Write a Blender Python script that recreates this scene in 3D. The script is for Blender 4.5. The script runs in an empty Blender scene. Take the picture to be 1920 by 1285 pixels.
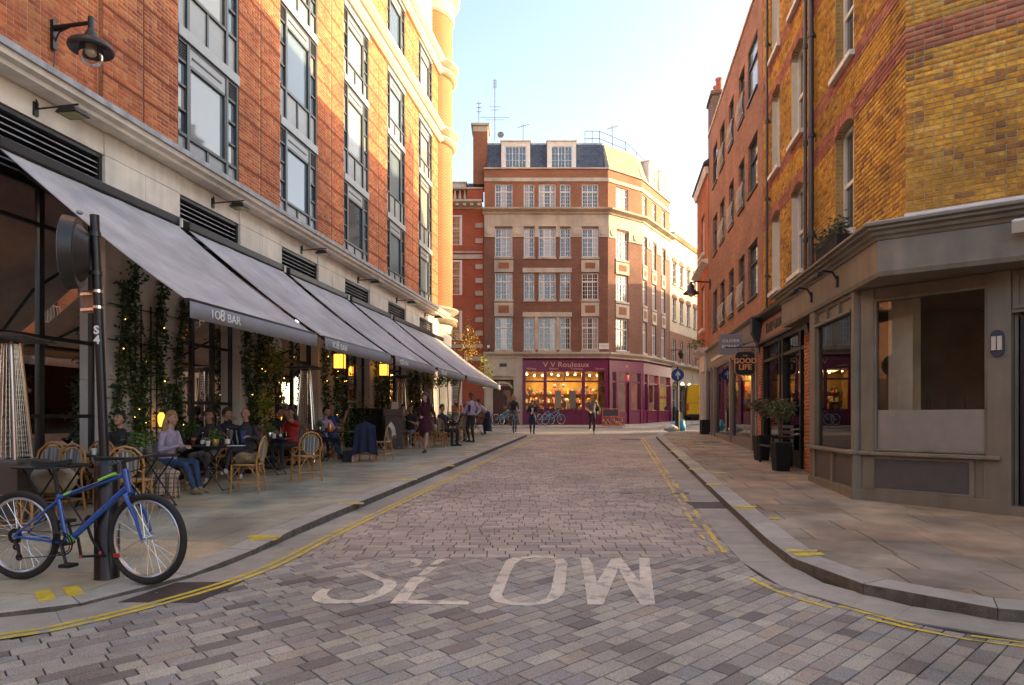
import bpy, math, random
import numpy as np
from mathutils import Vector, Matrix
random.seed(7); RS = np.random.RandomState(7)
PI = math.pi
scn = bpy.context.scene
# ---------------- camera, sky, sun, exposure ----------------
F = 1250.0                      # focal length in photo pixels (1920 wide)
SL = 34.0 / F                   # the street climbs gently away from the camera
EYE = 1.6
cam_d = bpy.data.cameras.new("camera"); cam = bpy.data.objects.new("camera", cam_d)
scn.collection.objects.link(cam); scn.camera = cam
cam_d.sensor_width = 36.0; cam_d.lens = 36.0 * F / 1920.0
cam_d.shift_y = (782 - 642.5) / 1920.0
cam_d.clip_start = 0.05; cam_d.clip_end = 2000
cam.location = (0, 0, EYE); cam.rotation_euler = (PI / 2, 0, 0)
SUN_EL, SUN_AZ = math.radians(13.0), math.radians(11.0)     # azimuth measured from +X towards +Y
world = bpy.data.worlds.new("World"); scn.world = world; world.use_nodes = True
wn = world.node_tree; bg = wn.nodes["Background"]
sky = wn.nodes.new("ShaderNodeTexSky"); sky.sky_type = 'NISHITA'; sky.sun_disc = False
sky.sun_elevation = SUN_EL; sky.sun_rotation = PI / 2 - SUN_AZ
sky.air_density = 0.7; sky.dust_density = 2.0; sky.ozone_density = 0.8; sky.altitude = 30
wn.links.new(sky.outputs[0], bg.inputs[0]); bg.inputs[1].default_value = 0.15
sun_d = bpy.data.lights.new("sun", 'SUN'); sun_d.energy = 2.0; sun_d.angle = math.radians(0.6); sun_d.color = (1.0, 0.74, 0.44)
sun = bpy.data.objects.new("sun", sun_d); scn.collection.objects.link(sun)
tosun = Vector((math.cos(SUN_EL) * math.cos(SUN_AZ), math.cos(SUN_EL) * math.sin(SUN_AZ), math.sin(SUN_EL)))
sun.rotation_euler = tosun.to_track_quat('Z', 'Y').to_euler(); sun.location = (30, 10, 30)
vs = scn.view_settings; vs.use_white_balance = True; vs.white_balance_temperature = 7500; vs.white_balance_tint = 9
vs.view_transform = 'Standard'; vs.look = 'None'; vs.exposure = 2.42; vs.gamma = 1.0; vs.use_curve_mapping = False
try:
    scn.cycles.max_bounces = 12; scn.cycles.diffuse_bounces = 8; scn.cycles.glossy_bounces = 4
    scn.cycles.transmission_bounces = 6; scn.cycles.transparent_max_bounces = 10
    scn.cycles.caustics_reflective = False; scn.cycles.caustics_refractive = False
    scn.cycles.sample_clamp_indirect = 6.0
except Exception: pass

# ---------------- materials ----------------
MATS = {}
def mat(name, col=(.5, .5, .5), rough=.7, cols=None, noise=0.0, nscale=6.0, fine=0.0, fscale=90.0, bump=0.0, bscale=60.0,
        metal=0.0, spec=.5, ior=None, emit=None, estr=0.0, stain=0.0, sscale=.7, coat=0.0, streak=0.0, wear=None):
    if name in MATS: return MATS[name]
    m = bpy.data.materials.new(name); m.use_nodes = True; MATS[name] = m
    nt = m.node_tree; N = nt.nodes; Lk = nt.links.new; b = N["Principled BSDF"]
    b.inputs["Roughness"].default_value = rough; b.inputs["Metallic"].default_value = metal
    b.inputs["Specular IOR Level"].default_value = spec
    if ior: b.inputs["IOR"].default_value = ior
    if coat: b.inputs["Coat Weight"].default_value = coat; b.inputs["Coat Roughness"].default_value = .15
    cur = None
    geo = N.new("ShaderNodeNewGeometry")
    if cols:
        oi = N.new("ShaderNodeObjectInfo"); ad = N.new("ShaderNodeMath"); ad.operation = 'ADD'
        Lk(geo.outputs["Random Per Island"], ad.inputs[0]); Lk(oi.outputs["Random"], ad.inputs[1])
        fr = N.new("ShaderNodeMath"); fr.operation = 'FRACT'; Lk(ad.outputs[0], fr.inputs[0])
        r = N.new("ShaderNodeValToRGB"); r.color_ramp.interpolation = 'CONSTANT'
        el = r.color_ramp.elements
        while len(el) < len(cols): el.new(0.5)
        for i, c in enumerate(cols):
            el[i].position = i / len(cols); el[i].color = (*c, 1)
        Lk(fr.outputs[0], r.inputs[0]); cur = r.outputs[0]
    def mul(amount, fac_socket, cur):
        mx = N.new("ShaderNodeMix"); mx.data_type = 'RGBA'; mx.blend_type = 'MULTIPLY'
        rr = N.new("ShaderNodeMapRange"); rr.inputs[1].default_value = .3; rr.inputs[2].default_value = .7
        rr.inputs[3].default_value = 1 - amount; rr.inputs[4].default_value = 1 + amount * .35
        Lk(fac_socket, rr.inputs[0]); mx.inputs[0].default_value = 1
        if cur is None: mx.inputs[6].default_value = (*col, 1)
        else: Lk(cur, mx.inputs[6])
        Lk(rr.outputs[0], mx.inputs[7]); return mx.outputs[2]
    def nz(scale, detail=4, sc3=None):
        n = N.new("ShaderNodeTexNoise"); n.inputs["Scale"].default_value = scale; n.inputs["Detail"].default_value = detail
        if sc3:
            mp = N.new("ShaderNodeMapping"); mp.inputs["Scale"].default_value = sc3
            Lk(geo.outputs["Position"], mp.inputs[0]); Lk(mp.outputs[0], n.inputs[0])
        else: Lk(geo.outputs["Position"], n.inputs[0])
        return n.outputs[0]
    if noise: cur = mul(noise, nz(nscale), cur)
    if fine: cur = mul(fine, nz(fscale, 2), cur)
    if stain: cur = mul(stain, nz(sscale, 5), cur)
    if streak: cur = mul(streak, nz(1.0, 4, (5, 5, .5)), cur)
    if wear:
        mx = N.new("ShaderNodeMix"); mx.data_type = 'RGBA'; rr = N.new("ShaderNodeMapRange"); rr.inputs[1].default_value = .54; rr.inputs[2].default_value = .66
        ad = N.new("ShaderNodeMath"); ad.operation = 'ADD'; n1 = nz(7, 8); n2 = nz(60, 3); hf = N.new("ShaderNodeMath"); hf.operation = 'MULTIPLY_ADD'; Lk(n2, hf.inputs[0]); hf.inputs[1].default_value = .35; hf.inputs[2].default_value = -.17
        Lk(n1, ad.inputs[0]); Lk(hf.outputs[0], ad.inputs[1]); Lk(ad.outputs[0], rr.inputs[0]); Lk(rr.outputs[0], mx.inputs[0]); mx.inputs[7].default_value = (*wear, 1)
        if cur is None: mx.inputs[6].default_value = (*col, 1)
        else: Lk(cur, mx.inputs[6])
        cur = mx.outputs[2]
    if cur is None: b.inputs["Base Color"].default_value = (*col, 1)
    else: Lk(cur, b.inputs["Base Color"])
    if bump:
        bp = N.new("ShaderNodeBump"); bp.inputs["Strength"].default_value = bump; bp.inputs["Distance"].default_value = .01
        Lk(nz(bscale, 3), bp.inputs["Height"]); Lk(bp.outputs[0], b.inputs["Normal"])
    if emit:
        b.inputs["Emission Color"].default_value = (*emit, 1); b.inputs["Emission Strength"].default_value = estr
    return m
def brickmat(name, c1, c2, mortar, w=.225, h=.075, stain=.25):
    if name in MATS: return MATS[name]
    m = bpy.data.materials.new(name); m.use_nodes = True; MATS[name] = m
    nt = m.node_tree; N = nt.nodes; Lk = nt.links.new; b = N["Principled BSDF"]; b.inputs["Roughness"].default_value = .85
    g = N.new("ShaderNodeNewGeometry"); cr = N.new("ShaderNodeVectorMath"); cr.operation = 'CROSS_PRODUCT'
    Lk(g.outputs["True Normal"], cr.inputs[0]); cr.inputs[1].default_value = (0, 0, 1)
    dt = N.new("ShaderNodeVectorMath"); dt.operation = 'DOT_PRODUCT'; Lk(g.outputs["Position"], dt.inputs[0]); Lk(cr.outputs[0], dt.inputs[1])
    sp = N.new("ShaderNodeSeparateXYZ"); Lk(g.outputs["Position"], sp.inputs[0])
    cb = N.new("ShaderNodeCombineXYZ"); Lk(dt.outputs["Value"], cb.inputs[0]); Lk(sp.outputs[2], cb.inputs[1])
    t = N.new("ShaderNodeTexBrick"); Lk(cb.outputs[0], t.inputs[0]); t.inputs["Scale"].default_value = 1
    t.inputs["Brick Width"].default_value = w; t.inputs["Row Height"].default_value = h; t.inputs["Mortar Size"].default_value = .007
    t.inputs["Color1"].default_value = (*c1, 1); t.inputs["Color2"].default_value = (*c2, 1); t.inputs["Mortar"].default_value = (*mortar, 1)
    n = N.new("ShaderNodeTexNoise"); n.inputs["Scale"].default_value = .9; n.inputs["Detail"].default_value = 6; Lk(g.outputs["Position"], n.inputs[0])
    rr = N.new("ShaderNodeMapRange"); rr.inputs[1].default_value = .3; rr.inputs[2].default_value = .7; rr.inputs[3].default_value = 1 - stain; rr.inputs[4].default_value = 1 + stain * .4
    Lk(n.outputs[0], rr.inputs[0]); mx = N.new("ShaderNodeMix"); mx.data_type = 'RGBA'; mx.blend_type = 'MULTIPLY'; mx.inputs[0].default_value = 1
    Lk(t.outputs[0], mx.inputs[6]); Lk(rr.outputs[0], mx.inputs[7]); Lk(mx.outputs[2], b.inputs["Base Color"])
    bp = N.new("ShaderNodeBump"); bp.inputs["Strength"].default_value = .6; bp.inputs["Distance"].default_value = .006; bp.invert = True
    Lk(t.outputs["Fac"], bp.inputs["Height"]); Lk(bp.outputs[0], b.inputs["Normal"])
    return m
def glassmat(name, tint=(1, 1, 1), ior=1.5, rough=.0):
    if name in MATS: return MATS[name]
    m = bpy.data.materials.new(name); m.use_nodes = True; MATS[name] = m
    nt = m.node_tree; N = nt.nodes; Lk = nt.links.new; N.remove(N["Principled BSDF"])
    fr = N.new("ShaderNodeFresnel"); fr.inputs[0].default_value = ior
    tr = N.new("ShaderNodeBsdfTransparent"); tr.inputs[0].default_value = (*tint, 1)
    gl = N.new("ShaderNodeBsdfGlossy"); gl.inputs["Roughness"].default_value = rough
    mx = N.new("ShaderNodeMixShader"); Lk(fr.outputs[0], mx.inputs[0]); Lk(tr.outputs[0], mx.inputs[1]); Lk(gl.outputs[0], mx.inputs[2])
    Lk(mx.outputs[0], N["Material Output"].inputs[0]); return m
# named materials
ORANGE = [(.56, .135, .042), (.64, .18, .06), (.50, .115, .04), (.60, .155, .05), (.66, .23, .085), (.54, .13, .045), (.64, .20, .07), (.46, .10, .04)]
m_obrick = mat("orange_brick", cols=ORANGE, rough=.85, noise=.2, stain=.32, streak=.15, bump=.4)
m_omort = mat("pale_mortar", (.60, .42, .28), .9, fine=.15, stain=.2)
YELL = [(0.717, 0.337, 0.045), (0.829, 0.418, 0.060), (0.650, 0.291, 0.040), (0.784, 0.388, 0.050), (0.840, 0.479, 0.100), (0.582, 0.255, 0.045), (0.806, 0.408, 0.050), (0.403, 0.184, 0.060), (0.829, 0.439, 0.065), (0.739, 0.352, 0.045), (0.784, 0.418, 0.080), (0.694, 0.347, 0.050)]
m_ybrick = mat("yellow_stock_brick", cols=YELL, rough=.9, noise=.4, nscale=16, stain=.42, sscale=1.1, fine=.3, bump=1.0)
m_ymort = mat("stock_mortar", (.50, .38, .22), .95, fine=.2, stain=.25)
m_rband = mat("red_rubbed_brick", cols=[(.44, .14, .08), (.50, .18, .105), (.40, .12, .07), (.52, .21, .125), (.36, .13, .08)], rough=.85, noise=.2, stain=.2, bump=.5)
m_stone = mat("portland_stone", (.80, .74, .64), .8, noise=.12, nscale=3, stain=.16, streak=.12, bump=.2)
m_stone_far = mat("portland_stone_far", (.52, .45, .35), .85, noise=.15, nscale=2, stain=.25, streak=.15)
m_lead = mat("lead_flashing", (.42, .43, .45), .6, noise=.25, nscale=5, streak=.3, bump=.2)
m_white = mat("white_paint", (.72, .69, .62), .5, noise=.08, streak=.08)
m_offwhite = mat("cream_paint", (.66, .58, .47), .6, noise=.1, streak=.12)
m_dframe = mat("dark_window_metal", (.022, .026, .028), .4, noise=.1)
m_frameg = mat("grey_window_metal", (.045, .055, .06), .4, noise=.1)
m_panel = mat("pale_metal_panel", (.22, .245, .26), .35, noise=.1, spec=.6)
m_band = mat("pale_band_metal", (.28, .31, .325), .4, noise=.1)
m_gdark = mat("upper_window_glass", (.03, .04, .045), .03, ior=2.3, spec=.5)
m_goffice = mat("office_window_glass", cols=[(.13, .18, .21), (.10, .14, .17), (.22, .26, .27), (.13, .18, .21), (.06, .085, .10), (.30, .31, .29)], rough=.04, ior=1.75, spec=.5)
m_gmix = mat("sash_window_glass", cols=[(.03, .035, .04), (.05, .05, .05), (.42, .38, .32), (.04, .05, .06), (.03, .03, .03), (.30, .26, .21), (.06, .06, .07)], rough=.05, ior=1.9)
m_glass = glassmat("shop_glass"); m_glass2 = glassmat("restaurant_glass", (.72, .66, .58), 1.6)
m_black = mat("black_paint", (.008, .008, .009), .4, noise=.2)
m_blackm = mat("black_matt", (.009, .009, .009), .8, noise=.2)
m_chrome = mat("brushed_steel", (.62, .60, .57), .25, metal=1)
m_wood = mat("dark_wood", (.10, .05, .028), .5, noise=.3)
m_interior = mat("restaurant_interior", (.17, .10, .06), .8, noise=.35, nscale=1.3)
m_lamp = mat("warm_lamp", (.9, .6, .3), .5, emit=(1, .55, .16), estr=3)
m_bulb = mat("fairy_bulb", (.9, .6, .3), .5, emit=(1, .5, .12), estr=3)
m_fit = mat("shop_downlight", (.9, .8, .6), .5, emit=(1, .75, .4), estr=8)

# ---------------- mesh building ----------------
COL = scn.collection
class Fr:
    """Vertical frame: a runs along the wall, b outwards from it, z up."""
    def __init__(s, o, u, n): s.o = Vector((o[0], o[1], 0)); s.u = Vector((u[0], u[1], 0)).normalized(); s.n = Vector((n[0], n[1], 0)).normalized()
    def P(s, a, b, z): p = s.o + s.u * a + s.n * b; return (p.x, p.y, z)
K1, K2 = math.sin(math.atan(.156)), math.cos(math.atan(.156))
ST = Fr((0, 0), (K1, K2), (K2, -K1))         # street frame: a along the street, b across it to the right
ID = Fr((0, 0), (1, 0), (0, 1))
def sa(Y, Lt): return K1 * Lt + (K2 + K1 * .156) * Y
def sb(Lt): return K2 * Lt
def gz(Y): return SL * Y
def kh(Y): t = min(max((Y - 5.3) / 3.2, 0), 1); return .025 + .065 * t * t * (3 - 2 * t)
def pz(Y): return SL * Y + kh(Y)
def rp(x, y, h=EYE):        # a mark measured on the photo's ground, turned to its place on the road
    Y = F * h / (y - 748.0); return ((x - 960) / F * Y, Y)
OFF = {}
def attach(o, parent):
    if parent is None: return
    o.parent = parent
    if parent.name in OFF: o.location = Vector(o.location) - OFF[parent.name]
class MB:
    def __init__(s): s.v = []; s.f = []; s.mi = []; s.cur = 0
    def poly(s, pts):
        i = len(s.v); s.v += [tuple(p) for p in pts]; s.f.append(tuple(range(i, i + len(pts)))); s.mi.append(s.cur)
    def mesh(s, V, Fc):
        i = len(s.v); s.v += [tuple(p) for p in V]
        for f in Fc: s.f.append(tuple(k + i for k in f)); s.mi.append(s.cur)
        return s
    def box(s, fr, a0, a1, b0, b1, z0, z1):
        P = fr.P; V = [P(a0, b0, z0), P(a1, b0, z0), P(a1, b1, z0), P(a0, b1, z0), P(a0, b0, z1), P(a1, b0, z1), P(a1, b1, z1), P(a0, b1, z1)]
        return s.mesh(V, [(0, 3, 2, 1), (4, 5, 6, 7), (0, 1, 5, 4), (1, 2, 6, 5), (2, 3, 7, 6), (3, 0, 4, 7)])
    def bx(s, x0, x1, y0, y1, z0, z1): return s.box(ID, x0, x1, y0, y1, z0, z1)
    def prism(s, fr, prof, a0, a1):      # prof: (b,z) outline swept from a0 to a1
        n = len(prof); V = [fr.P(a0, b, z) for b, z in prof] + [fr.P(a1, b, z) for b, z in prof]
        return s.mesh(V, [tuple(range(n))[::-1], tuple(range(n, 2 * n))] + [(i, (i + 1) % n, n + (i + 1) % n, n + i) for i in range(n)])
    def plate(s, fr, out, b0, b1):       # out: (a,z) outline with thickness b0..b1
        n = len(out); V = [fr.P(a, b0, z) for a, z in out] + [fr.P(a, b1, z) for a, z in out]
        return s.mesh(V, [tuple(range(n))[::-1], tuple(range(n, 2 * n))] + [(i, (i + 1) % n, n + (i + 1) % n, n + i) for i in range(n)])
    def slab(s, out, z0, z1):            # out: (x,y) outline; z0,z1 numbers or functions of (x,y)
        g0 = z0 if callable(z0) else (lambda x, y: z0); g1 = z1 if callable(z1) else (lambda x, y: z1)
        n = len(out); V = [(x, y, g0(x, y)) for x, y in out] + [(x, y, g1(x, y)) for x, y in out]
        return s.mesh(V, [tuple(range(n))[::-1], tuple(range(n, 2 * n))] + [(i, (i + 1) % n, n + (i + 1) % n, n + i) for i in range(n)])
    def tube(s, pts, r, n=8, close=False):
        pts = [Vector(p) for p in pts]; R = r if isinstance(r, (list, tuple)) else [r] * len(pts); m = len(pts); V = []; up = None
        for i, p in enumerate(pts):
            if close: d = pts[(i + 1) % m] - pts[i - 1]
            else: d = pts[min(i + 1, m - 1)] - pts[max(i - 1, 0)]
            d.normalize()
            if up is None: up = Vector((0, 0, 1)) if abs(d.z) < .9 else Vector((1, 0, 0))
            x = d.cross(up); x.normalize(); y = x.cross(d); up = y
            for k in range(n):
                t = 2 * PI * k / n; q = p + (x * math.cos(t) + y * math.sin(t)) * R[i]; V.append(tuple(q))
        Fc = []
        for i in range(m if close else m - 1):
            j = (i + 1) % m
            for k in range(n): Fc.append((i * n + k, i * n + (k + 1) % n, j * n + (k + 1) % n, j * n + k))
        if not close: Fc += [tuple(range(n))[::-1], tuple((m - 1) * n + k for k in range(n))]
        return s.mesh(V, Fc)
    def lathe(s, c, prof, n=16, ax='z', sq=1.0, cap=True):     # prof (r,h)
        V = []
        for r, h in prof:
            for k in range(n):
                t = 2 * PI * (k + .5) / n; x, y = r * math.cos(t), r * math.sin(t) * sq
                q = (x, y, h) if ax == 'z' else ((x, h, y) if ax == 'y' else (h, x, y))
                V.append((c[0] + q[0], c[1] + q[1], c[2] + q[2]))
        m = len(prof); Fc = []
        for i in range(m - 1):
            for k in range(n): Fc.append((i * n + k, i * n + (k + 1) % n, (i + 1) * n + (k + 1) % n, (i + 1) * n + k))
        if cap: Fc += [tuple(range(n))[::-1], tuple((m - 1) * n + k for k in range(n))]
        return s.mesh(V, Fc)
    def ball(s, c, r, n=10, m=6):
        r = r if isinstance(r, (tuple, list)) else (r, r, r); V = []; Fc = []
        V.append((c[0], c[1], c[2] - r[2]))
        for i in range(1, m):
            a = PI * i / m - PI / 2
            for k in range(n): t = 2 * PI * k / n; V.append((c[0] + r[0] * math.cos(a) * math.cos(t), c[1] + r[1] * math.cos(a) * math.sin(t), c[2] + r[2] * math.sin(a)))
        V.append((c[0], c[1], c[2] + r[2])); e = len(V) - 1
        for k in range(n):
            Fc.append((0, 1 + (k + 1) % n, 1 + k)); Fc.append((e, e - n + k, e - n + (k + 1) % n))
            for i in range(m - 2): a = 1 + i * n; Fc.append((a + k, a + (k + 1) % n, a + n + (k + 1) % n, a + n + k))
        return s.mesh(V, Fc)
    def build(s, name, m, parent=None, smooth=False, mesh=None, stuff=False, struct=False, bevel=0):
        me = bpy.data.meshes.new(name); me.from_pydata(s.v, [], s.f)
        ms = m if isinstance(m, (list, tuple)) else [m]
        for q in ms: me.materials.append(q)
        if len(ms) > 1: me.polygons.foreach_set("material_index", s.mi)
        if smooth:
            me.polygons.foreach_set("use_smooth", [True] * len(s.f))
            try: me.set_sharp_from_angle(angle=math.radians(38))
            except Exception: pass
        me.update(); o = bpy.data.objects.new(name, me); COL.objects.link(o)
        attach(o, parent)
        if stuff: o["kind"] = "stuff"
        if struct: o["kind"] = "structure"
        if bevel:
            bm = o.modifiers.new("bevel", 'BEVEL'); bm.width = bevel; bm.segments = 2; bm.limit_method = 'ANGLE'
        return o
def thing(name, label, cat, loc=(0, 0, 0), rz=0.0, group=None):
    o = bpy.data.objects.new(name, None); COL.objects.link(o); o.location = loc; o.rotation_euler = (0, 0, rz); o.empty_display_size = .2
    return tag(o, label, cat, group)
def place(name, label, cat, loc, group=None, kind=None):   # a thing whose parts are modelled straight in world coordinates
    o = thing(name, label, cat, loc, 0, group); OFF[o.name] = Vector(loc)
    if kind: o["kind"] = kind
    return o
def setting(name, loc=(0, 0, 0)):
    o = bpy.data.objects.new(name, None); COL.objects.link(o); o.location = loc; o["kind"] = "structure"; OFF[o.name] = Vector(loc); return o
def tag(o, label, cat, group=None, kind=None):
    o["label"] = label; o["category"] = cat
    if group: o["group"] = group
    if kind: o["kind"] = kind
    return o
def inst(src, name=None, parent=None, loc=None, rz=None, scale=None, label=None):
    c = src.copy(); COL.objects.link(c)
    if name: c.name = name
    if parent is not None: c.parent = parent
    if loc is not None: c.location = loc
    if rz is not None: c.rotation_euler = (0, 0, rz)
    if scale is not None: c.scale = scale
    if label: c["label"] = label
    return c
def copy_tree(src, loc, rz, label=None, group=None, scale=1.0):
    r = src.copy(); COL.objects.link(r); r.location = loc; r.rotation_euler = (0, 0, rz); r.scale = (scale,) * 3
    if label: r["label"] = label
    if group: r["group"] = group
    def rec(a, b):
        for ch in KIDS.get(a.name, []):
            c = ch.copy(); COL.objects.link(c); c.parent = b; rec(ch, c)
    KIDS = {}
    for o in src.children_recursive: KIDS.setdefault(o.parent.name, []).append(o)
    rec(src, r); return r
def fast_mesh(name, V, Q, m, parent=None, stuff=False, nper=4, smooth=False):
    """V (n,3) array, Q (m,k) array of indices."""
    me = bpy.data.meshes.new(name); me.vertices.add(len(V)); me.vertices.foreach_set("co", np.asarray(V, np.float32).ravel())
    k = Q.shape[1]; me.loops.add(Q.size); me.loops.foreach_set("vertex_index", Q.astype(np.int32).ravel())
    me.polygons.add(len(Q)); me.polygons.foreach_set("loop_start", np.arange(0, Q.size, k, dtype=np.int32))
    try: me.polygons.foreach_set("loop_total", np.full(len(Q), k, dtype=np.int32))
    except Exception: pass
    me.materials.append(m)
    if smooth: me.polygons.foreach_set("use_smooth", [True] * len(Q))
    me.update(calc_edges=True); me.validate()
    o = bpy.data.objects.new(name, me); COL.objects.link(o)
    attach(o, parent)
    if stuff: o["kind"] = "stuff"
    return o
# ---- bricks laid one by one on a vertical wall ----
def lay_bricks(a0, a1, z0, z1, holes=(), course=.075, blen=.225, joint=.011, group=0, gap=.03, phase=0.0):
    """returns (a0,a1,z0,z1) of every brick; holes: functions z -> list of (a,b) left open"""
    out = []; z = z0; k = 0
    while z < z1 - .02:
        zz = min(z + course - joint, z1); iv = [(a0, a1)]; zm = (z + zz) / 2
        for h in holes:
            for (p, q) in h(zm):
                nv = []
                for (s, e) in iv:
                    if q <= s or p >= e: nv.append((s, e)); continue
                    if p > s: nv.append((s, p))
                    if q < e: nv.append((q, e))
                iv = nv
        off = (k % 2) * blen / 2 + phase
        for (s, e) in iv:
            if e - s < .03: continue
            t = s - ((s - a0 - off) % blen)
            if t < s: pass
            x = t
            while x < e - .005:
                p = max(x, s); q = min(x + blen, e) - joint
                # flemish-looking mix: some stretchers split into two headers
                if q - p > .2 and random.random() < .28:
                    mdl = (p + q) / 2; out.append((p, mdl - joint / 2, z, zz)); out.append((mdl + joint / 2, q, z, zz))
                elif q - p > .025: out.append((p, q, z, zz))
                x += blen
        k += 1; z += course
        if group and k % group == 0: z += gap - joint
    return out
BRICK_UNIT = {}
def unit_brick(m):
    if m.name in BRICK_UNIT: return BRICK_UNIT[m.name]
    e = .035; V = [(0, 0, 0), (1, 0, 0), (1, 0, 1), (0, 0, 1), (e / 2, 1, e), (1 - e / 2, 1, e), (1 - e / 2, 1, 1 - e), (e / 2, 1, 1 - e)]
    me = bpy.data.meshes.new("brick"); me.from_pydata(V, [], [(0, 1, 5, 4), (1, 2, 6, 5), (2, 3, 7, 6), (3, 0, 4, 7), (4, 5, 6, 7)])
    me.materials.append(m); me.update(); BRICK_UNIT[m.name] = me; return me
def brick_wall(fr, b, bricks, m, parent, single=0, depth=.012, name="brick", flip=1):
    """bricks stand proud of the mortar plane at b; the nearest to the camera are objects of their own"""
    A = np.array(bricks)
    if len(A) == 0: return
    cam0 = np.array([0, 0, EYE]); u = np.array(fr.u); n = np.array(fr.n); o = np.array(fr.o)
    cen = o + np.outer((A[:, 0] + A[:, 1]) / 2, u) + n * b; cen[:, 2] = (A[:, 2] + A[:, 3]) / 2
    d = np.linalg.norm(cen - cam0, axis=1)
    px = 960 + F * cen[:, 0] / np.maximum(cen[:, 1], .1); py = 782 - F * (cen[:, 2] - EYE) / np.maximum(cen[:, 1], .1)
    inside = (cen[:, 1] > .5) & (px > -10) & (px < 1930) & (py > -10) & (py < 1290)
    d = np.where(inside, d, d + 1000)
    order = np.argsort(d); singles = set(order[:single].tolist()) if single else set()
    if singles:
        me = unit_brick(m); ang = math.atan2(fr.u.y, fr.u.x)
        flipn = fr.u.cross(fr.n).z < 0
        for i in singles:
            a0, a1, z0, z1 = A[i]; ob = bpy.data.objects.new(name, me); COL.objects.link(ob)
            dd = depth * random.uniform(.7, 1.25); p = fr.P(a0, b, z0); ob.location = p; attach(ob, parent); ob.rotation_euler = (0, 0, ang)
            ob.scale = (a1 - a0, -dd if flipn else dd, z1 - z0)
    rest = np.array([i for i in range(len(A)) if i not in singles and d[i] < 5000], int)
    if len(rest):
        B = A[rest]; nB = len(B); dd = depth * RS.uniform(.7, 1.25, nB); e = .004
        def pt(a, bb, z): r = o + a[:, None] * u + (b + bb)[:, None] * n; r[:, 2] = z; return r
        zz = np.zeros(nB)
        V = np.stack([pt(B[:, 0], zz, B[:, 2]), pt(B[:, 1], zz, B[:, 2]), pt(B[:, 1], zz, B[:, 3]), pt(B[:, 0], zz, B[:, 3]),
                      pt(B[:, 0] + e, dd, B[:, 2] + e), pt(B[:, 1] - e, dd, B[:, 2] + e), pt(B[:, 1] - e, dd, B[:, 3] - e), pt(B[:, 0] + e, dd, B[:, 3] - e)], 1).reshape(-1, 3)
        q = np.array([(0, 1, 5, 4), (1, 2, 6, 5), (2, 3, 7, 6), (3, 0, 4, 7), (4, 5, 6, 7)])
        if fr.u.cross(fr.n).z > 0: q = q[:, ::-1]
        Q = (q[None] + (np.arange(nB) * 8)[:, None, None]).reshape(-1, 4)
        fast_mesh("brickwork" if name == "brick" else name + "_rows", V, Q, m, parent, stuff=True)
def text(s, size, m, parent, M4, name="lettering", ext=.004, align='CENTER', sx=1.0, bold=0.0, shear=0):
    cu = bpy.data.curves.new(name, 'FONT'); cu.body = s; cu.size = size; cu.extrude = ext; cu.align_x = align; cu.align_y = 'CENTER'; cu.offset = bold; cu.shear = shear
    cu.resolution_u = 3; cu.materials.append(m); t_ = bpy.data.objects.new(name, cu); me = bpy.data.meshes.new_from_object(t_); bpy.data.objects.remove(t_)
    o = bpy.data.objects.new(name, me); COL.objects.link(o)
    mt = M4 @ Matrix.Diagonal((sx, 1, 1, 1))
    if parent:
        o.parent = parent
        if parent.name in OFF: mt = Matrix.Translation(-OFF[parent.name]) @ mt
    o.matrix_basis = mt; return o
def facing(p, right, up=(0, 0, 1)):      # matrix whose x runs to `right`, y up
    r = Vector(right).normalized(); u = Vector(up).normalized(); n = r.cross(u); u = n.cross(r)
    return Matrix(((r.x, u.x, n.x, p[0]), (r.y, u.y, n.y, p[1]), (r.z, u.z, n.z, p[2]), (0, 0, 0, 1)))
# ---------------- ground, road, kerbs, paving ----------------
ROADC = [(0.420, 0.359, 0.309), (0.485, 0.428, 0.356), (0.343, 0.291, 0.251), (0.518, 0.456, 0.362), (0.387, 0.342, 0.304), (0.288, 0.240, 0.210), (0.464, 0.422, 0.367), (0.540, 0.473, 0.388), (0.529, 0.468, 0.382),
         (0.430, 0.365, 0.320), (0.370, 0.348, 0.325), (0.496, 0.433, 0.346), (0.228, 0.194, 0.174), (0.408, 0.382, 0.330), (0.485, 0.388, 0.304), (0.452, 0.405, 0.351), (0.331, 0.297, 0.267), (0.562, 0.501, 0.408)]
ROADT = [(0.454, 0.360, 0.308), (0.521, 0.422, 0.340), (0.403, 0.324, 0.283), (0.487, 0.406, 0.340), (0.353, 0.288, 0.259), (0.504, 0.414, 0.349), (0.454, 0.378, 0.315), (0.554, 0.450, 0.365)]
m_sett = mat("granite_sett", cols=ROADC, rough=.62, noise=.12, fine=.5, fscale=120, stain=.34, sscale=.9, bump=.25, bscale=120)
m_sett2 = mat("transverse_sett", cols=ROADT, rough=.6, noise=.15, fine=.2, fscale=150, stain=.34, bump=.3, bscale=110)
m_bed = mat("sett_joint_bed", (.035, .028, .024), .95, noise=.3)
m_flag = mat("york_flagstone", cols=[(0.496, 0.413, 0.278), (0.446, 0.396, 0.286), (0.545, 0.454, 0.300), (0.421, 0.363, 0.257), (0.479, 0.421, 0.314), (0.562, 0.421, 0.257)], rough=.75, noise=.18, nscale=2.5, fine=.1, stain=.4, sscale=1.3, bump=.3, bscale=40)
m_flagr = mat("worn_flagstone", cols=[(0.420, 0.316, 0.217), (0.378, 0.294, 0.210), (0.462, 0.345, 0.224), (0.350, 0.287, 0.217), (0.406, 0.338, 0.252), (0.434, 0.309, 0.203)], rough=.75, noise=.25, nscale=2.0, fine=.12, stain=.5, sscale=1.3, bump=.4, bscale=30)
m_kerb = mat("granite_kerb", cols=[(0.489, 0.448, 0.384), (0.435, 0.399, 0.340), (0.530, 0.490, 0.416)], rough=.7, noise=.15, fine=.25, fscale=140, stain=.2, bump=.3)
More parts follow.
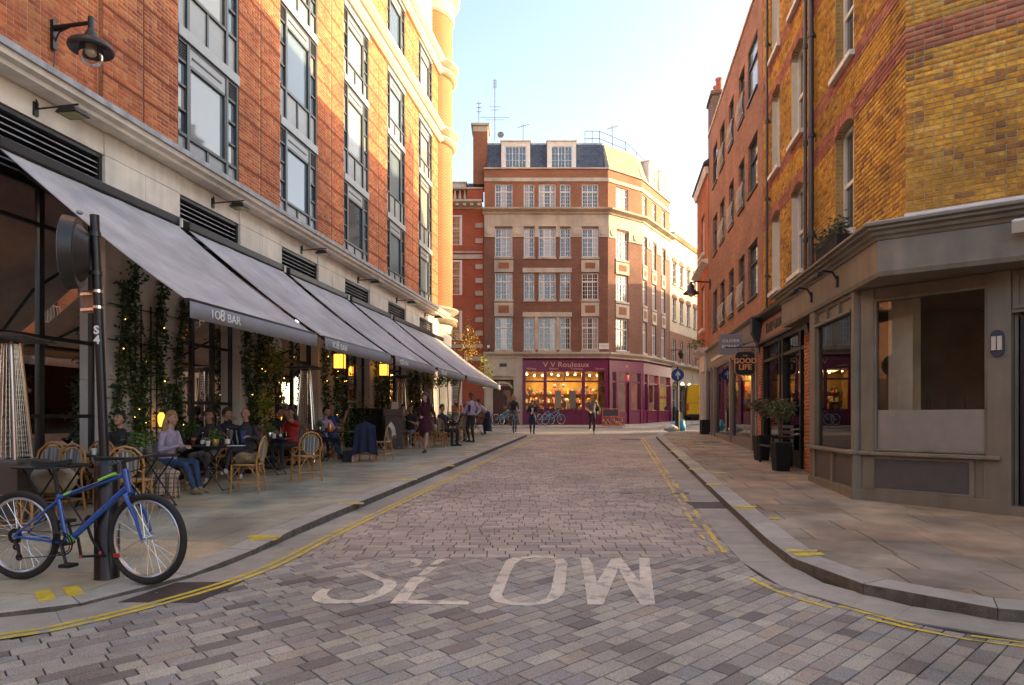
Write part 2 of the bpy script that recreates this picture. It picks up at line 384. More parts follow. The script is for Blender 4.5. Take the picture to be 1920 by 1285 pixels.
m_chan = mat("channel_slab", cols=[(0.421, 0.378, 0.321), (0.380, 0.343, 0.296), (0.448, 0.406, 0.340)], rough=.65, noise=.15, fine=.2, fscale=130, stain=.25, bump=.3)
m_asph = mat("side_street_asphalt", (.30, .27, .245), .85, noise=.15, fine=.25, fscale=70, stain=.15)
m_mark = mat("cream_road_paint", (.80, .70, .56), .6, noise=.12, nscale=9, fine=.25, stain=.3, wear=(.36, .30, .27))
m_yel = mat("yellow_road_paint", (.80, .58, .06), .6, noise=.3, nscale=14, stain=.2, wear=(.34, .29, .25))
m_iron = mat("iron_cover", (.10, .075, .07), .55, metal=.3, noise=.3, fine=.3, bump=.5)
def xy(Lt, Y): return (Lt + .156 * Y, Y)
LK = [(-24, 1.0), (-12, 3.2), (-7, 4.25)] + [rp(x, y, 1.53) for x, y in [(0, 1150), (130, 1125), (250, 1098), (350, 1072), (430, 1047), (490, 1022)]] + [xy(-3.75, Y) for Y in (7.6, 9, 12, 16, 20, 24, 28.2)] + [xy(-3.95, 29.2), xy(-4.6, 30.1), xy(-6, 30.6), (-12, 30.9), (-30, 31.2)]
RK = [xy(1.62, Y) for Y in (27.2, 24, 20, 16, 12, 10)] + [rp(x, y, 1.51) for x, y in [(1400, 976), (1430.7, 1004.5), (1470.8, 1036.6), (1511, 1062.7), (1575, 1084.7), (1679, 1109), (1791.5, 1133), (1920, 1146)]] + [(6.5, 3.95), (12, 1.6), (22, -4)]
RK = [(40, 33.2), (14, 32.6)] + [xy(3.6, 31.6), xy(2.4, 30.6), xy(1.8, 29.2)] + RK
def offset(path, d):      # d > 0 to the right of the direction of travel
    o = []; n = len(path)
    for i in range(n):
        a = path[max(i - 1, 0)]; b = path[min(i + 1, n - 1)]; dx, dy = b[0] - a[0], b[1] - a[1]; l = math.hypot(dx, dy)
        o.append((path[i][0] + dy / l * d, path[i][1] - dx / l * d))
    return o
def resample(path, step):
    P = [Vector(p) for p in path]; out = [P[0]]; acc = 0
    for a, b in zip(P, P[1:]):
        l = (b - a).length; t = step - acc
        while t <= l: out.append(a + (b - a) * (t / l)); t += step
        acc = l - (t - step)
    return [tuple(p) for p in out]
def smoothp(path, k=2):
    for _ in range(k):
        q = [path[0]]
        for a, b in zip(path, path[1:]): q += [(a[0] * .75 + b[0] * .25, a[1] * .75 + b[1] * .25), (a[0] * .25 + b[0] * .75, a[1] * .25 + b[1] * .75)]
        path = q + [path[-1]]
    return path
LKs, RKs = smoothp(LK), smoothp(RK)
def inpoly(x, y, P):
    c = False; j = len(P) - 1
    for i in range(len(P)):
        if (P[i][1] > y) != (P[j][1] > y) and x < (P[j][0] - P[i][0]) * (y - P[i][1]) / (P[j][1] - P[i][1]) + P[i][0]: c = not c
        j = i
    return c
def clip_to_cell(poly, cell):     # subject polygon clipped by a convex ccw cell
    out = poly
    for i in range(len(cell)):
        a, b = cell[i], cell[(i + 1) % len(cell)]; nx, ny = -(b[1] - a[1]), b[0] - a[0]; inp, out = out, []
        if not inp: return []
        ds = [(p[0] - a[0]) * nx + (p[1] - a[1]) * ny for p in inp]
        for k in range(len(inp)):
            p, q, dp, dq = inp[k - 1], inp[k], ds[k - 1], ds[k]
            if dq >= 0:
                if dp < 0: t = dp / (dp - dq); out.append((p[0] + (q[0] - p[0]) * t, p[1] + (q[1] - p[1]) * t))
                out.append(q)
            elif dp >= 0: t = dp / (dp - dq); out.append((p[0] + (q[0] - p[0]) * t, p[1] + (q[1] - p[1]) * t))
    return out
def area(P): return .5 * sum(P[i - 1][0] * P[i][1] - P[i][0] * P[i - 1][1] for i in range(len(P)))
def pave(parent, region, fr_u, fr_o, a0, a1, b0, b1, rowh, lens, joint, z, m, name, single=300, jz=.0015, thick=.05):
    """rows of stones along direction fr_u, clipped to region; nearest are objects, the rest one mesh"""
    u = Vector(fr_u).normalized(); v = Vector((-u.y, u.x)); o = Vector(fr_o); cells = []
    b = b0
    while b < b1:
        a = a0 - random.uniform(0, max(lens))
        while a < a1:
            l = random.choice(lens); c = [o + u * (a + joint / 2) + v * (b + joint / 2), o + u * (a + l - joint / 2) + v * (b + joint / 2), o + u * (a + l - joint / 2) + v * (b + rowh - joint / 2), o + u * (a + joint / 2) + v * (b + rowh - joint / 2)]
            c = [tuple(p) for p in c]; ins = [inpoly(p[0], p[1], region) for p in c]
            if all(ins): cells.append(c)
            elif any(ins):
                q = clip_to_cell(region, c)
                if len(q) >= 3 and abs(area(q)) > .0008:
                    w = [q[0]]
                    for p in q[1:]:
                        if abs(p[0] - w[-1][0]) + abs(p[1] - w[-1][1]) > 1e-4: w.append(p)
                    if len(w) >= 3: cells.append(w if area(w) > 0 else w[::-1])
            a += l
        b += rowh
    def vis(c):
        x = sum(p[0] for p in c) / len(c); y = sum(p[1] for p in c) / len(c)
        if y < .5: return 1e6 + y
        px = 960 + F * x / y; py = 782 + F * (EYE - SL * y) / y
        return y if (-30 < px < 1950 and py < 1300) else 1e5 + abs(x) + y
    cells.sort(key=vis); rest = MB()
    for k, c in enumerate(cells):
        dz = random.uniform(-jz, jz); e = .004; cx = sum(p[0] for p in c) / len(c); cy = sum(p[1] for p in c) / len(c)
        n = len(c); lo = [(p[0], p[1], z(p[0], p[1]) - thick * .3 + dz) for p in c]
        hi = []
        for p in c:
            d = math.hypot(p[0] - cx, p[1] - cy) or 1; t = 1 - e / d; hi.append((cx + (p[0] - cx) * t, cy + (p[1] - cy) * t, z(p[0], p[1]) + dz))
        mid = [(p[0], p[1], z(p[0], p[1]) + dz - .003) for p in c]
        V = lo + mid + hi; Fc = [tuple(2 * n + i for i in range(n))]
        for i in range(n):
            j = (i + 1) % n; Fc += [(i, j, n + j, n + i), (n + i, n + j, 2 * n + j, 2 * n + i)]
        if k < single and vis(c) < 1e5:
            mb = MB(); mb.mesh(V, Fc); mb.build(name, m, parent)
        else: rest.mesh(V, Fc)
    if rest.v: rest.build(name + "_rows", m, parent, stuff=True)
    return len(cells)
groad = lambda x, y: SL * y
gpav = lambda x, y: SL * y + .09
gpavL = lambda x, y: SL * y + kh(y)
# one great sheet below everything
g = MB(); S = 260
g.mesh([(-S, -S, SL * -S - .10), (S, -S, SL * -S - .10), (S, S, SL * S - .10), (-S, S, SL * S - .10)], [(0, 1, 2, 3)]); g.build("ground", m_asph, struct=True)
road = setting("road", (1, 6, 0))
CHL, CHR = .50, .42
Lin = offset(LKs, CHL); Rin = offset(RKs, CHR)
region = [p for p in Lin if True] + [p for p in Rin]
region = region if area(region) > 0 else region[::-1]
MB().slab([(-24, -8), (22, -8), (40, 29.9), (-30, 29.9)], lambda x, y: SL * y - .05, lambda x, y: SL * y - .011).build("road_bed", m_bed, road)
YB = 6.73
def cut(reg, lo, hi):
    c = [(-40, lo), (60, lo), (60, hi), (-40, hi)]; return clip_to_cell(reg, c)
near = cut(region, .8, YB); far_ = cut(region, YB, 29.3)
pave(road, near, (math.cos(.74), math.sin(.74)), (0, 3), -9, 11, -9, 7, .122, (.16, .2, .24, .28, .22, .32), .009, groad, m_sett, "sett", single=300)
pave(road, far_, (1, 0), (0, YB + .006), -8, 13, 0, 22.6, .14, (.15, .19, .23, .27), .010, groad, m_sett2, "sett_course", single=0)
MB().slab(cut([(-30, 20), (60, 20), (60, 60), (-30, 60)], 29.35, 36.2), lambda x, y: SL * y - .06, lambda x, y: SL * y + .002).build("cross_street", m_asph, struct=True)
# kerbs and channel stones
m_kface = mat("kerb_face_dark", (.15, .125, .10), .9, noise=.4, nscale=9, fine=.3)  # darker tone for every kerb stone face except the top
def strip_stones(path, w0, w1, step, z0, z1, m, parent, name, keep=lambda p: True, left=False):
    P = resample(path, step); A = offset(P, w0); B = offset(P, w1); k = 0
    for i in range(len(P) - 1):
        if not keep(P[i]): continue
        q = [A[i], A[i + 1], B[i + 1], B[i]]; t = .004
        q = [(q[0][0] + (q[1][0] - q[0][0]) * t, q[0][1] + (q[1][1] - q[0][1]) * t), q[1], q[2], (q[3][0] + (q[2][0] - q[3][0]) * t, q[3][1] + (q[2][1] - q[3][1]) * t)]
        if area(q) < 0: q = q[::-1]
        dz = random.uniform(-.001, .001)
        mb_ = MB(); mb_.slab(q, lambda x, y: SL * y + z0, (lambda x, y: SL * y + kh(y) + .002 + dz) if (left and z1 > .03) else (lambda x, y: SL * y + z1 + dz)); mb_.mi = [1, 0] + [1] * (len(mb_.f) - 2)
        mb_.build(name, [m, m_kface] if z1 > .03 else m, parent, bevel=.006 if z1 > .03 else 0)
kerb = setting("kerb", (0, 7, 0))
kv = lambda p: p[1] > 3 and abs(p[0]) < 15
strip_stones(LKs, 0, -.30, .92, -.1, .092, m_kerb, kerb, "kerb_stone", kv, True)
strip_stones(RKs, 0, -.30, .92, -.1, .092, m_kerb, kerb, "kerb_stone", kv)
strip_stones(LKs, .002, CHL, .75, -.05, .001, m_chan, kerb, "channel_stone", kv)
strip_stones(RKs, .002, CHR, .75, -.05, .001, m_chan, kerb, "channel_stone", kv)
# pavements
LP_ = setting("left_pavement", (-6, 12, 0)); RP_ = setting("right_pavement", (4, 10, 0))
lreg = offset(LKs, -.304) + [(-30, 31), (-30, 0)]
lreg = lreg if area(lreg) > 0 else lreg[::-1]
rreg = [p for p in offset(RKs, -.304)] + [(40, -4), (40, 33)]
rreg = rreg if area(rreg) > 0 else rreg[::-1]
lr = clip_to_cell(lreg, [xy(-9.2, 2), xy(-3, 2), xy(-3, 31), xy(-9.2, 31)])
rr_ = clip_to_cell(rreg, [(2, 3.0), (20, 0), (20, 12), (4.6, 12), xy(4.3, 32), xy(1.2, 32)])
rr_ = clip_to_cell(rreg, [xy(1.2, 2), (14, 2), (14, 33), xy(1.2, 33)])
MB().slab(lreg, lambda x, y: SL * y - .08, lambda x, y: SL * y + .012).build("paving_bed", m_bed, LP_)
MB().slab(rreg, lambda x, y: SL * y - .08, lambda x, y: SL * y + .07).build("paving_bed", m_bed, RP_)
su = (K1, K2)
pave(LP_, lr, (K2, -K1), xy(0, 0), -12, 1, 1, 32, .62, (.62, .8, .95, 1.1), .012, gpavL, m_flag, "flagstone", single=230)
pave(RP_, rr_, (K2, -K1), xy(0, 0), 1, 14, 1, 33, .60, (.6, .75, .9, 1.05), .016, gpav, m_flagr, "flagstone", single=230)
# far pavement under the corner shop
fp = setting("far_pavement", (4, 37, 0))
MB().slab([(-20, 36.3), (5.9, 36.3), (8.9, 39.4), (15.5, 50), (12.5, 52), (8, 41), (5.6, 39.2), (-20, 39.2)], lambda x, y: SL * y - .08, lambda x, y: SL * y + .09).build("paving_slab", m_flag, fp)
MB().slab([(-20, 36.14), (6.0, 36.14), (9.05, 39.3), (15.7, 50), (15.5, 50.1), (8.85, 39.42), (5.85, 36.3), (-20, 36.3)], lambda x, y: SL * y - .08, lambda x, y: SL * y + .094).build("kerb_stone", m_kerb, fp)
# ---- markings ----
mk = setting("road_markings", (0, 6, 0))
def paint(pts, m, name, h=EYE, up=.0045, parent=mk, world=False):
    P = pts if world else [rp(x, y, h) for x, y in pts]
    if area(P) < 0: P = P[::-1]
    b = EYE - h
    return MB().slab(P, lambda x, y: SL * y + b + up - .002, lambda x, y: SL * y + b + up).build(name, m, parent)
def c1(L_): return [(560 + x / 4.85, 1020 + y / 4.85) for x, y in L_]
def c2(L_): return [(880 + x / 4.85, 1020 + y / 4.85) for x, y in L_]
paint(c1([(210, 415), (150, 450), (115, 490), (140, 525), (240, 545), (380, 548), (560, 540), (660, 515), (760, 475), (850, 430), (893, 375), (880, 345), (840, 330), (780, 325), (700, 285), (620, 240), (508, 235), (560, 268), (660, 312), (720, 338), (768, 352), (776, 380), (720, 435), (640, 475), (560, 503), (480, 515), (380, 515), (300, 503), (255, 470), (265, 440), (312, 410)]), m_mark, "letter_s")
paint(c1([(512, 212), (590, 174), (660, 168), (760, 150), (920, 131), (790, 150), (680, 172), (635, 195), (600, 222), (520, 226)]), m_mark, "letter_s")
paint(c1([(1015, 145), (1060, 138), (1125, 150), (1118, 180), (1060, 215), (975, 216), (1040, 204), (1082, 186), (1020, 168)]), m_mark, "letter_s")
paint(c1([(830, 545), (930, 430), (1020, 318), (1055, 303), (1160, 308), (1130, 345), (1090, 370), (1040, 440), (990, 515), (1545, 525), (1545, 556)]), m_mark, "letter_l")
paint(c1([(1085, 285), (1150, 226), (1180, 213), (1265, 215), (1225, 240), (1185, 270), (1130, 292)]), m_mark, "letter_l")
paint(c1([(1190, 195), (1260, 150), (1290, 135), (1342, 130), (1330, 150), (1265, 190)]), m_mark, "letter_l")
Oo = c2([(175, 470), (225, 370), (290, 240), (340, 150), (400, 128), (600, 112), (750, 118), (860, 140), (893, 180), (880, 300), (865, 440), (810, 500), (700, 545), (550, 565), (380, 560), (230, 530)])
Oi = c2([(295, 470), (330, 380), (370, 270), (415, 185), (480, 140), (600, 125), (720, 135), (778, 155), (790, 190), (770, 290), (740, 430), (700, 500), (620, 530), (520, 542), (400, 535), (320, 505)])
ob_ = MB(); Po = [rp(*p) for p in Oo]; Pi = [rp(*p) for p in Oi]; n_ = len(Po)
ob_.mesh([(x, y, SL * y + .0045) for x, y in Po + Pi] + [(x, y, SL * y + .002) for x, y in Po + Pi],
         [(i, (i + 1) % n_, n_ + (i + 1) % n_, n_ + i)[::-1] for i in range(n_)] + [(i, (i + 1) % n_, 2 * n_ + (i + 1) % n_, 2 * n_ + i) for i in range(n_)] + [(n_ + i, n_ + (i + 1) % n_, 3 * n_ + (i + 1) % n_, 3 * n_ + i)[::-1] for i in range(n_)])
ob_.build("letter_o", m_mark, mk)
for a in ([(1010, 135), (1080, 128), (1120, 190), (1160, 350), (1215, 555), (1075, 555), (1040, 290)], [(1162, 352), (1290, 140), (1380, 130), (1357, 222), (1217, 553), (1190, 460)],
          [(1380, 131), (1430, 190), (1550, 350), (1600, 440), (1692, 555), (1560, 560), (1450, 400), (1357, 222)], [(1545, 130), (1635, 130), (1665, 360), (1690, 553), (1602, 440), (1550, 350)]):
    paint(c2(a), m_mark, "letter_w")
def line_along(path, off, w, seg, skip=0.0, name="yellow_line", lo=3, hi=100, up=.0055):
    P = resample(path, .22); A = offset(P, off - w / 2); B = offset(P, off + w / 2); run = None
    for i in range(len(P) - 1):
        if not (lo < P[i][1] < hi and abs(P[i][0]) < 8): run = None; continue
        if random.random() < skip: run = None; continue
        if run is None: run = MB()
        q = [A[i], A[i + 1], B[i + 1], B[i]]
        if skip: q = [(x + random.uniform(-.012, .012), y + random.uniform(-.02, .02)) for x, y in q]
        if area(q) < 0: q = q[::-1]
        seg.append([(x, y, SL * y + up) for x, y in q])
def lines(path, offs, w, skip, lo, hi, name="yellow_line"):
    for o_ in offs:
        seg = []; line_along(path, o_, w, seg, skip, lo=lo, hi=hi)
        mb = MB()
        for q in seg: mb.mesh(q, [(0, 1, 2, 3)])
        mb.build(name, m_yel, mk)
lines(LKs, (.385, .475), .05, 0.0, 3.9, 28)
lines(RKs, (.50, .62), .05, .30, 7.0, 17)
lines(RKs, (.50, .62), .05, .06, 17, 27.5)
lines(RKs, (.46, .56), .045, .55, 3.6, 6.4)
def blip(pts):
    if pts[0][0] < 960:
        P = [rp(x, y, EYE - kh(rp(x, y, 1.53)[1])) for x, y in pts]
        if area(P) < 0: P = P[::-1]
        MB().slab(P, lambda x, y: SL * y + kh(y) + .003, lambda x, y: SL * y + kh(y) + .006).build("kerb_mark", m_yel, mk)
    else: paint(pts, m_yel, "kerb_mark", h=1.508, up=.006)
blip([(64, 1111), (94, 1106), (106, 1124), (72, 1129)]); blip([(116, 1103), (146, 1099), (160, 1115), (128, 1120)])
blip([(462, 1010), (470, 1004), (530, 1005), (524, 1009)]); blip([(466, 1014), (472, 1010.5), (524, 1011), (512, 1015)])
for x, y, w, h in [(636, 943, 46, 3), (750, 898.5, 32, 2.2), (828, 873, 24, 1.8), (872, 851, 22, 1.4), (1376, 949.5, 42, 2.6), (1378, 953.2, 38, 2.0), (1325, 907.5, 26, 2.4), (1343, 886, 20, 2), (1292, 879, 22, 2), (1270, 859.5, 18, 1.6), (1256, 846, 18, 1.4),
                   (1441, 971.5, 20, 3), (1478, 896, 18, 2), (1476, 1031, 56, 4.5)]:
    blip([(x, y), (x + w, y), (x + w, y + h), (x - w * .06, y + h)])
blip([(1486, 1038), (1540, 1037), (1548, 1042), (1494, 1044)])
cv = MB()
pc = [rp(*p) for p in [(228, 1128), (345, 1093), (456, 1092), (375, 1130)]]
cover = setting("access_covers", (0, 7, 0))
paint([rp(*p) for p in [(222, 1130), (330, 1093), (456, 1091), (370, 1131)]], m_iron, "iron_cover", world=True, parent=cover, up=.0035)
for x0, x1, y0, y1 in [(1163, 1202, 823, 826), (1163, 1186, 924.5, 926.5), (1262, 1292, 924, 927), (1318, 1352, 834, 836.5)]:
    paint([(x0, y0), (x1, y0), (x1, y1), (x0, y1)], m_iron, "iron_cover", parent=cover, up=.003 if x0 < 1300 else .096)
gr = MB(); X0, Y0 = rp(1304, 953); X1, Y1 = rp(1360, 943)
for i in range(9):
    t = X0 + (X1 - X0) * i / 8.0; gr.slab([(t, Y0), (t + .028, Y0), (t + .028 + .05, Y1), (t + .05, Y1)], lambda x, y: SL * y - .02, lambda x, y: SL * y + .006)
gr.slab([(X0 - .03, Y0 - .03), (X1 + .05, Y0 - .03), (X1 + .05, Y0), (X0 - .03, Y0)], lambda x, y: SL * y - .02, lambda x, y: SL * y + .007)
gr.slab([(X0, Y1), (X1 + .08, Y1), (X1 + .08, Y1 + .03), (X0, Y1 + .03)], lambda x, y: SL * y - .02, lambda x, y: SL * y + .007)
gr.slab([(X0, Y0), (X1 + .05, Y0), (X1 + .05, Y1), (X0, Y1)], lambda x, y: SL * y - .02, lambda x, y: SL * y + .002)
gr.build("drain_grate", m_iron, cover)

# litter: scraps and leaves along the gutters
V = []; Q = []; k = 0
for path, sgn in ((LKs, 1), (RKs, 1)):
    P_ = resample(path, .05); A = offset(P_, .12)
    for i in RS.randint(0, len(A), 260):
        x, y = A[i]; 
        if not (3.4 < y < 26 and abs(x) < 9): continue
        x += RS.normal(0, .16); y += RS.normal(0, .12); s_ = RS.uniform(.008, .022); a = RS.uniform(0, 6.28); z = SL * y + .008
        for t in range(4): V.append((x + s_ * math.cos(a + t * PI / 2) * (1 if t % 2 else .5), y + s_ * math.sin(a + t * PI / 2), z + RS.uniform(0, .006)))
        Q.append((k, k + 1, k + 2, k + 3)); k += 4
lt = fast_mesh("litter", np.array(V), np.array(Q), mat("litter_scraps", cols=[(.30, .17, .06), (.5, .45, .4), (.16, .10, .05), (.36, .25, .10), (.1, .08, .06)], rough=.8), None, stuff=True); lt["kind"] = "stuff"
lt["label"] = "small leaves and scraps scattered along the gutters"; lt["category"] = "litter"
# ---------------- left: brick block with restaurant, awnings ----------------
B0 = sb(-8.5)
def A_(Y): return sa(Y, -8.5)
m_oface = brickmat("orange_brick_reveal", (.44, .135, .055), (.50, .17, .07), (.42, .27, .17))
LB = place("brick_apartment_building", "long orange brick block with stone ground floor, corner turret and tall grey window bays", "building", (*ST.P(A_(18), B0, 0)[:2], gz(18)))
core = MB(); core.box(ST, A_(3), A_(32), B0 - 11, B0 - .36, 6.0, 18.3); core.box(ST, A_(3), A_(32), B0 - 11, B0 - 4.4, -.5, 6.0)
core.build("wall", m_oface, LB)
BAYS = [(12.96 + 3.95 * k, 15.04 + 3.95 * k) for k in range(5)]
PIERS = [(11.06, 12.96)] + [(BAYS[k][1], BAYS[k + 1][0]) for k in range(4)] + [(30.84, 32.2)]
ZL = 6.78
# plain recessed brick wall beyond the first pier, out to the left
mb = MB(); mb.box(ST, A_(3), A_(11.06), B0 - .36, B0 - .10, ZL, 18.3); mb.build("mortar_face", m_omort, LB)
brs = lay_bricks(A_(8.4), A_(11.06) - .01, ZL, 11.6)
allb = [(brs, B0 - .10)]
pm = MB(); pf = MB(); gv = MB()
for i, (y0, y1) in enumerate(PIERS):
    a0, a1 = A_(y0), A_(y1); am = (a0 + a1) / 2 if i < 5 else a1 - .1
    pm.box(ST, a0, a1, B0 - .36, B0 - .025, ZL, 18.3); pf.box(ST, a0 + .012, a1 - .012, B0 - .025, B0 - .014, ZL, 18.29)
    for (s, e) in ((a0, am - .02), (am + .02, a1)):
        if e - s < .3: continue
        for (z0, z1) in ((ZL, 14.72), (15.52, 18.0)):
            bb = lay_bricks(s, e, z0, z1, group=7, gap=.055)
            allb.append((bb, B0 - .014)); k = 1
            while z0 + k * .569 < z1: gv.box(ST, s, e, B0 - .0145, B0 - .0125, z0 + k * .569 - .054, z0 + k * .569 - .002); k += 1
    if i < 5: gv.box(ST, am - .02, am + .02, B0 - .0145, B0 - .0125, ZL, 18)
pm.build("pier", m_oface, LB); pf.build("mortar_face", m_omort, LB); gv.build("groove", mat("groove_shade_brick", (.16, .045, .02), .9), LB, stuff=True)  # thin dark strips paint shade into the shallow grooves
# near bricks singly, the rest together
cand = []
for bb, b in allb: cand += [(q, b) for q in bb]
for bval in (B0 - .10, B0 - .014):
    L_ = [q for q, b in cand if b == bval]
    brick_wall(ST, bval, L_, m_obrick, LB, single=150, depth=.006, name="brick")
# storeys of the window bays
STO = [(6.78, 9.27, .40), (9.27, 12.40, .80), (12.40, 14.75, .55), (15.5, 18.1, .45)]
def bay_window(a0, a1, zb, zt, ph, band=True):
    b = B0 - .075; w = MB(); zt0 = zt - (.22 if band else .04); zh = zt0 - .42; m1, m2 = a0 + .34, a1 - .42; zp = zb + ph
    def bar(x0, x1, y0, y1, o=.03): w.box(ST, x0, x1, b - .05, b + o, y0, y1)
    bar(a0, a0 + .05, zb, zt0); bar(a1 - .06, a1, zb, zt0, .05); bar(m1 - .04, m1 + .04, zb, zt0, .05); bar(m2 - .04, m2 + .04, zb, zt0, .05)
    for s, e in ((a0 + .05, m1 - .04), (m1 + .04, m2 - .04), (m2 + .04, a1 - .06)): bar(s, e, zt0 - .06, zt0, .04); bar(s, e, zb, zb + .05); bar(s, e, zp - .03, zp + .03, .045)
    zs = [zp + (zh - zp) * k / 3 for k in range(1, 4)]
    for z in zs: bar(a0 + .05, m1 - .04, z - .022, z + .022); bar(m2 + .04, a1 - .06, z - .022, z + .022)
    bar(m1 + .04, m2 - .04, zh - .03, zh + .03); mid = (m1 + m2) / 2; bar(mid - .03, mid + .03, zb + .05, zp - .03)
    bar(m1 + .04, m1 + .085, zp + .03, zh - .03, .04); bar(m2 - .085, m2 - .04, zp + .03, zh - .03, .04)
    win = w.build("window", m_frameg, LB)
    def sheet(x0, x1, y0, y1, m, nm, o=-.02): MB().box(ST, x0, x1, b - .045, b + o, y0, y1).build(nm, m, win)
    z_ = [zp] + zs
    for k in range(3):
        sheet(a0 + .05, m1 - .04, z_[k] + .02, z_[k + 1] - .02, m_goffice, "pane"); sheet(m2 + .04, a1 - .06, z_[k] + .02, z_[k + 1] - .02, m_goffice, "pane")
    sheet(m1 + .085, m2 - .085, zp + .03, zh - .03, m_goffice, "pane")
    for x0, x1 in ((a0 + .05, m1 - .04), (m1 + .04, mid - .03), (mid + .03, m2 - .04), (m2 + .04, a1 - .06)): sheet(x0, x1, zb + .05, zp - .03, m_panel, "panel", .0)
    sheet(m1 + .04, m2 - .04, zh + .03, zt0 - .06, m_panel, "vent_panel", .03)
    v = MB(); v.box(ST, m1 + .14, m2 - .2, b + .031, b + .045, (zh + zt0) / 2 - .035, (zh + zt0) / 2 + .0); v.build("slot", m_dframe, win)
    for x0, x1 in ((a0 + .05, m1 - .04), (m2 + .04, a1 - .06)):
        l = MB()
        for k in range(6): z = zh + .04 + k * .053; l.prism(ST, [(b - .03, z + .03), (b + .03, z), (b + .03, z + .012), (b - .03, z + .042)], x0, x1)
        l.build("louvre", m_frameg, win)
    if band: MB().box(ST, a0, a1, b - .05, b + .09, zt0 + .002, zt - .002).build("band", m_band, win)
for (y0, y1) in BAYS:
    for (zb, zt, ph) in STO: bay_window(A_(y0), A_(y1), zb, zt, ph)
# ledge, cornices
led = MB(); led.prism(ST, [(B0 - .36, 6.32), (B0 + .30, 6.33), (B0 + .31, 6.39), (B0 + .40, 6.42), (B0 + .42, 6.50), (B0 - .36, 6.50)], A_(3), A_(32.4)); led.build("ledge", m_stone, LB)
for k in range(24):
    y0 = 4 + k * 1.19; MB().prism(ST, [(B0 - .36, 6.503), (B0 + .46, 6.503), (B0 + .46, 6.60), (B0 - .1, 6.775), (B0 - .36, 6.775)], A_(y0), A_(y0 + 1.185)).build("lead_capping", m_lead, LB)
for z0 in (14.74, 18.0):
    MB().prism(ST, [(B0 - .36, z0), (B0 + .10, z0), (B0 + .26, z0 + .10), (B0 + .26, z0 + .20), (B0 - .36, z0 + .24)], A_(3), A_(32.2)).build("cornice", m_stone, LB)
    MB().prism(ST, [(B0 - .36, z0 + .56), (B0 + .16, z0 + .54), (B0 + .34, z0 + .64), (B0 + .34, z0 + .72), (B0 - .36, z0 + .78)], A_(3), A_(32.2)).build("cornice", m_stone, LB)
    MB().box(ST, A_(3), A_(32), B0 - .36, B0 + .02, z0 + .24, z0 + .545).build("frieze", m_oface, LB)
MB().box(ST, A_(3), A_(32), B0 - 8, B0 - .25, 18.8, 22.5).build("upper_wall", m_white, LB)
# turret at the far corner
tc = xy(-9.5, 33.0)
tw = MB(); tw.lathe((tc[0], tc[1], 0), [(1.4, 6.5), (1.4, 21.0)], 40); tw.build("turret_wall", brickmat("turret_brick", (.28, .085, .022), (.33, .105, .028), (.5, .3, .17), stain=.12), LB, smooth=True)
tb = MB(); tb.lathe((tc[0], tc[1], 0), [(1.35, 0), (1.35, 5.9), (1.4, 6.05)], 40); tb.build("turret_base", m_stone, LB, smooth=True)
for z0 in (14.74, 18.0, 6.1):
    MB().lathe((tc[0], tc[1], z0), [(1.38, 0), (1.52, .04), (1.62, .16), (1.66, .2), (1.66, .28), (1.42, .4)], 40).build("turret_ring", m_stone_far, LB, smooth=True)
    MB().lathe((tc[0], tc[1], z0 + .45), [(1.38, 0), (1.5, .06), (1.7, .22), (1.7, .3), (1.4, .4)], 40).build("turret_ring", m_stone_far, LB, smooth=True)
MB().lathe((tc[0], tc[1], 21.0), [(1.42, 0), (1.5, .1), (1.5, .8), (1.75, 1.0), (1.78, 1.25), (.2, 1.5)], 40).build("turret_cap", m_stone_far, LB, smooth=True)
# stone piers of the ground floor, block by block; lintel course
def stone_pier(y0, y1, out=.0):
    a0, a1 = A_(y0), A_(y1); j = .006; mid = (a0 + a1) / 2; zs = [5.94, 5.32, 4.70, 4.08, 3.46, 2.84, 2.22, 1.6, 1.0, .35, -.3]
    MB().box(ST, a0 + .02, a1 - .02, B0 - .4, B0 - .015 + out, -.3, 6.32).build("pier_core", m_ymort, LB)
    MB().box(ST, a0, a1 - j, B0 - .3, B0 + out, 5.94 + j, 6.318).build("stone_block", m_stone, LB, bevel=.006)
    for k in range(len(zs) - 1):
        cuts = [a0, mid, a1] if k % 2 == 0 else [a0, a0 + (a1 - a0) * .3, a0 + (a1 - a0) * .8, a1]
        for s, e in zip(cuts, cuts[1:]): MB().box(ST, s + j / 2, e - j / 2, B0 - .3, B0 + out, zs[k + 1] + j, zs[k]).build("stone_block", m_stone, LB, bevel=.006)
for i, (y0, y1) in enumerate(PIERS): stone_pier(y0, y1 + (.3 if i == 5 else 0), .03)
for (y0, y1) in [(6.9, 9.0), (9.0, 11.06)] + BAYS:
    a0, a1 = A_(y0), A_(y1); MB().box(ST, a0 + .004, a1 - .004, B0 - .3, B0, 5.95, 6.318).build("stone_block", m_stone, LB, bevel=.006)
LOUV = [(6.9, 11.06)] + BAYS
for (y0, y1) in LOUV:
    a0, a1 = A_(y0), A_(y1); f = MB()
    f.box(ST, a0, a0 + .06, B0 - .2, B0 - .03, 5.1, 5.945); f.box(ST, a1 - .06, a1, B0 - .2, B0 - .03, 5.1, 5.945); f.box(ST, a0 + .06, a1 - .06, B0 - .2, B0 - .03, 5.88, 5.945); f.box(ST, a0, a1, B0 - .22, B0 - .20, 5.1, 5.94)
    lv = f.build("louvre_window", m_dframe, LB); s = MB()
    for k in range(8):
        s = MB(); z = 5.12 + k * .095; s.prism(ST, [(B0 - .17, z + .06), (B0 - .06, z), (B0 - .06, z + .015), (B0 - .17, z + .075)], a0 + .06, a1 - .06); s.build("slat", m_lead, lv)
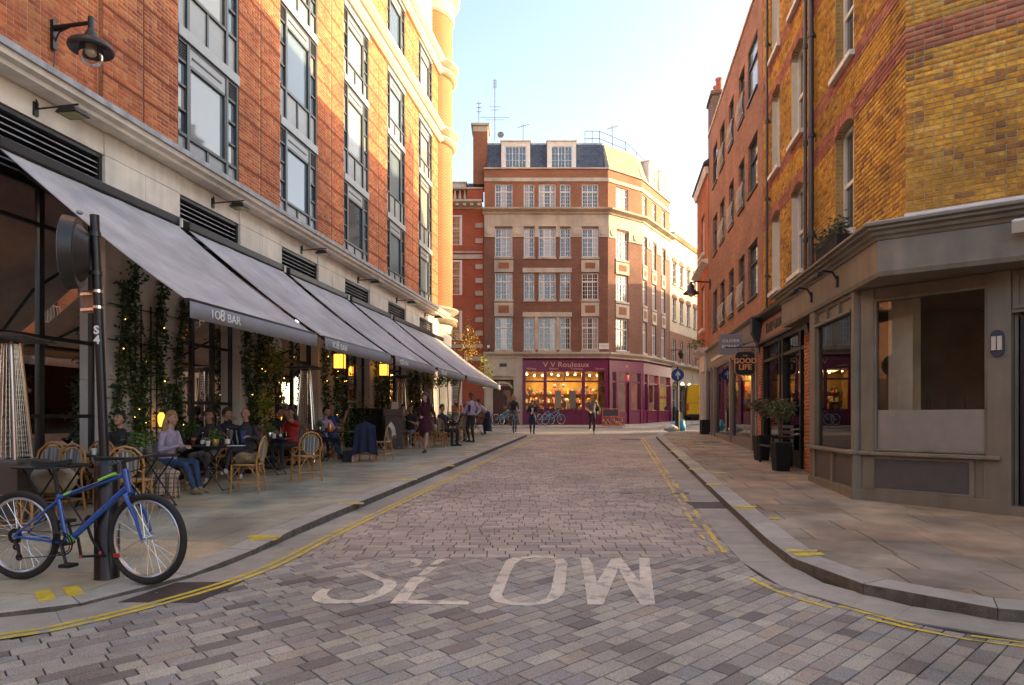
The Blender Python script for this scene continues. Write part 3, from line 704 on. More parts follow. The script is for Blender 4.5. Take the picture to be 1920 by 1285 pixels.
# restaurant glazing
def glazing(y0, y1, n):
    a0, a1 = A_(y0), A_(y1); b = B0 - .22; w = MB(); top = 5.1; g0 = pz(y0)
    xs = [a0 + (a1 - a0) * k / n for k in range(n + 1)]; zs = [g0 + .02, g0 + .55, g0 + 1.45, g0 + 2.65, top - .6, top]
    for x in xs: w.box(ST, x - .045, x + .045, b - .05, b + .05, g0 - .1, top)
    for s, e in zip(xs, xs[1:]):
        for z in zs[1:-1] + [top - .04]: w.box(ST, s + .045, e - .045, b - .04, b + .04, z - .03, z + .03)
    sf = w.build("shopfront", m_black, LB)
    for s, e in zip(xs, xs[1:]):
        for k in range(1, 5): MB().box(ST, s + .045, e - .045, b - .008, b + .008, zs[k] + .03, zs[k + 1] - .03).build("pane", m_glass2, sf)
        MB().box(ST, s + .045, e - .045, b - .03, b + .02, zs[0] - .1, zs[1] - .03).build("stallriser", m_black, sf)
glazing(5.0, 11.06, 6)
for k, (y0, y1) in enumerate(BAYS):
    if k != 1: glazing(y0, y1, 3)
# doorway bay: dark opening with door leaves
a0, a1 = A_(BAYS[1][0]), A_(BAYS[1][1]); w = MB(); g0 = pz(17)
for x in (a0, (a0 + a1) / 2 - .03, a1 - .07): w.box(ST, x, x + .07, B0 - .3, B0 - .2, g0, 5.1)
w.box(ST, a0, a1, B0 - .3, B0 - .2, g0 + 2.5, g0 + 2.6); dr = w.build("doorway", m_black, LB)
MB().box(ST, a0 + .07, (a0 + a1) / 2 - .03, B0 - .27, B0 - .25, g0 + .05, g0 + 2.5).build("door_leaf", m_glass2, dr)
MB().box(ST, (a0 + a1) / 2 + .04, a1 - .07, B0 - .27, B0 - .25, g0 + .05, g0 + 2.5).build("door_leaf", m_glass2, dr)
MB().box(ST, a0 + .07, a1 - .07, B0 - .27, B0 - .255, g0 + 2.6, 5.08).build("pane", m_glass2, dr)
# inside of the restaurant: floor, ceiling, counters, lamps
ri = MB(); ri.box(ST, A_(3), A_(32), B0 - 4.3, B0 - .3, .2, .42); ri.box(ST, A_(3), A_(32), B0 - 4.3, B0 - .42, 5.15, 5.25)
for k in range(12): y = 5 + k * 2.2; ri.box(ST, A_(y), A_(y) + .25, B0 - 4.3, B0 - 4.1, .4, 5.1)
ri.build("interior", m_interior, LB)
r2 = MB()
for k in range(14):
    y = 6 + k * 1.8 + random.uniform(-.4, .4); r2.box(ST, A_(y), A_(y) + random.uniform(.5, 1.2), B0 - random.uniform(2.2, 3.6), B0 - 2, pz(y), pz(y) + random.uniform(.8, 1.6))
r2.build("interior_furniture", m_wood, LB)
lm = MB()
for k in range(11):
    y = 6.2 + k * 2.3; x, yy, _ = ST.P(A_(y), B0 - 1.6 - (k % 3) * .6, 0); lm.ball((x, yy, 3.4 + (k % 2) * .5), .10, 8, 5)
lm.build("interior_lamps", m_lamp, LB)
for k in range(4):
    ld = bpy.data.lights.new("ceiling_light", 'AREA'); ld.shape = 'RECTANGLE'; ld.size = 4.5; ld.size_y = 1.5; ld.energy = 75; ld.color = (1, .62, .30)
    lo = bpy.data.objects.new("ceiling_light", ld); COL.objects.link(lo); lo.location = ST.P(A_(8.5 + 6 * k), B0 - 1.9, 4.9); lo.rotation_euler = (0, 0, math.atan2(ST.u.y, ST.u.x)); attach(lo, LB)
# ---- awnings ----
FAB = mat("awning_fabric", (.64, .60, .595), .85, noise=.25, nscale=1.6, fine=.12, streak=.12, stain=.22, bump=.5, bscale=14)
def translucent(m, c, f):
    nt = m.node_tree; N = nt.nodes; out = N["Material Output"]; src = out.inputs[0].links[0].from_socket; t = N.new("ShaderNodeBsdfTranslucent"); t.inputs[0].default_value = (*c, 1); x = N.new("ShaderNodeMixShader"); x.inputs[0].default_value = f
    nt.links.new(src, x.inputs[1]); nt.links.new(t.outputs[0], x.inputs[2]); nt.links.new(x.outputs[0], out.inputs[0])
translucent(FAB, (.70, .64, .64), .13)
FABV = mat("awning_valance", (.28, .265, .285), .85, noise=.1, fine=.08)
m_wtext = mat("white_lettering", (.80, .78, .74), .6)
AW = [(8.37, 12.28, "first"), (12.32, 16.22, "second"), (16.28, 20.16, "third"), (20.24, 24.1, "fourth"), (24.2, 31.5, "fifth")]
AWL = ["nearest grey fabric awning lettered 108 BAR, reaching over the chairs beside the sign post", "grey awning second from the camera, lettered 108 BAR, over the potted vine pier",
       "middle grey awning of five, above the restaurant doorway and lanterns", "fourth grey awning from the camera, short valance above the lectern", "last and longest grey awning, ending at the street corner beside the turret"]
for i, (y0, y1, nm) in enumerate(AW):
    bt, zt, bf, zf = sb(-8.3), 5.24, sb(-5.48), 3.10
    s0, s1 = 1.0121 * y0 + .14, 1.0121 * y1 - .14
    a_t, a_f = K1 * -8.3, K1 * -5.48
    root = place("awning", AWL[i], "awning", (*ST.P(s0 + a_t, bt, 0)[:2], 5.2), "awnings along the restaurant front")
    nx, ny = 30 if i == 4 else 18, 14; V = []; Fc = []
    for r in range(ny + 1):
        t = r / ny; bb = bt + (bf - bt) * t; zz = zt + (zf - zt) * t - .07 * math.sin(PI * t)
        for c in range(nx + 1):
            q = c / nx; a = s0 + (s1 - s0) * q + a_f
            seam = .012 * abs(math.sin(PI * q * (5 if i < 4 else 10)))
            V.append(ST.P(a, bb, zz - seam + .012 * math.sin(9 * q + 4 * t) * math.sin(PI * t) + .006 * math.sin(23 * q + 7 * t)))
    n = len(V); V2 = [(x, y, z - .012) for x, y, z in V]
    for r in range(ny):
        for c in range(nx): k = r * (nx + 1) + c; Fc.append((k, k + nx + 1, k + nx + 2, k + 1)); Fc.append((n + k, n + k + 1, n + k + nx + 2, n + k + nx + 1))
    mb = MB(); mb.mesh(V + V2, Fc); mb.build("fabric", FAB, root, smooth=True)
    V = []; Fc = []; nv = 60 if i == 4 else 34
    for c in range(nv + 1):
        a = s0 + (s1 - s0) * c / nv + a_f; wv = .012 * math.sin(c * .9) + .006 * math.sin(c * 2.3); V += [ST.P(a, bf + .045, zf - .02), ST.P(a, bf + .045 + wv * .5, zf - .12), ST.P(a, bf + .045 + wv, zf - .235)]
    for c in range(nv):
        for r in range(2): k = c * 3 + r; Fc.append((k, k + 3, k + 4, k + 1))
    mb = MB(); mb.mesh(V, Fc); vo = mb.build("valance", FABV, root, smooth=True)
    md = vo.modifiers.new("solid", 'SOLIDIFY'); md.thickness = .006
    mb = MB(); mb.box(ST, s0 + a_f, s1 + a_f, bf - .03, bf + .035, zf - .05, zf + .02); mb.build("front_bar", m_black, root)
    mb = MB(); mb.box(ST, s0 + a_f - .02, s1 + a_f + .05, bt - .12, bt + .08, zt - .03, zt + .13); mb.build("cassette", m_black, root, bevel=.02)
    for q in (s0 + a_f + .35, s1 + a_f - .35):
        mb = MB(); e = (s0 + s1) / 2 + a_f; el = q + (e - q) * .35
        mb.tube([ST.P(q, bt, zt - .2), ST.P(el, (bt + bf) / 2, (zt + zf) / 2 - .28), ST.P(q, bf - .04, zf - .06)], .028, 6); mb.build("folding_arm", m_black, root)
    if i < 4:
        for k, q in ((0, s1 + a_f),):
            mb = MB(); mb.box(ST, q, q + .04, bt + .08, bt + .12, zt - .06, zt + .1); mb.build("bracket", m_white, root)
    tw_ = s0 + a_f + (.75 if i == 0 else .62)
    if i < 4:
        text("1O", .17, m_wtext, root, facing(ST.P(tw_ - .22, bf + .062, zf - .125), ST.u), bold=-.0, sx=1.0)
        text("8", .225, m_wtext, root, facing(ST.P(tw_ - .06, bf + .062, zf - .115), ST.u))
        text("BAR", .165, m_wtext, root, facing(ST.P(tw_ + .22, bf + .062, zf - .13), ST.u), sx=1.1)
# flood lamps on arms under the ledge
for k, (Y, nm) in enumerate([(9.75, "over the first louvre"), (14.04, "over the second louvre"), (18.0, "over the third louvre"), (21.95, "over the fourth louvre"), (25.8, "over the fifth louvre"), (29.6, "over the last louvre by the turret")]):
    root = place("flood_lamp", "dark flood lamp on an arm under the ledge, " + nm, "lamp", ST.P(A_(Y), B0, 6.1), "flood lamps under the ledge")
    mb = MB(); a = A_(Y); mb.box(ST, a - .04, a + .04, B0, B0 + .03, 6.0, 6.2); mb.tube([ST.P(a, B0 + .02, 6.1), ST.P(a, B0 + .72, 6.12)], .014, 6); mb.tube([ST.P(a, B0 + .02, 6.24), ST.P(a, B0 + .04, 6.2), ST.P(a, B0 + .04, 6.1)], .012, 6)
    mb.tube([ST.P(a, B0 + .6, 6.12), ST.P(a, B0 + .6, 6.05)], .012, 6); mb.build("arm", m_black, root)
    mb = MB(); V = [ST.P(a - .11, B0 + .52, 6.06), ST.P(a + .11, B0 + .52, 6.06), ST.P(a + .11, B0 + .74, 6.06), ST.P(a - .11, B0 + .74, 6.06), ST.P(a - .14, B0 + .46, 5.97), ST.P(a + .14, B0 + .46, 5.97), ST.P(a + .14, B0 + .80, 5.97), ST.P(a - .14, B0 + .80, 5.97)]
    mb.mesh(V, [(0, 1, 2, 3), (4, 7, 6, 5), (0, 4, 5, 1), (1, 5, 6, 2), (2, 6, 7, 3), (3, 7, 4, 0)]); mb.build("lamp_housing", m_black, root)
    mb = MB(); mb.box(ST, a - .11, a + .11, B0 + .5, B0 + .77, 5.962, 5.968); mb.build("lamp_glass", mat("flood_glass", (.35, .30, .08), .2), root)
# swan-neck street lamp on the brick wall
def wall_lamp(root, P, z, out=.66, R=.30, sgn=1):
    mb = MB(); mb.box(ST, P[0] - .04, P[0] + .04, P[1], P[1] + sgn * .05, z - .22, z + .22); mb.tube([ST.P(P[0], P[1] + sgn * .05, z + .1), ST.P(P[0], P[1] + sgn * out * .4, z + .12), ST.P(P[0], P[1] + sgn * out, z + .13)], [.045, .03, .03], 8)
    mb.tube([ST.P(P[0], P[1] + sgn * .04, z - .1), ST.P(P[0], P[1] + sgn * .12, z + .04), ST.P(P[0], P[1] + sgn * out * .45, z + .1)], .015, 6)
    mb.tube([ST.P(P[0], P[1] + sgn * .04, z - .18), ST.P(P[0], P[1] + sgn * .02, z - .5)], .008, 6)
    mb.tube([ST.P(P[0], P[1] + sgn * out, z + .21), ST.P(P[0], P[1] + sgn * out, z + .02)], .045, 10); mb.build("bracket", m_black, root)
    c = ST.P(P[0], P[1] + sgn * out, z)
    mb = MB(); mb.lathe(c, [(.04, .04), (.06, .0), (.10, -.08), (.11, -.13), (R * .8, -.17), (R, -.22), (R + .015, -.27), (R, -.30), (R - .03, -.27), (.05, -.20)], 28, cap=False); mb.build("shade", mat("lamp_shade_paint", (.05, .045, .045), .35, metal=.4), root, smooth=True)
    mb = MB(); mb.lathe(c, [(.15, -.22), (.17, -.33), (.16, -.43), (.11, -.50), (.02, -.53)], 20, cap=False); mb.build("globe", glassmat("lamp_globe", (.85, .82, .78), 1.45, .05), root, smooth=True)
    mb = MB(); mb.lathe(c, [(.07, -.2), (.075, -.34), (.05, -.37)], 14); mb.build("bulb", mat("frosted_bulb", (.75, .62, .42), .4), root, smooth=True)
wl = place("street_lamp", "dark swan-neck wall lamp with a clear glass globe on the orange brick wall", "lamp", ST.P(A_(10.15), B0 - .1, 7.4))
wall_lamp(wl, (A_(10.15), B0 - .09), 7.42)
# ---------------- right side ----------------
SR = Fr((0, 0), (K1, K2), (-K2, K1)); BR = -sb(4.0)
def R_(Y, Lt=4.0): return sa(Y, Lt)
def holed(fr, b0, b1, a0, a1, z0, z1, rects, m, parent, name="wall", extra=None):
    """a wall of thickness b0..b1 with rectangular openings (a0,a1,z0,z1)"""
    xs = sorted({a0, a1, *[r[0] for r in rects], *[r[1] for r in rects]}); mb = MB()
    for s, e in zip(xs, xs[1:]):
        if e - s < 1e-4: continue
        hs = sorted([(r[2], r[3]) for r in rects if r[0] <= s + 1e-5 and r[1] >= e - 1e-5]); z = z0
        for p, q in hs:
            if p > z: mb.box(fr, s, e, b0, b1, z, p)
            z = q
        if z < z1: mb.box(fr, s, e, b0, b1, z, z1)
    if extra: extra(mb)
    return mb.build(name, m, parent)
def sash(fr, a0, a1, z0, z1, b, parent, nx=2, ny=4, mf=None, mg=None, split=None, depth=.05, fw=.05, mw=.022, vs=(), arch=0):
    mf = mf or m_white; mg = mg or m_gmix; w = MB()
    w.box(fr, a0, a0 + fw, b - depth, b + .02, z0, z1); w.box(fr, a1 - fw, a1, b - depth, b + .02, z0, z1)
    w.box(fr, a0 + fw, a1 - fw, b - depth, b + .02, z0, z0 + fw); w.box(fr, a0 + fw, a1 - fw, b - depth, b + .02, z1 - fw, z1)
    ia, ib, iz, jz = a0 + fw, a1 - fw, z0 + fw, z1 - fw
    for v in vs: w.box(fr, ia + (ib - ia) * v - fw * .45, ia + (ib - ia) * v + fw * .45, b - depth, b + .018, iz, jz)
    if split: zz = iz + (jz - iz) * split; w.box(fr, ia, ib, b - depth, b + .016, zz - fw * .5, zz + fw * .5)
    for k in range(1, nx): x = ia + (ib - ia) * k / nx; w.box(fr, x - mw / 2, x + mw / 2, b - depth * .6, b + .008, iz, jz)
    for k in range(1, ny): z = iz + (jz - iz) * k / ny; w.box(fr, ia, ib, b - depth * .6, b + .006, z - mw / 2, z + mw / 2)
    f = w.build("window", mf, parent)
    edges = [0] + sorted(vs) + [1]
    for s, e in zip(edges, edges[1:]): MB().box(fr, ia + (ib - ia) * s + .001, ia + (ib - ia) * e - .001, b - depth * .75, b - depth * .5, iz, jz).build("pane", mg, f)
    return f
# --- yellow stock brick corner building ---
m_yface = brickmat("stock_brick_reveal", (.47, .29, .08), (.38, .22, .06), (.40, .33, .22))
CB = Vector((5.44, 9.22)); FD = Fr(CB, (.8, -.6), (-.6, -.8))
YBd = place("corner_building", "yellow stock brick building with red bands and sash windows above the taupe shop", "building", (7.5, 11, gz(11)))
ZY0, ZY1 = 4.28, 15.0
COLS = [(11.25, 12.2, 0), (14.3, 15.25, 1), (16.3, 17.15, 1)]; ROWS = [(4.78, 6.75), (7.78, 9.85), (10.75, 12.85)]
a0, a1 = R_(9.22), R_(18.2)
rects = [(R_(y0), R_(y1), z0, z1) for y0, y1, _ in COLS for z0, z1 in ROWS]
RISE = .16
def arches(mb, b0, b1):
    for r in rects:
        c = (r[0] + r[1]) / 2; hw = (r[1] - r[0]) / 2
        for sg in (-1, 1):
            out = [(c + sg * hw, r[3] - RISE), (c + sg * hw, r[3])] + [(c + sg * hw * k / 5, r[3]) for k in (0,)] + [(c + sg * hw * math.sin(t), r[3] - RISE + RISE * math.cos(t)) for t in (.3, .6, .9, 1.2, 1.45)]
            mb.plate(SR, out, b0, b1)
holed(SR, BR - .25, BR - .014, a0, a1, ZY0, ZY1, rects, m_ymort, YBd, "mortar_face", lambda mb: arches(mb, BR - .25, BR - .014))
c = MB(); c.box(SR, a0 + 1.0, a1, BR - 10, BR - .26, 4.1, ZY1); c.slab([(5.6, 9.3), (5.8 + 18, 9.3 - 13.9), (27, 3), (10, 22)], 4.1, ZY1); c.slab([(11, 12.5), (24, 2.2), (27, 3), (12, 20)], -1, 4.1); c.build("wall", m_yface, YBd)
m = MB(); m.box(FD, 0, 22, -.3, -.014, ZY0, ZY1); m.build("mortar_face", m_ymort, YBd)
def hole_fn(z):
    o = []
    for r in rects:
        if r[2] < z < r[3]:
            c_ = (r[0] + r[1]) / 2; hw = (r[1] - r[0]) / 2; sp = r[3] - RISE
            h = hw if z < sp else hw * math.sqrt(max(0, 1 - ((z - sp) / RISE) ** 2)); o.append((c_ - h, c_ + h))
    return o
BANDS = [(6.64, 6.93), (7.50, 7.79), (9.72, 10.02), (10.50, 10.80), (12.8, 13.1)]
def in_band(z): return any(p - .01 < z < q + .01 for p, q in BANDS)
bl = lay_bricks(a0 + .002, a1, ZY0, 14.2, [hole_fn]); bd = lay_bricks(0.002, 7.2, ZY0, 11.4)
for fr, b, L_, ns in ((SR, BR - .014, bl, 90), (FD, -.014, bd, 200)):
    yy = [q for q in L_ if not in_band((q[2] + q[3]) / 2)]; rr2 = [q for q in L_ if in_band((q[2] + q[3]) / 2)]
    brick_wall(fr, b, yy, m_ybrick, YBd, single=ns, depth=.010); brick_wall(fr, b, rr2, m_rband, YBd, single=0, depth=.014, name="band_brick")
for (y0, y1, wr) in COLS:
    for (z0, z1) in ROWS:
        p, q = R_(y0), R_(y1)
        # rubbed arch of brick voussoirs, sill, painted reveal
        MB().box(SR, p - .08, q + .08, BR - .2, BR + .09, z0 - .10, z0 - .002).build("sill", m_white, YBd, bevel=.008)
        vo = MB(); cc = (p + q) / 2; hw = (q - p) / 2 + .02
        for k in range(13):
            t = -1.15 + 2.3 * k / 12; x = cc + hw * math.sin(t) / math.sin(1.15) * 1.0; zz = z1 - RISE + RISE * math.cos(t * 1.25); vo.box(SR, x - .03, x + .03, BR - .1, BR + .012, zz + .005, zz + .2)
        vo.build("arch_bricks", m_rband, YBd)
        rv = MB(); rv.box(SR, q - .012, q, BR - .24, BR - .016, z0, z1 - RISE); rv.box(SR, p, p + .012, BR - .24, BR - .016, z0, z1 - RISE)
        rv.build("reveal", m_offwhite if wr else m_yface, YBd)
        f = sash(SR, p + .012, q - .012, z0, z1 - .03, BR - .17, YBd, 2, 2, m_white, m_gdark, split=.5, fw=.07)
# white lead ledge over the shop, cornice and fascia
m_taupe = mat("taupe_paint", (.23, .195, .14), .5, noise=.15, nscale=4, streak=.22, stain=.2, fine=.08, bump=.2)
m_taupe2 = mat("dark_grey_panel", (.085, .078, .075), .5, noise=.12)
SH = place("corner_shop", "taupe painted corner shopfront with canted window, half frosted glass and panelled stall riser", "shop", (6.2, 9.6, gz(9.5) + .09))
FF = Fr((4.96, 9.02), (.8, -.6), (-.6, -.8)); FSO = Vector((5.27, 10.0)); FSH = Fr(FSO, (.66, -.75), (-.75, -.66)); BL = -sb(3.6); BFL = -sb(3.55)
aC = sa(9.02, 3.55)
def both(prof_lo, prof_hi):
    pass
# fascia: left run along the street and right run along the side street, mitred
def mitre(prof, name, m, mats=None):
    # prof (out, z): out measured from the fascia faces
    n = len(prof); nl = SR.n; nr = FF.n; c0 = Vector((4.96, 9.02, 0)); bis = (nl + nr) / (1 + nl.dot(nr)); V = []
    e0 = Vector(SR.P(sa(14.2, 3.55), BFL, 0)); e1 = c0 + FF.u * 9
    for o_, z in prof: p = e0 + nl * o_; V.append((p.x, p.y, z))
    for o_, z in prof: p = c0 + bis * o_; V.append((p.x, p.y, z))
    for o_, z in prof: p = e1 + nr * o_; V.append((p.x, p.y, z))
    mb = MB(); mb.mesh(V, [tuple(range(n)), tuple(range(2 * n, 3 * n))[::-1]] + [(s * n + i, s * n + (i + 1) % n, (s + 1) * n + (i + 1) % n, (s + 1) * n + i) for s in (0, 1) for i in range(n)])
    return mb.build(name, m, SH)
mitre([(-.3, 3.50), (0, 3.50), (.02, 3.56), (.02, 3.98), (-.3, 3.98)], "fascia", m_taupe)
mitre([(-.3, 3.981), (.04, 3.981), (.06, 4.02), (.10, 4.04), (.11, 4.08), (.17, 4.10), (.17, 4.13), (.22, 4.15), (.22, 4.185), (-.3, 4.19)], "cornice", m_taupe)
mitre([(-.5, 4.191), (.20, 4.191), (.16, 4.215), (-.5, 4.28)], "lead_capping", m_lead)
MB().box(FD, .02, 12, 0.0, .30, 4.285, 4.33).build("stone_ledge", m_white, SH)
sof = MB(); q0 = ST.P(sa(14.2, 3.6), sb(3.6), 0); sof.slab([(4.98, 9.04), (4.98 + 7.2, 9.04 - 5.4), (15, 8), (10, 14), (q0[0], q0[1])], 3.505, 3.6); sof.build("soffit", m_taupe, SH)
g9 = gz(9.6) + .09
# canted front: pilaster, window, pier, door
w = MB()
w.box(FSH, -.02, .16, -.12, .04, 1.08, 3.50); w.box(FSH, .16, 1.58, -.06, .02, 3.34, 3.50); w.box(FSH, .16, 1.58, -.08, .05, 3.30, 3.34)
w.box(FSH, 1.56, 1.82, -.12, .05, g9 - .2, 3.50); w.box(FSH, .16, .19, -.06, .03, 1.1, 3.30); w.box(FSH, 1.53, 1.56, -.06, .03, 1.1, 3.30); w.box(FSH, .19, 1.53, -.06, .03, 1.1, 1.13)
w.box(SR, sa(10.05, 3.6), sa(10.16, 3.6), BL - .14, BL + .02, 1.08, 3.5); w.box(SR, sa(11.98, 3.6), sa(12.3, 3.6), BL - .12, BL + .03, .2, 3.5)
w.box(SR, sa(10.16, 3.6), sa(11.98, 3.6), BL - .1, BL + .04, 3.20, 3.25); w.box(SR, sa(10.16, 3.6), sa(11.98, 3.6), BL - .1, BL + .0, 3.44, 3.5); w.box(SR, sa(10.16, 3.6), sa(11.98, 3.6), BL - .08, BL - .03, 3.25, 3.44)
for y in (10.76, 11.36): w.box(SR, sa(y, 3.6) - .025, sa(y, 3.6) + .025, BL - .1, BL + .02, 3.25, 3.44)
w.box(SR, sa(10.16, 3.6), sa(10.19, 3.6), BL - .08, BL - .01, 1.1, 3.2); w.box(SR, sa(11.95, 3.6), sa(11.98, 3.6), BL - .08, BL - .01, 1.1, 3.2)
w.build("shop_frame", m_taupe, SH, bevel=.006)
MB().box(FSH, .19, 1.53, -.035, -.025, 1.13, 3.30).build("pane", m_glass, SH)
MB().box(FSH, .19, 1.53, -.05, -.037, 1.13, 1.70).build("frosted_film", mat("frosted_film", (.70, .64, .52), .55, noise=.08), SH)
MB().box(SR, sa(10.19, 3.6), sa(11.95, 3.6), BL - .05, BL - .04, 1.1, 3.2).build("pane", m_glass, SH)
s = MB(); s.box(FSH, -.04, 1.72, -.15, .12, 1.035, 1.09); s.box(SR, sa(10.0, 3.6), sa(12.3, 3.6), BL - .15, BL + .10, 1.035, 1.09); s.build("sill", m_taupe, SH, bevel=.012)
s = MB(); s.box(FSH, .0, 1.62, -.14, .02, g9 - .2, 1.03); s.box(FSH, -.03, 1.66, -.1, .06, g9 - .2, g9 + .16); s.box(SR, sa(10.0, 3.6), sa(12.3, 3.6), BL - .14, BL, g9 - .2, 1.03); s.box(SR, sa(9.98, 3.6), sa(12.32, 3.6), BL - .1, BL + .05, g9 - .2, g9 + .17)
for p, q in ((0, .17), (1.36, 1.42), (1.52, 1.58)): s.box(FSH, p, q, 0, .045, g9 + .16, 1.03)
s.box(FSH, .17, 1.36, 0, .045, .98, 1.03); s.box(FSH, .17, 1.36, 0, .045, g9 + .16, g9 + .2)
for y in (10.02, 11.02, 12.2): s.box(SR, sa(y, 3.6) - .03, sa(y, 3.6) + .05, BL, BL + .04, g9 + .17, 1.03)
s.build("stall_riser", m_taupe, SH, bevel=.006)
MB().box(FSH, .17, 1.36, .021, .026, g9 + .2, .98).build("panel", m_taupe2, SH)
for y0, y1 in ((10.1, 11.0), (11.08, 12.16)): MB().box(SR, sa(y0, 3.6), sa(y1, 3.6), BL + .001, BL + .008, g9 + .2, 1.0).build("panel", m_taupe2, SH)
# entrance
d = MB(); d.box(FSH, 1.82, 3.4, -.1, .0, 2.95, 3.5); d.box(FSH, 1.84, 3.4, 0, .03, 3.42, 3.46); d.box(FSH, 1.84, 3.4, 0, .03, 3.0, 3.04); d.box(FSH, 1.84, 1.90, 0, .03, 3.04, 3.42); d.box(FSH, 1.83, 1.87, -.9, -.1, g9, 2.95); d.box(FSH, 3.2, 3.4, -.1, .02, g9, 2.95); d.box(FSH, 1.8, 3.4, -.12, .04, g9 - .2, g9 + .1); d.build("door_surround", m_taupe, SH)
i2 = MB(); i2.slab([(5.9, 12.6), (10, 15.6), (10.3, 15.2), (6.1, 12.3)], .2, 3.55); i2.slab([(10, 15.6), (17, 6), (17.3, 6.3), (10.3, 15.9)], .2, 3.55); i2.build("rear_wall", mat("dark_shop_interior", (.15, .13, .095), .8, noise=.4, nscale=1.5), SH); d = MB(); d.box(FSH, 1.90, 1.95, -.85, -.12, g9 + .1, 2.9); d.box(FSH, 1.90, 1.955, -.12, -.06, g9 + .1, 2.9); dl = d.build("door_leaf", m_black, SH); MB().box(FSH, 3.42, 24, -.6, 0, -1, 3.5).build("side_wall", m_taupe, SH)
mb = MB(); mb.tube([FSH.P(1.97, -.2, 1.3), FSH.P(1.99, -.2, 1.35), FSH.P(1.99, -.2, 1.75), FSH.P(1.97, -.2, 1.8)], .012, 6); mb.build("handle", m_chrome, dl)
# inside: floor, back wall, cream column
i_ = MB(); i_.box(FSH, -.2, 6, -4.6, -4.5, .2, 3.5); i_.slab([(5.35, 10.15), (5.35 + 3.5, 6.2), (12, 9), (7.5, 13.5), (5.75, 12.2)], .3, .45); i_.box(SR, sa(12.28, 3.6), sa(12.4, 3.6), BL - 6, BL - .1, .2, 3.5)
i_.build("interior", mat("dark_shop_interior", (.15, .13, .095), .8, noise=.4, nscale=1.5), SH)
MB().box(FSH, .12, .46, -1.0, -.65, .45, 3.5).build("column", mat("cream_column", (.72, .62, .42), .7, noise=.1), SH)
mb = MB(); mb.tube([FSH.P(1.9, -1.3, 3.5), FSH.P(1.9, -1.3, 2.7)], .01, 6); mb.ball(FSH.P(1.9, -1.3, 2.62), (.21, .21, .2), 18, 10); mb.build("pendant_shade", m_blackm, SH, smooth=True)
# small wall light and white flood lamp
wlt = place("wall_light", "oval dark bulkhead light with pale lens on the taupe pier by the door", "lamp", FSH.P(1.68, .05, 2.55))
c0 = FSH.P(1.68, .06, 2.56); mb = MB(); out = [(1.68 + .075 * math.cos(t) , 2.56 + .10 * (1 if math.sin(t) > 0 else -1) + .075 * math.sin(t)) for t in [2 * PI * (k + .5) / 16 for k in range(16)]]
mb.plate(FSH, out, .05, .09); mb.build("housing", mat("navy_metal", (.03, .04, .07), .4), wlt)
for x in (-.032, .032): MB().box(FSH, 1.68 + x - .025, 1.68 + x + .025, .09, .115, 2.47, 2.65).build("lens", mat("opal_lens", (.55, .50, .42), .3), wlt)
wf = place("flood_lamp", "white flood lamp fixed to the top of the taupe fascia", "lamp", FF.P(2.0, .1, 3.9))
mb = MB(); V = [FF.P(1.44, .2, 3.80), FF.P(1.66, .2, 3.80), FF.P(1.66, .3, 3.92), FF.P(1.44, .3, 3.92), FF.P(1.47, .1, 3.86), FF.P(1.63, .1, 3.86), FF.P(1.63, .2, 3.97), FF.P(1.47, .2, 3.97)]
mb.mesh(V, [(0, 3, 2, 1), (4, 5, 6, 7), (0, 1, 5, 4), (1, 2, 6, 5), (2, 3, 7, 6), (3, 0, 4, 7)]); mb.build("housing", m_white, wf); mb = MB(); mb.tube([FF.P(1.55, .02, 3.96), FF.P(1.55, .17, 3.95)], .02, 6); mb.tube([FF.P(1.44, .15, 3.96), FF.P(1.66, .15, 3.96)], .01, 6); mb.build("bracket", m_white, wf)
for k, Y in enumerate((10.6, 12.0)):
    tl = place("trough_lamp", ["curved lamp arm on the taupe fascia, the one nearer the shop corner", "curved lamp arm on the taupe fascia, the one nearer the brick pilaster"][k], "lamp", SR.P(sa(Y, 3.55), BFL, 3.9), "lamp arms on the taupe fascia")
    a = sa(Y, 3.55); mb = MB(); mb.tube([SR.P(a, BFL + .02, 3.75), SR.P(a, BFL + .1, 3.9), SR.P(a, BFL + .25, 3.93), SR.P(a, BFL + .34, 3.86)], .018, 6); mb.box(SR, a - .03, a + .03, BFL + .02, BFL + .05, 3.66, 3.84); mb.build("arm", m_black, tl)
    mb = MB(); mb.box(SR, a - .2, a + .2, BFL + .3, BFL + .38, 3.82, 3.88); mb.build("lamp_housing", m_black, tl, bevel=.01)
# drainpipes
for k, Y in enumerate((13.35, 13.75, 17.25)):
    a = R_(Y); dp = place("drainpipe", ["thick dark drainpipe on the yellow brick wall, nearest the corner", "thinner dark drainpipe just behind the thick one on the yellow brick", "dark drainpipe at the seam between yellow and red brick"][k], "pipe", SR.P(a, BR + .08, 4.4), "drainpipes on the right")
    mb = MB(); r = .055 if k == 0 else .035; mb.tube([SR.P(a, BR + .09, 4.3), SR.P(a, BR + .09, 14.5)], r, 10); mb.build("pipe", mat("pipe_paint", (.05, .04, .04), .4), dp, smooth=True)
    for z in (5.2, 7.2, 9.2, 11.2):
        mb = MB(); mb.tube([SR.P(a, BR + .09, z), SR.P(a, BR + .09, z + .09)], r + .018, 10); mb.box(SR, a - .02, a + .02, BR, BR + .06, z, z + .06); mb.build("collar", MATS["pipe_paint"], dp)
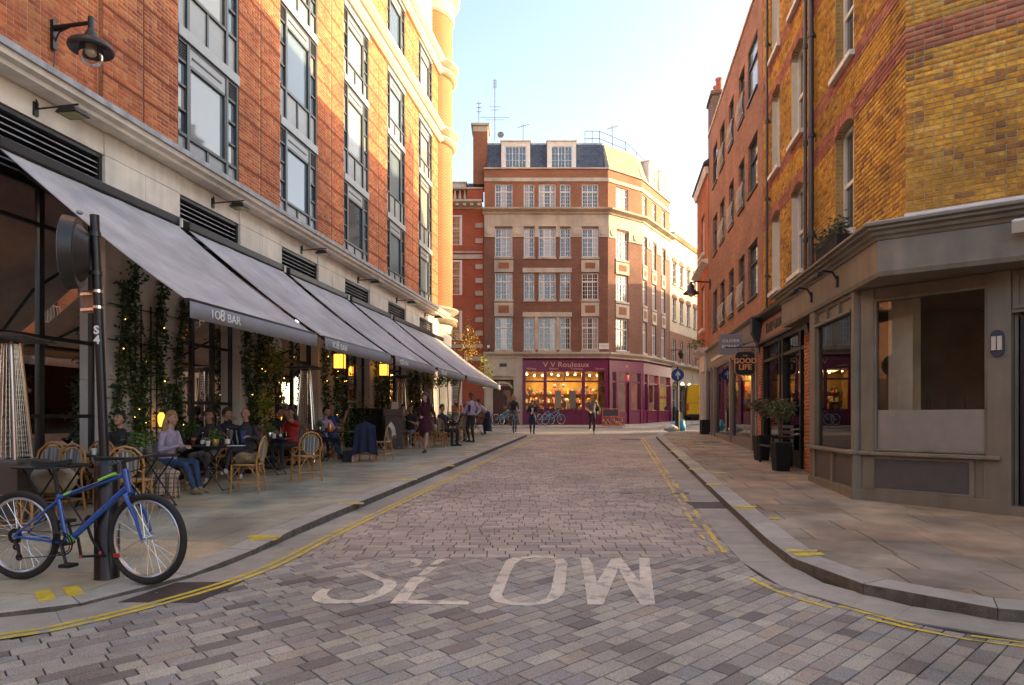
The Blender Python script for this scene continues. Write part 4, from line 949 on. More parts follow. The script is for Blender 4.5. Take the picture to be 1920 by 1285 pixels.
# --- red brick building with its two shops ---
m_redw = brickmat("red_brown_brick", (.44, .185, .10), (.31, .12, .065), (.34, .23, .15), stain=.3)
RB = place("red_brick_building", "tall red brown brick building with metal windows above two shops on the right", "building", (9, 22, gz(22)))
RW = [(20.2, 18.85), (21.75, 20.75), (23.65, 22.65), (25.65, 24.55), (27.5, 26.35)]; RR = [(5.1, 6.7), (8.2, 9.75), (11.0, 12.6)]
rects = [(R_(y1), R_(y0), z0, z1) for y0, y1 in RW for z0, z1 in RR]
holed(SR, BR - .35, BR, R_(18.2), R_(28.7), 4.35, 13.65, rects, m_redw, RB)
c = MB(); c.box(SR, R_(18.2), R_(28.7), BR - 12, BR - .36, 4.2, 13.6); c.box(SR, R_(13.2), R_(32.6), BR - 12, BR - 4.2, -1, 4.19); c.build("core", m_redw, RB)
MB().box(SR, R_(18.2), R_(28.8), BR - .4, BR + .05, 13.652, 13.75).build("coping", m_stone, RB)
for i, (y0, y1) in enumerate(RW):
    for j, (z0, z1) in enumerate(RR):
        p, q = R_(y1), R_(y0); sash(SR, p, q, z0, z1, BR - .04 if j == 2 and i in (0, 4) else BR - .09, RB, 1, 1, m_frameg, m_goffice, split=.66, fw=.05, depth=.06)
        MB().box(SR, p - .03, q + .03, BR - .1, BR + .05, z0 - .06, z0 - .002).build("sill", m_frameg, RB)
        if 1 <= i <= 3:
            mb = MB()
            for z in (z0 + .06, z0 + .7): mb.box(SR, p, q, BR + .04, BR + .07, z, z + .03)
            n = 7
            for k in range(n + 1): x = p + (q - p) * k / n; mb.tube([SR.P(x, BR + .055, z0 + .06), SR.P(x, BR + .10, z0 + .35), SR.P(x, BR + .055, z0 + .7)], .008, 5)
            mb.build("balcony_rail", m_offwhite, RB)
# Good Life shop
gl = place("cafe_shopfront", "dark framed cafe shopfront with brown fascia lettered GOOD LIFE between orange brick pilasters", "shop", SR.P(R_(16), BR, gz(16)))
g15 = pz(15); b = BR
for y0, y1 in ((13.5, 13.85), (18.0, 18.4)):
    MB().box(SR, R_(y0), R_(y1), b - .3, b + .08, .2, 3.5).build("pilaster_core", m_omort, gl)
    for fr_, bb, L_ in ((SR, b + .08, lay_bricks(R_(y0), R_(y1), gz(y0), 3.5)),): brick_wall(fr_, bb, L_, mat("pilaster_brick", cols=[(.42, .12, .05), (.36, .10, .04), (.46, .15, .06)], rough=.7), gl, single=50, depth=.012)
    e = Fr(SR.P(R_(y0), b + .08, 0)[:2], (K2, -K1), (-K1, -K2)); brick_wall(e, .0, lay_bricks(.0, .36, gz(y0), 3.5), MATS["pilaster_brick"], gl, single=60, depth=.012)
f = MB(); f.prism(SR, [(b - .2, 3.62), (b + .10, 3.62), (b + .03, 4.16), (b - .2, 4.16)], R_(13.9), R_(18.3)); f.build("fascia", mat("brown_fascia", (.26, .12, .075), .5, noise=.15, streak=.1), gl)
f = MB(); f.prism(SR, [(b - .2, 4.165), (b + .08, 4.165), (b + .2, 4.26), (b + .22, 4.33), (b - .2, 4.36)], R_(13.4), R_(18.5)); f.box(SR, R_(13.85), R_(18.3), b - .1, b + .13, 3.55, 3.615); f.build("cornice", m_black, gl)
text("THE GOOD LIFE", .34, m_black, gl, facing(SR.P(R_(15.9), b + .09, 3.88), -SR.u), bold=.008, sx=1.25)
for y in (13.62, 18.2):
    k_ = MB(); k_.prism(SR, [(b, 3.3), (b + .1, 3.3), (b + .16, 3.6), (b + .3, 3.9), (b + .3, 4.3), (b, 4.3)], R_(y) - .14, R_(y) + .14); k_.build("corbel", m_black, gl, bevel=.01)
f = MB(); ys = [13.9, 14.35, 15.9, 16.2, 17.95]
for y in ys: f.box(SR, R_(y) - .05, R_(y) + .05, b - .12, b + .04, g15 - .1, 3.55)
f.box(SR, R_(13.9), R_(18), b - .1, b + .0, g15 - .1, g15 + .35); f.box(SR, R_(13.9), R_(18), b - .1, b + .03, 3.05, 3.12); f.box(SR, R_(13.9), R_(18), b - .1, b + .04, 3.46, 3.55); f.build("shop_frame", m_black, gl)
for y0, y1 in zip(ys, ys[1:]): MB().box(SR, R_(y0) + .05, R_(y1) - .05, b - .06, b - .05, g15 + .35, 3.46).build("pane", m_glass, gl)
# grey gift shop
m_grey = mat("warm_grey_paint", (.20, .17, .155), .5, noise=.1, streak=.08)
ob2 = place("gift_shopfront", "warm grey shopfront with three tall windows of bright goods next to the white corner shop", "shop", SR.P(R_(24), BR, gz(24)))
f = MB(); g24 = pz(22); b = BR + .03
f.box(SR, R_(18.6), R_(29.0), b - .25, b + .03, 3.63, 4.36); ys = [18.7, 19.3, 23.0, 26.8, 27.6, 29.0]
for y in ys: f.box(SR, R_(y) - .09, R_(y) + .09, b - .15, b + .05, pz(y) - .2, 3.63)
f.box(SR, R_(18.6), R_(29), b - .2, b + .0, .3, pz(24) + .22); f.box(SR, R_(18.6), R_(29), b - .2, b + .01, 3.55, 3.63); f.build("shop_frame", m_grey, ob2)
for y0, y1 in zip(ys, ys[1:]): MB().box(SR, R_(y0) + .09, R_(y1) - .09, b - .06, b - .05, pz(24) + .22, 3.55).build("pane", m_glass, ob2)
MB().box(SR, R_(23.4), R_(27.4), b + .031, b + .06, 3.86, 3.98).build("pale_strip_sign", m_offwhite, ob2)
f = MB(); f.prism(SR, [(b - .2, 4.365), (b + .06, 4.365), (b + .14, 4.43), (b - .2, 4.48)], R_(18.6), R_(29)); f.build("cornice", m_grey, ob2)
# inside both shops
m_goods = mat("mixed_goods", cols=[(.5, .08, .05), (.6, .35, .08), (.1, .2, .35), (.55, .5, .4), (.3, .05, .2), (.15, .3, .12), (.6, .2, .25), (.65, .55, .3), (.2, .12, .08), (.08, .08, .1)], rough=.6)
m_shopint = mat("shop_interior_wall", (.50, .34, .18), .8, noise=.3, nscale=1.5)
def interior(fr, a0, a1, b, z0, z1, depth, seed, label, lamps=8, n=70, wall=None, power=60, name="shop_display"):
    rnd = random.Random(seed); root = place(name, label, "shop display", fr.P((a0 + a1) / 2, b - .6, z0))
    r = MB(); r.box(fr, a0, a1, b - depth - .1, b - depth, z0 - .2, z1); r.box(fr, a0, a1, b - depth, b - .1, z0 - .1, z0); r.box(fr, a0, a1, b - depth, b - .1, z1, z1 + .08)
    r.box(fr, a0 - .1, a0, b - depth, b - .1, z0, z1); r.box(fr, a1, a1 + .1, b - depth, b - .1, z0, z1)
    r.build("room", wall or m_shopint, root)
    sh = MB()
    for z in (z0 + .7, z0 + 1.25, z0 + 1.8): sh.box(fr, a0 + .1, a1 - .1, b - depth + .01, b - depth + .35, z, z + .03)
    for k in range(int((a1 - a0) / 1.4)): x = a0 + .7 + k * 1.4; sh.box(fr, x - .35, x + .35, b - 1.1, b - .5, z0, z0 + rnd.uniform(.3, .7))
    sh.build("shelves", m_wood, root)
    gd = MB()
    for k in range(n):
        x = rnd.uniform(a0 + .15, a1 - .15); kind = rnd.random()
        if kind < .55:
            z = rnd.choice((z0 + .73, z0 + 1.28, z0 + 1.83)); w_, h = rnd.uniform(.04, .16), rnd.uniform(.1, .38); gd.box(fr, x, x + w_, b - depth + .05, b - depth + .3, z, z + h)
        elif kind < .85:
            z = z0 + rnd.uniform(.4, .75); w_, h = rnd.uniform(.05, .2), rnd.uniform(.1, .5); gd.box(fr, x, x + w_, b - rnd.uniform(.6, 1.0), b - .5, z, z + h)
        else:
            p = fr.P(x, b - rnd.uniform(.5, depth - .4), z0 + rnd.uniform(.8, 2.3)); gd.ball(p, rnd.uniform(.06, .14), 7, 5)
    gd.build("goods", m_goods, root, stuff=True)
    lm = MB()
    for k in range(lamps):
        x = a0 + (a1 - a0) * (k + .5) / lamps; p = fr.P(x, b - rnd.uniform(.5, depth - .5), z1 - .12); lm.ball(p, .048, 8, 5)
    lm.build("spot_lamps", m_fit, root)
    ld = bpy.data.lights.new("shop_light", 'AREA'); ld.shape = 'RECTANGLE'; ld.size = abs(a1 - a0) * .8; ld.size_y = depth * .6; ld.energy = power; ld.color = (1, .66, .32)
    lo = bpy.data.objects.new("shop_light", ld); COL.objects.link(lo); lo.location = fr.P((a0 + a1) / 2, b - depth * .5, z1 - .08); lo.rotation_euler = (0, 0, math.atan2(fr.u.y, fr.u.x))
    attach(lo, root)
    return root
interior(SR, R_(18.7), R_(29.0), BR - .1, pz(24) + .1, 3.6, 3.2, 3, "bright cards, gifts and lamps shown behind the grey shop windows", 12, 190, power=45)
interior(SR, R_(13.9), R_(18.0), BR - .15, pz(15), 3.5, 3.0, 4, "shelves and pendant lights inside the cafe behind the two planters", 4, 50, mat("cafe_interior", (.16, .10, .06), .8, noise=.3), power=14)
# hanging signs
hs = place("hanging_sign", "square black hanging sign with orange rim lettered THE GOOD LIFE", "sign", SR.P(R_(18.1), BR + .4, 3.2))
FX = Fr(SR.P(R_(18.1), 0, 0)[:2], (-K2, K1), (-K1, -K2))   # a runs out from the wall, b towards the camera
def rrect(cx, cz, w, h, r, n=5):
    o = []
    for sx, sz, t0 in ((1, 1, 0), (-1, 1, PI / 2), (-1, -1, PI), (1, -1, 1.5 * PI)):
        for k in range(n + 1): t = t0 + PI / 2 * k / n; o.append((cx + sx * (w / 2 - r) + r * math.cos(t), cz + sz * (h / 2 - r) + r * math.sin(t)))
    return o
def hung(P, wdt, h, z, root, rnd, mplate, rim=None, Y=18.1):
    mb = MB(); mb.plate(P, rrect(*rnd), -.03, .03); mb.build("sign_board", mplate, root)
    if rim: mb = MB(); mb.plate(P, rrect(rnd[0], rnd[1], rnd[2] + .05, rnd[3] + .05, rnd[4] + .02), -.025, .024); mb.build("rim", rim, root)
o0 = BR
hung(FX, .5, .6, 0, hs, (o0 + .48, 3.06, .50, .62, .12), m_black, mat("copper_rim", (.35, .17, .07), .4, metal=.5))
m_olet = mat("orange_lettering", (.75, .30, .10), .6)
text("THE", .07, m_olet, hs, facing(FX.P(o0 + .48, .034, 3.26), -FX.u))
text("GOOD", .19, m_olet, hs, facing(FX.P(o0 + .48, .034, 3.12), -FX.u), bold=.006)
text("LIFE", .20, m_olet, hs, facing(FX.P(o0 + .48, .034, 2.95), -FX.u), bold=.006)
mb = MB(); mb.tube([FX.P(o0, 0, 3.50), FX.P(o0 + 1.0, 0, 3.50)], .014, 6); mb.tube([FX.P(o0, 0, 3.75), FX.P(o0 + .7, 0, 3.50)], .01, 6)
for x in (.3, .66): mb.tube([FX.P(o0 + x, 0, 3.5), FX.P(o0 + x, 0, 3.37)], .008, 5)
mb.build("bracket", m_black, hs)
h2 = place("projecting_sign", "grey panel sign lettered OLIVER BONAS, partly behind the black hanging sign", "sign", SR.P(R_(20.4), BR + .5, 3.8))
FX2 = Fr(SR.P(R_(20.4), 0, 0)[:2], (-K2, K1), (-K1, -K2)); mb = MB(); mb.box(FX2, BR + .12, BR + .82, -.03, .03, 3.52, 4.14); mb.build("sign_board", mat("grey_sign_panel", (.22, .20, .21), .5), h2)
text("OLIVER", .125, m_wtext, h2, facing(FX2.P(BR + .47, .034, 3.93), -FX2.u), sx=1.25); text("BONAS", .125, m_wtext, h2, facing(FX2.P(BR + .49, .034, 3.76), -FX2.u), sx=1.25)
mb = MB(); mb.tube([FX2.P(BR, 0, 3.83), FX2.P(BR + .14, 0, 3.83)], .02, 6); mb.build("bracket", m_black, h2)
# --- orange gabled building at the end and white shop corner ---
m_org = brickmat("bright_orange_brick", (.56, .14, .05), (.48, .11, .04), (.36, .2, .12))
OB = place("orange_end_building", "narrow orange brick building with overhanging eaves beyond the red brick block", "building", SR.P(R_(31), BR - 3, gz(31)))
rects = [(R_(30.0), R_(31.2), z0, z1) for z0, z1 in ((5.6, 7.6), (9.0, 10.8))]
holed(SR, BR - .3, BR + .02, R_(28.72), R_(32.7), 4.4, 12.6, rects, m_org, OB)
c = MB(); c.box(SR, R_(28.72), R_(32.7), BR - 8, BR - .31, 4.2, 12.6); c.build("core", m_org, OB)
for p, q, z0, z1 in rects: sash(SR, p, q, z0, z1, BR - .1, OB, 2, 2, m_white, m_gmix, split=.5); MB().box(SR, p - .08, q + .08, BR, BR + .14, z0 - .12, z0 - .002).build("sill", m_white, OB)
r = MB(); r.prism(SR, [(BR + .24, 12.45), (BR + .24, 12.56), (BR - 3.2, 14.9), (BR - 3.3, 14.75), (BR - .2, 12.5)], R_(28.6), R_(33.0)); r.build("roof", mat("dark_tile", (.07, .06, .06), .7), OB)
MB().prism(SR, [(BR, 8.2), (BR + .3, 8.35), (BR + .3, 8.42), (BR, 8.45)], R_(28.8), R_(32.8)).build("string_course", m_stone, OB)
MB().prism(SR, [(BR - .4, 12.1), (BR + .12, 12.1), (BR + .2, 12.4), (BR - .4, 12.45)], R_(28.72), R_(32.8)).build("eaves", m_stone, OB)
ch = place("chimney_stack", "dark brick chimney stack with red pots above the red brick parapet", "chimney", SR.P(R_(29.8), BR - .5, 13.5))
c = MB(); c.box(SR, R_(29.3), R_(30.6), BR - .95, BR - .22, 12.5, 15.95); c.box(SR, R_(29.2), R_(30.7), BR - 1.02, BR - .15, 15.75, 15.9); c.build("stack", brickmat("sooty_brick", (.2, .10, .07), (.15, .08, .06), (.2, .16, .13)), ch)
for y in (29.6, 30.3): mb = MB(); mb.lathe(SR.P(R_(y), BR - .55, 15.95), [(.15, 0), (.13, .5), (.16, .55), (.16, .62)], 12); mb.build("chimney_pot", mat("terracotta", (.40, .10, .06), .7), ch, smooth=True)
WS = place("white_shop", "white painted wooden corner shopfront with pilasters next to the grey shop", "shop", SR.P(R_(30.8), BR + .2, gz(30.8)))
f = MB(); b = BR + .12
for y in (29.1, 29.85, 30.6): f.box(SR, R_(y) - .12, R_(y) + .12, BR - .4, b + .03, pz(30) - .2, 4.0)
f.box(SR, R_(29.0), R_(30.7), BR - .4, b, pz(30) - .2, pz(30) + .75); f.box(SR, R_(29.0), R_(30.7), BR - .4, b + .04, 3.6, 4.3); f.prism(SR, [(BR - .3, 4.3), (b + .05, 4.3), (b + .3, 4.5), (b + .3, 4.6), (BR - .3, 4.65)], R_(28.9), R_(30.9))
m_pinkw = mat("pinkish_white_paint", (.60, .50, .44), .6, noise=.1); f.build("shop_frame", m_pinkw, WS)
for y0, y1 in ((29.1, 29.85), (29.85, 30.6)): MB().box(SR, R_(y0) + .12, R_(y1) - .12, BR - .05, BR - .03, pz(30) + .75, 3.6).build("pane", m_gdark, WS)
e = MB(); eF = Fr(SR.P(R_(29.0), 0, 0)[:2], (K2, -K1), (-K1, -K2))
e.box(eF, -BR - .15, -BR + .4, -.2, .02, pz(29) - .2, 4.3); e.build("end_panel", m_pinkw, WS)
wl2 = place("street_lamp", "dark swan-neck street lamp on the end wall of the red brick building, far right side", "lamp", SR.P(R_(28.2), BR, 7.0))
mb = MB()
def wall_lamp2(root, a, b, z):
    mb = MB(); mb.box(SR, a - .04, a + .04, b, b + .05, z - .3, z + .12); mb.tube([SR.P(a, b + .05, z), SR.P(a, b + .6, z + .05), SR.P(a, b + .8, z)], .03, 6); mb.build("bracket", m_black, root)
    mb = MB(); mb.lathe(SR.P(a, b + .8, z), [(.04, .05), (.06, -.05), (.12, -.12), (.14, -.28), (.33, -.44), (.34, -.48)], 20, cap=False); mb.build("shade", MATS["lamp_shade_paint"], root, smooth=True)
    mb = MB(); mb.ball(SR.P(a, b + .8, z - .48), .13, 12, 8); mb.build("globe", MATS["frosted_bulb"], root, smooth=True)
wall_lamp2(wl2, R_(28.2), BR, 7.3)

# terrace behind the viewpoint: it only shows mirrored in the glass
BT = place("reflected_terrace", "brick terrace behind the viewpoint, mirrored in the shop glass", "building", (-6, -16, gz(-16)))
FB = Fr((-34, -26), (1, 0), (0, 1)); rects = [(2 + 3 * k, 3.3 + 3 * k, z, z + 1.9) for k in range(22) for z in (3.2, 6.4)]
holed(FB, -.3, 0, 0, 70, -1, 9.5, rects, m_redw, BT); MB().box(FB, 0, 70, -9, -.31, -1, 9.5).build("core", m_redw, BT)

FB2 = Fr((-9.6, -14), (0, 1), (1, 0)); rc2 = [(.8 + 2.3 * k, 2.0 + 2.3 * k, z, z + 1.8) for k in range(6) for z in (1.2, 4.2, 7.0)]
holed(FB2, -.3, 0, 0, 13.8, -1, 9.6, rc2, m_redw, BT); MB().box(FB2, 0, 13.8, -9, -.31, -1, 9.6).build("core", m_redw, BT); MB().box(FB2, 0, 13.8, 0, .12, 3.3, 3.6).build("stone_band", m_stone_far, BT)
for r in rc2: sash(FB2, *r, -.1, BT, 2, 3)
for r in rects[::1]:
    if 15 < r[0] < 60: sash(FB, *r, -.1, BT, 2, 2)

MB().bx(74, 80, 14, 80, -2, 13).build("cross_street_end", m_redw, BT)
MB().bx(-46, -40, -9, 12, -2, 11).build("side_street_end", m_redw, BT)
# ---------------- far side: corner building with the maroon shop, neighbours ----------------
YF = 38.75; FF1 = Fr((0, YF), (1, 0), (0, -1)); FCh = Fr((5.58, YF), (1.31, 1), (1, -1.31)); FSd = Fr((7.87, 40.5), (.624, 1), (1, -.624)); FPl = Fr((10.64, 44.9), (.624, 1), (1, -.624))
def X_(px): return (px - 960) * .031
def Z_(py): return 1.6 + (782 - py) * .031
def XA(fr, px): r = (px - 960) / F; return (r * fr.o.y - fr.o.x) / (fr.u.x - r * fr.u.y)
m_brn = brickmat("brown_brick", (.21, .08, .045), (.15, .058, .036), (.24, .16, .11), stain=.25)
m_brn2 = brickmat("red_top_brick", (.32, .115, .055), (.26, .09, .045), (.26, .16, .10), stain=.2)
m_maroon = mat("maroon_paint", (.16, .012, .06), .35, noise=.1, spec=.5)
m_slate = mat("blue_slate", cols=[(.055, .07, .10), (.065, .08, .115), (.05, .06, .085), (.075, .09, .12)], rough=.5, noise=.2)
VB = place("mansion_block", "brown brick mansion block with stone bands and slate mansard above the maroon corner shop", "building", (3.5, 41, gz(40)))
cc_len = (Vector((7.87, 40.5)) - Vector((5.58, YF))).length; sd_len = (Vector((10.64, 44.9)) - Vector((7.87, 40.5))).length
cols1 = [(928, 961, (.33, .67), 6), (982, 1002, (.5,), 4), (1010, 1042, (.28, .72), 6), (1050, 1070, (.5,), 4), (1091, 1122, (.33, .67), 6)]
rows1 = [(345, 390), (428, 482), (512, 562), (595, 656)]
chc = [(XA(FCh, 1155), XA(FCh, 1178))]; sdc = [(XA(FSd, a), XA(FSd, b)) for a, b in ((1205, 1212.5), (1222.5, 1230), (1240, 1247))]
FACES = [(FF1, X_(908), X_(1140), [(X_(a), X_(b), v, n) for a, b, v, n in cols1]), (FCh, 0, cc_len, [(a, b, (.5,), 4) for a, b in chc]), (FSd, 0, sd_len, [(a, b, (.5,), 4) for a, b in sdc])]
for fi, (fr, a0, a1, cl) in enumerate(FACES):
    lo = [(a, b, Z_(r[1]), Z_(r[0])) for a, b, v, n in cl for r in rows1[1:]]; hi = [(a, b, Z_(r[1]), Z_(r[0])) for a, b, v, n in cl for r in rows1[:1]]
    holed(fr, -.4, 0, a0, a1, Z_(672), Z_(402), lo, m_brn, VB); holed(fr, -.4, 0, a0, a1, Z_(402), Z_(316), hi, m_brn2, VB)
    for a, b, v, n in cl:
        for ri, (t, q) in enumerate(rows1): sash(fr, a, b, Z_(q), Z_(t), -.10, VB, n, 6, m_white, m_gmix, split=.70, fw=.06, mw=.018, vs=v)
        for ri, (t, q) in enumerate(rows1[1:]):
            mb = MB(); mb.box(fr, a - .05, b + .05, -.05, .05, Z_(q) - .12, Z_(q) - .002); mb.build("sill", m_stone_far, VB)
    st = MB(); e = .0
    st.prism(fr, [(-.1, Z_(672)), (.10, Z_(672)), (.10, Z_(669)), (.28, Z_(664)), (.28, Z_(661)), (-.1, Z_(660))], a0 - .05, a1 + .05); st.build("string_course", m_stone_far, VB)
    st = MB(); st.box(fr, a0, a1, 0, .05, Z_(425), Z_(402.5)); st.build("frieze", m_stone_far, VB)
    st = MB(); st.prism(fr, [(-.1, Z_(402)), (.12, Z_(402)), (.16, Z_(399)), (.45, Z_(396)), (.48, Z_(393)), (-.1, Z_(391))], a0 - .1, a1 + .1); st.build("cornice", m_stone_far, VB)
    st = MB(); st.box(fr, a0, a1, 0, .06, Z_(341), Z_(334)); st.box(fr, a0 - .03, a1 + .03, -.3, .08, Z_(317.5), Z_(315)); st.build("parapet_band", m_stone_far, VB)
    # stone blocks beside the heads of the upper row, panels between the rows
    edges = sorted([a0] + [x for c in cl for x in c[:2]] + [a1])
    for s, t in zip(edges[::2], edges[1::2]):
        if t - s > .12:
            mb = MB(); mb.box(fr, s + .01, t - .01, 0, .055, Z_(445), Z_(425.3))
            if t - s > .5: c_ = fr.P((s + t) / 2, .06, Z_(435)); k = [((s + t) / 2 + .2 * math.cos(u), Z_(435) + .2 * math.sin(u)) for u in [2 * PI * i / 16 for i in range(16)]]; mb.plate(fr, k, .055, .10)
            mb.build("stone_block", m_stone_far, VB)
    for a, b, v, n in cl:
        if fi == 0 and n == 4 or (fi == 0 and abs(a - X_(1010)) < .01): continue
        for t, q in ((484, 510.5), (564, 593.5)):
            mb = MB(); mb.box(fr, a - .04, b + .04, 0, .05, Z_(q), Z_(t) - .12); mb.build("stone_panel", m_stone_far, VB)
            mb = MB(); w_ = (b - a); mb.box(fr, a + w_ * .2, b - w_ * .2, .05, .065, Z_(q) + .2, Z_(t) - .28); mb.build("brick_panel", m_brn2, VB)
for t, q in ((503, 511.5), (586, 594.5)):
    mb = MB(); mb.box(FF1, X_(980), X_(1072), 0, .08, Z_(q), Z_(t)); mb.build("stone_band", m_stone_far, VB)
for p0, p1 in ((1002.5, 1009.5), (1042.5, 1049.5)): MB().box(FF1, X_(p0), X_(p1), 0, .04, Z_(656), Z_(594.6)).build("stone_mullion", m_stone_far, VB)
MB().slab([(X_(908), YF + .4), (5.4, YF + .4), (7.5, 40.7), (10.2, 44.9), (10, 60), (-1.6, 60)], Z_(672), Z_(330)).build("core", m_brn, VB)
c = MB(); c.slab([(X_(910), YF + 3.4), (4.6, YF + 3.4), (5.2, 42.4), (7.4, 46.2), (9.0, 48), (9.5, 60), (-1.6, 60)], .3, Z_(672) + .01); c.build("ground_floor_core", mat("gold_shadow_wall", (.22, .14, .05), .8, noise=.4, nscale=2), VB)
# mansard: slates in courses on three slopes, dormers
def mansard(fr, a0, a1, z0, z1, back, m, single):
    n = int((z1 - z0) / .155); sl = MB()
    for k in range(n):
        z = z0 + (z1 - z0) * k / n; b = .0 - back * k / n; zz = z0 + (z1 - z0) * (k + 1) / n + .02; b2 = -back * (k + 1) / n
        x = a0 - (k % 2) * .15
        while x < a1:
            s, e = max(x, a0), min(x + .295, a1)
            if e - s > .02: sl.mesh([fr.P(s, b + .012, z), fr.P(e, b + .012, z), fr.P(e, b2, zz), fr.P(s, b2, zz), fr.P(s, b, z - .01), fr.P(e, b, z - .01)], [(0, 1, 2, 3), (4, 5, 1, 0)])
            x += .30
    sl.build("slates", m, VB, stuff=True)
    mb = MB(); mb.prism(fr, [(-.02, z0 - .05), (-back - .02, z1), (-back - 1, z1), (-1, z0 - .05)], a0, a1); mb.build("roof_slope", m_lead, VB)
zr0, zr1 = Z_(315), Z_(266)
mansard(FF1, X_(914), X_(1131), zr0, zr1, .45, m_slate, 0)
mansard(FCh, .1, cc_len - .05, zr0, zr1, .45, mat("sunlit_slate", cols=[(.30, .24, .15), (.34, .27, .17), (.26, .21, .14)], rough=.6), 0)  # slopes towards the sun: sunlight painted into the slate colour
mansard(FSd, .1, sd_len, zr0, zr1, .45, MATS["sunlit_slate"], 0)
MB().slab([(X_(914), YF + .45), (5.3, YF + .45), (7.4, 40.85), (10.0, 45), (8, 46), (-1.4, 46)], zr1, zr1 + .12).build("flat_roof", m_lead, VB)
def dormer(fr, a0, a1, z0, z1, b, m, parent=None, nv=(.33, .67), nn=6):
    mb = MB(); P = parent or VB
    mb.box(fr, a0, a0 + .22, b - 1.2, b, z0, z1); mb.box(fr, a1 - .22, a1, b - 1.2, b, z0, z1); mb.box(fr, a0 + .22, a1 - .22, b - 1.2, b, z1 - .28, z1); mb.box(fr, a0 - .06, a1 + .06, b - 1.2, b + .08, z1, z1 + .06); d = mb.build("dormer", m_white, P)
    sash(fr, a0 + .22, a1 - .22, z0, z1 - .28, b - .05, P, nn, 3, m_white, m_gdark, fw=.05, mw=.02, vs=nv)
dormer(FF1, X_(940), X_(994), zr0, Z_(266), .04, m_white); dormer(FF1, X_(1026), X_(1080), zr0, Z_(266), .04, m_white)
dormer(FSd, 1.2, 2.6, zr0, Z_(268), .04, m_white); dormer(FSd, 3.2, 4.5, zr0, Z_(268), .04, m_white)
# roof clutter
rl = place("roof_railing", "thin metal safety railing around the flat roof of the mansion block", "railing", (5.5, 40.5, zr1))
mb = MB(); pts = [(X_(1100), YF + .9), (5.2, YF + .9), (7.0, 41.2), (9.0, 44.5)]
for a, b in zip(pts, pts[1:]):
    for z in (.55, 1.0): mb.tube([(*a, zr1 + z), (*b, zr1 + z)], .02, 5)
    for t in (0, .5, 1): x, y = a[0] + (b[0] - a[0]) * t, a[1] + (b[1] - a[1]) * t; mb.tube([(x, y, zr1), (x, y, zr1 + 1.0)], .02, 5)
mb.build("rail", m_dframe, rl)
def chimney(label, px0, px1, ytop, ybot, Y, m):
    k = Y / F; root = place("chimney_stack", label, "chimney", ((px0 + px1 - 1920) / 2 * k, Y, 1.6 + (782 - ybot) * k)); Zc = lambda py: 1.6 + (782 - py) * k; x0, x1 = (px0 - 960) * k, (px1 - 960) * k
    mb = MB(); mb.bx(x0, x1, Y, Y + 1.4, Zc(ybot), Zc(ytop + 15)); mb.build("stack", m, root); mb = MB(); mb.bx(x0 - .02, x1 + .02, Y - .02, Y + 1.42, Zc(ytop + 15), Zc(ytop + 4)); mb.bx(x0 - .12, x1 + .12, Y - .12, Y + 1.5, Zc(ytop + 4), Zc(ytop)); mb.build("cap", m_stone_far, root); return Zc(ytop)
zc = chimney("tall brick chimney with stone cap at the left end of the mansion block roof", 887, 914, 232, 345, YF + .3, m_brn2)
def aerial(label, px, ptop, pbot, Y, kind):
    k = Y / F; x = (px - 960) * k; z0, z1 = 1.6 + (782 - pbot) * k, 1.6 + (782 - ptop) * k; root = place("aerial", label, "antenna", (x, Y, z0)); mb = MB(); mb.tube([(x, Y, z0), (x, Y, z1)], .03, 6); mb.build("mast", mat("aerial_grey", (.16, .15, .15), .5), root); mb = MB()
    if kind == 0:
        for z in (z1 - .1, z1 - .35, z1 - .6): mb.tube([(x - .15, Y, z), (x + .15, Y, z)], .018, 5)
        mb.tube([(x, Y - .3, z1 - .2), (x, Y + .3, z1 - .2)], .014, 5)
    elif kind == 1:
        [mb.tube([(x - .13, Y, z1 - .1 - .09 * q), (x + .13, Y, z1 - .1 - .09 * q)], .014, 5) for q in range(6)]
        for t, w in ((.45, .35), (.5, .25), (.62, .9), (.66, .6)): z = z1 - (z1 - z0) * t; mb.tube([(x - w, Y, z), (x + w, Y, z)], .014, 5)
        mb.lathe((x + .35, Y - .1, z0 + .35), [(.20, 0), (.17, .05), (.02, .08)], 14, ax='y')
    else: mb.tube([(x - .35, Y, z1 - .25), (x + .35, Y, z1 - .05)], .02, 5); mb.tube([(x - .1, Y - .2, z1 - .2), (x + .2, Y + .2, z1 - .1)], .02, 5)
    mb.build("elements", MATS["aerial_grey"], root)
aerial("small aerial standing on the tall brick chimney", 898, 191, 232, YF + 1, 0); aerial("tallest roof aerial mast with a dish at its foot, beside the chimney", 928, 148, 265, YF + 2, 1)
aerial("thin plain whip aerial on the middle of the mansard roof", 981, 232, 265, YF + 2, 3); aerial("tilted aerial at the roof railing of the mansion block", 1148, 235, 262, YF + 1.5, 2)
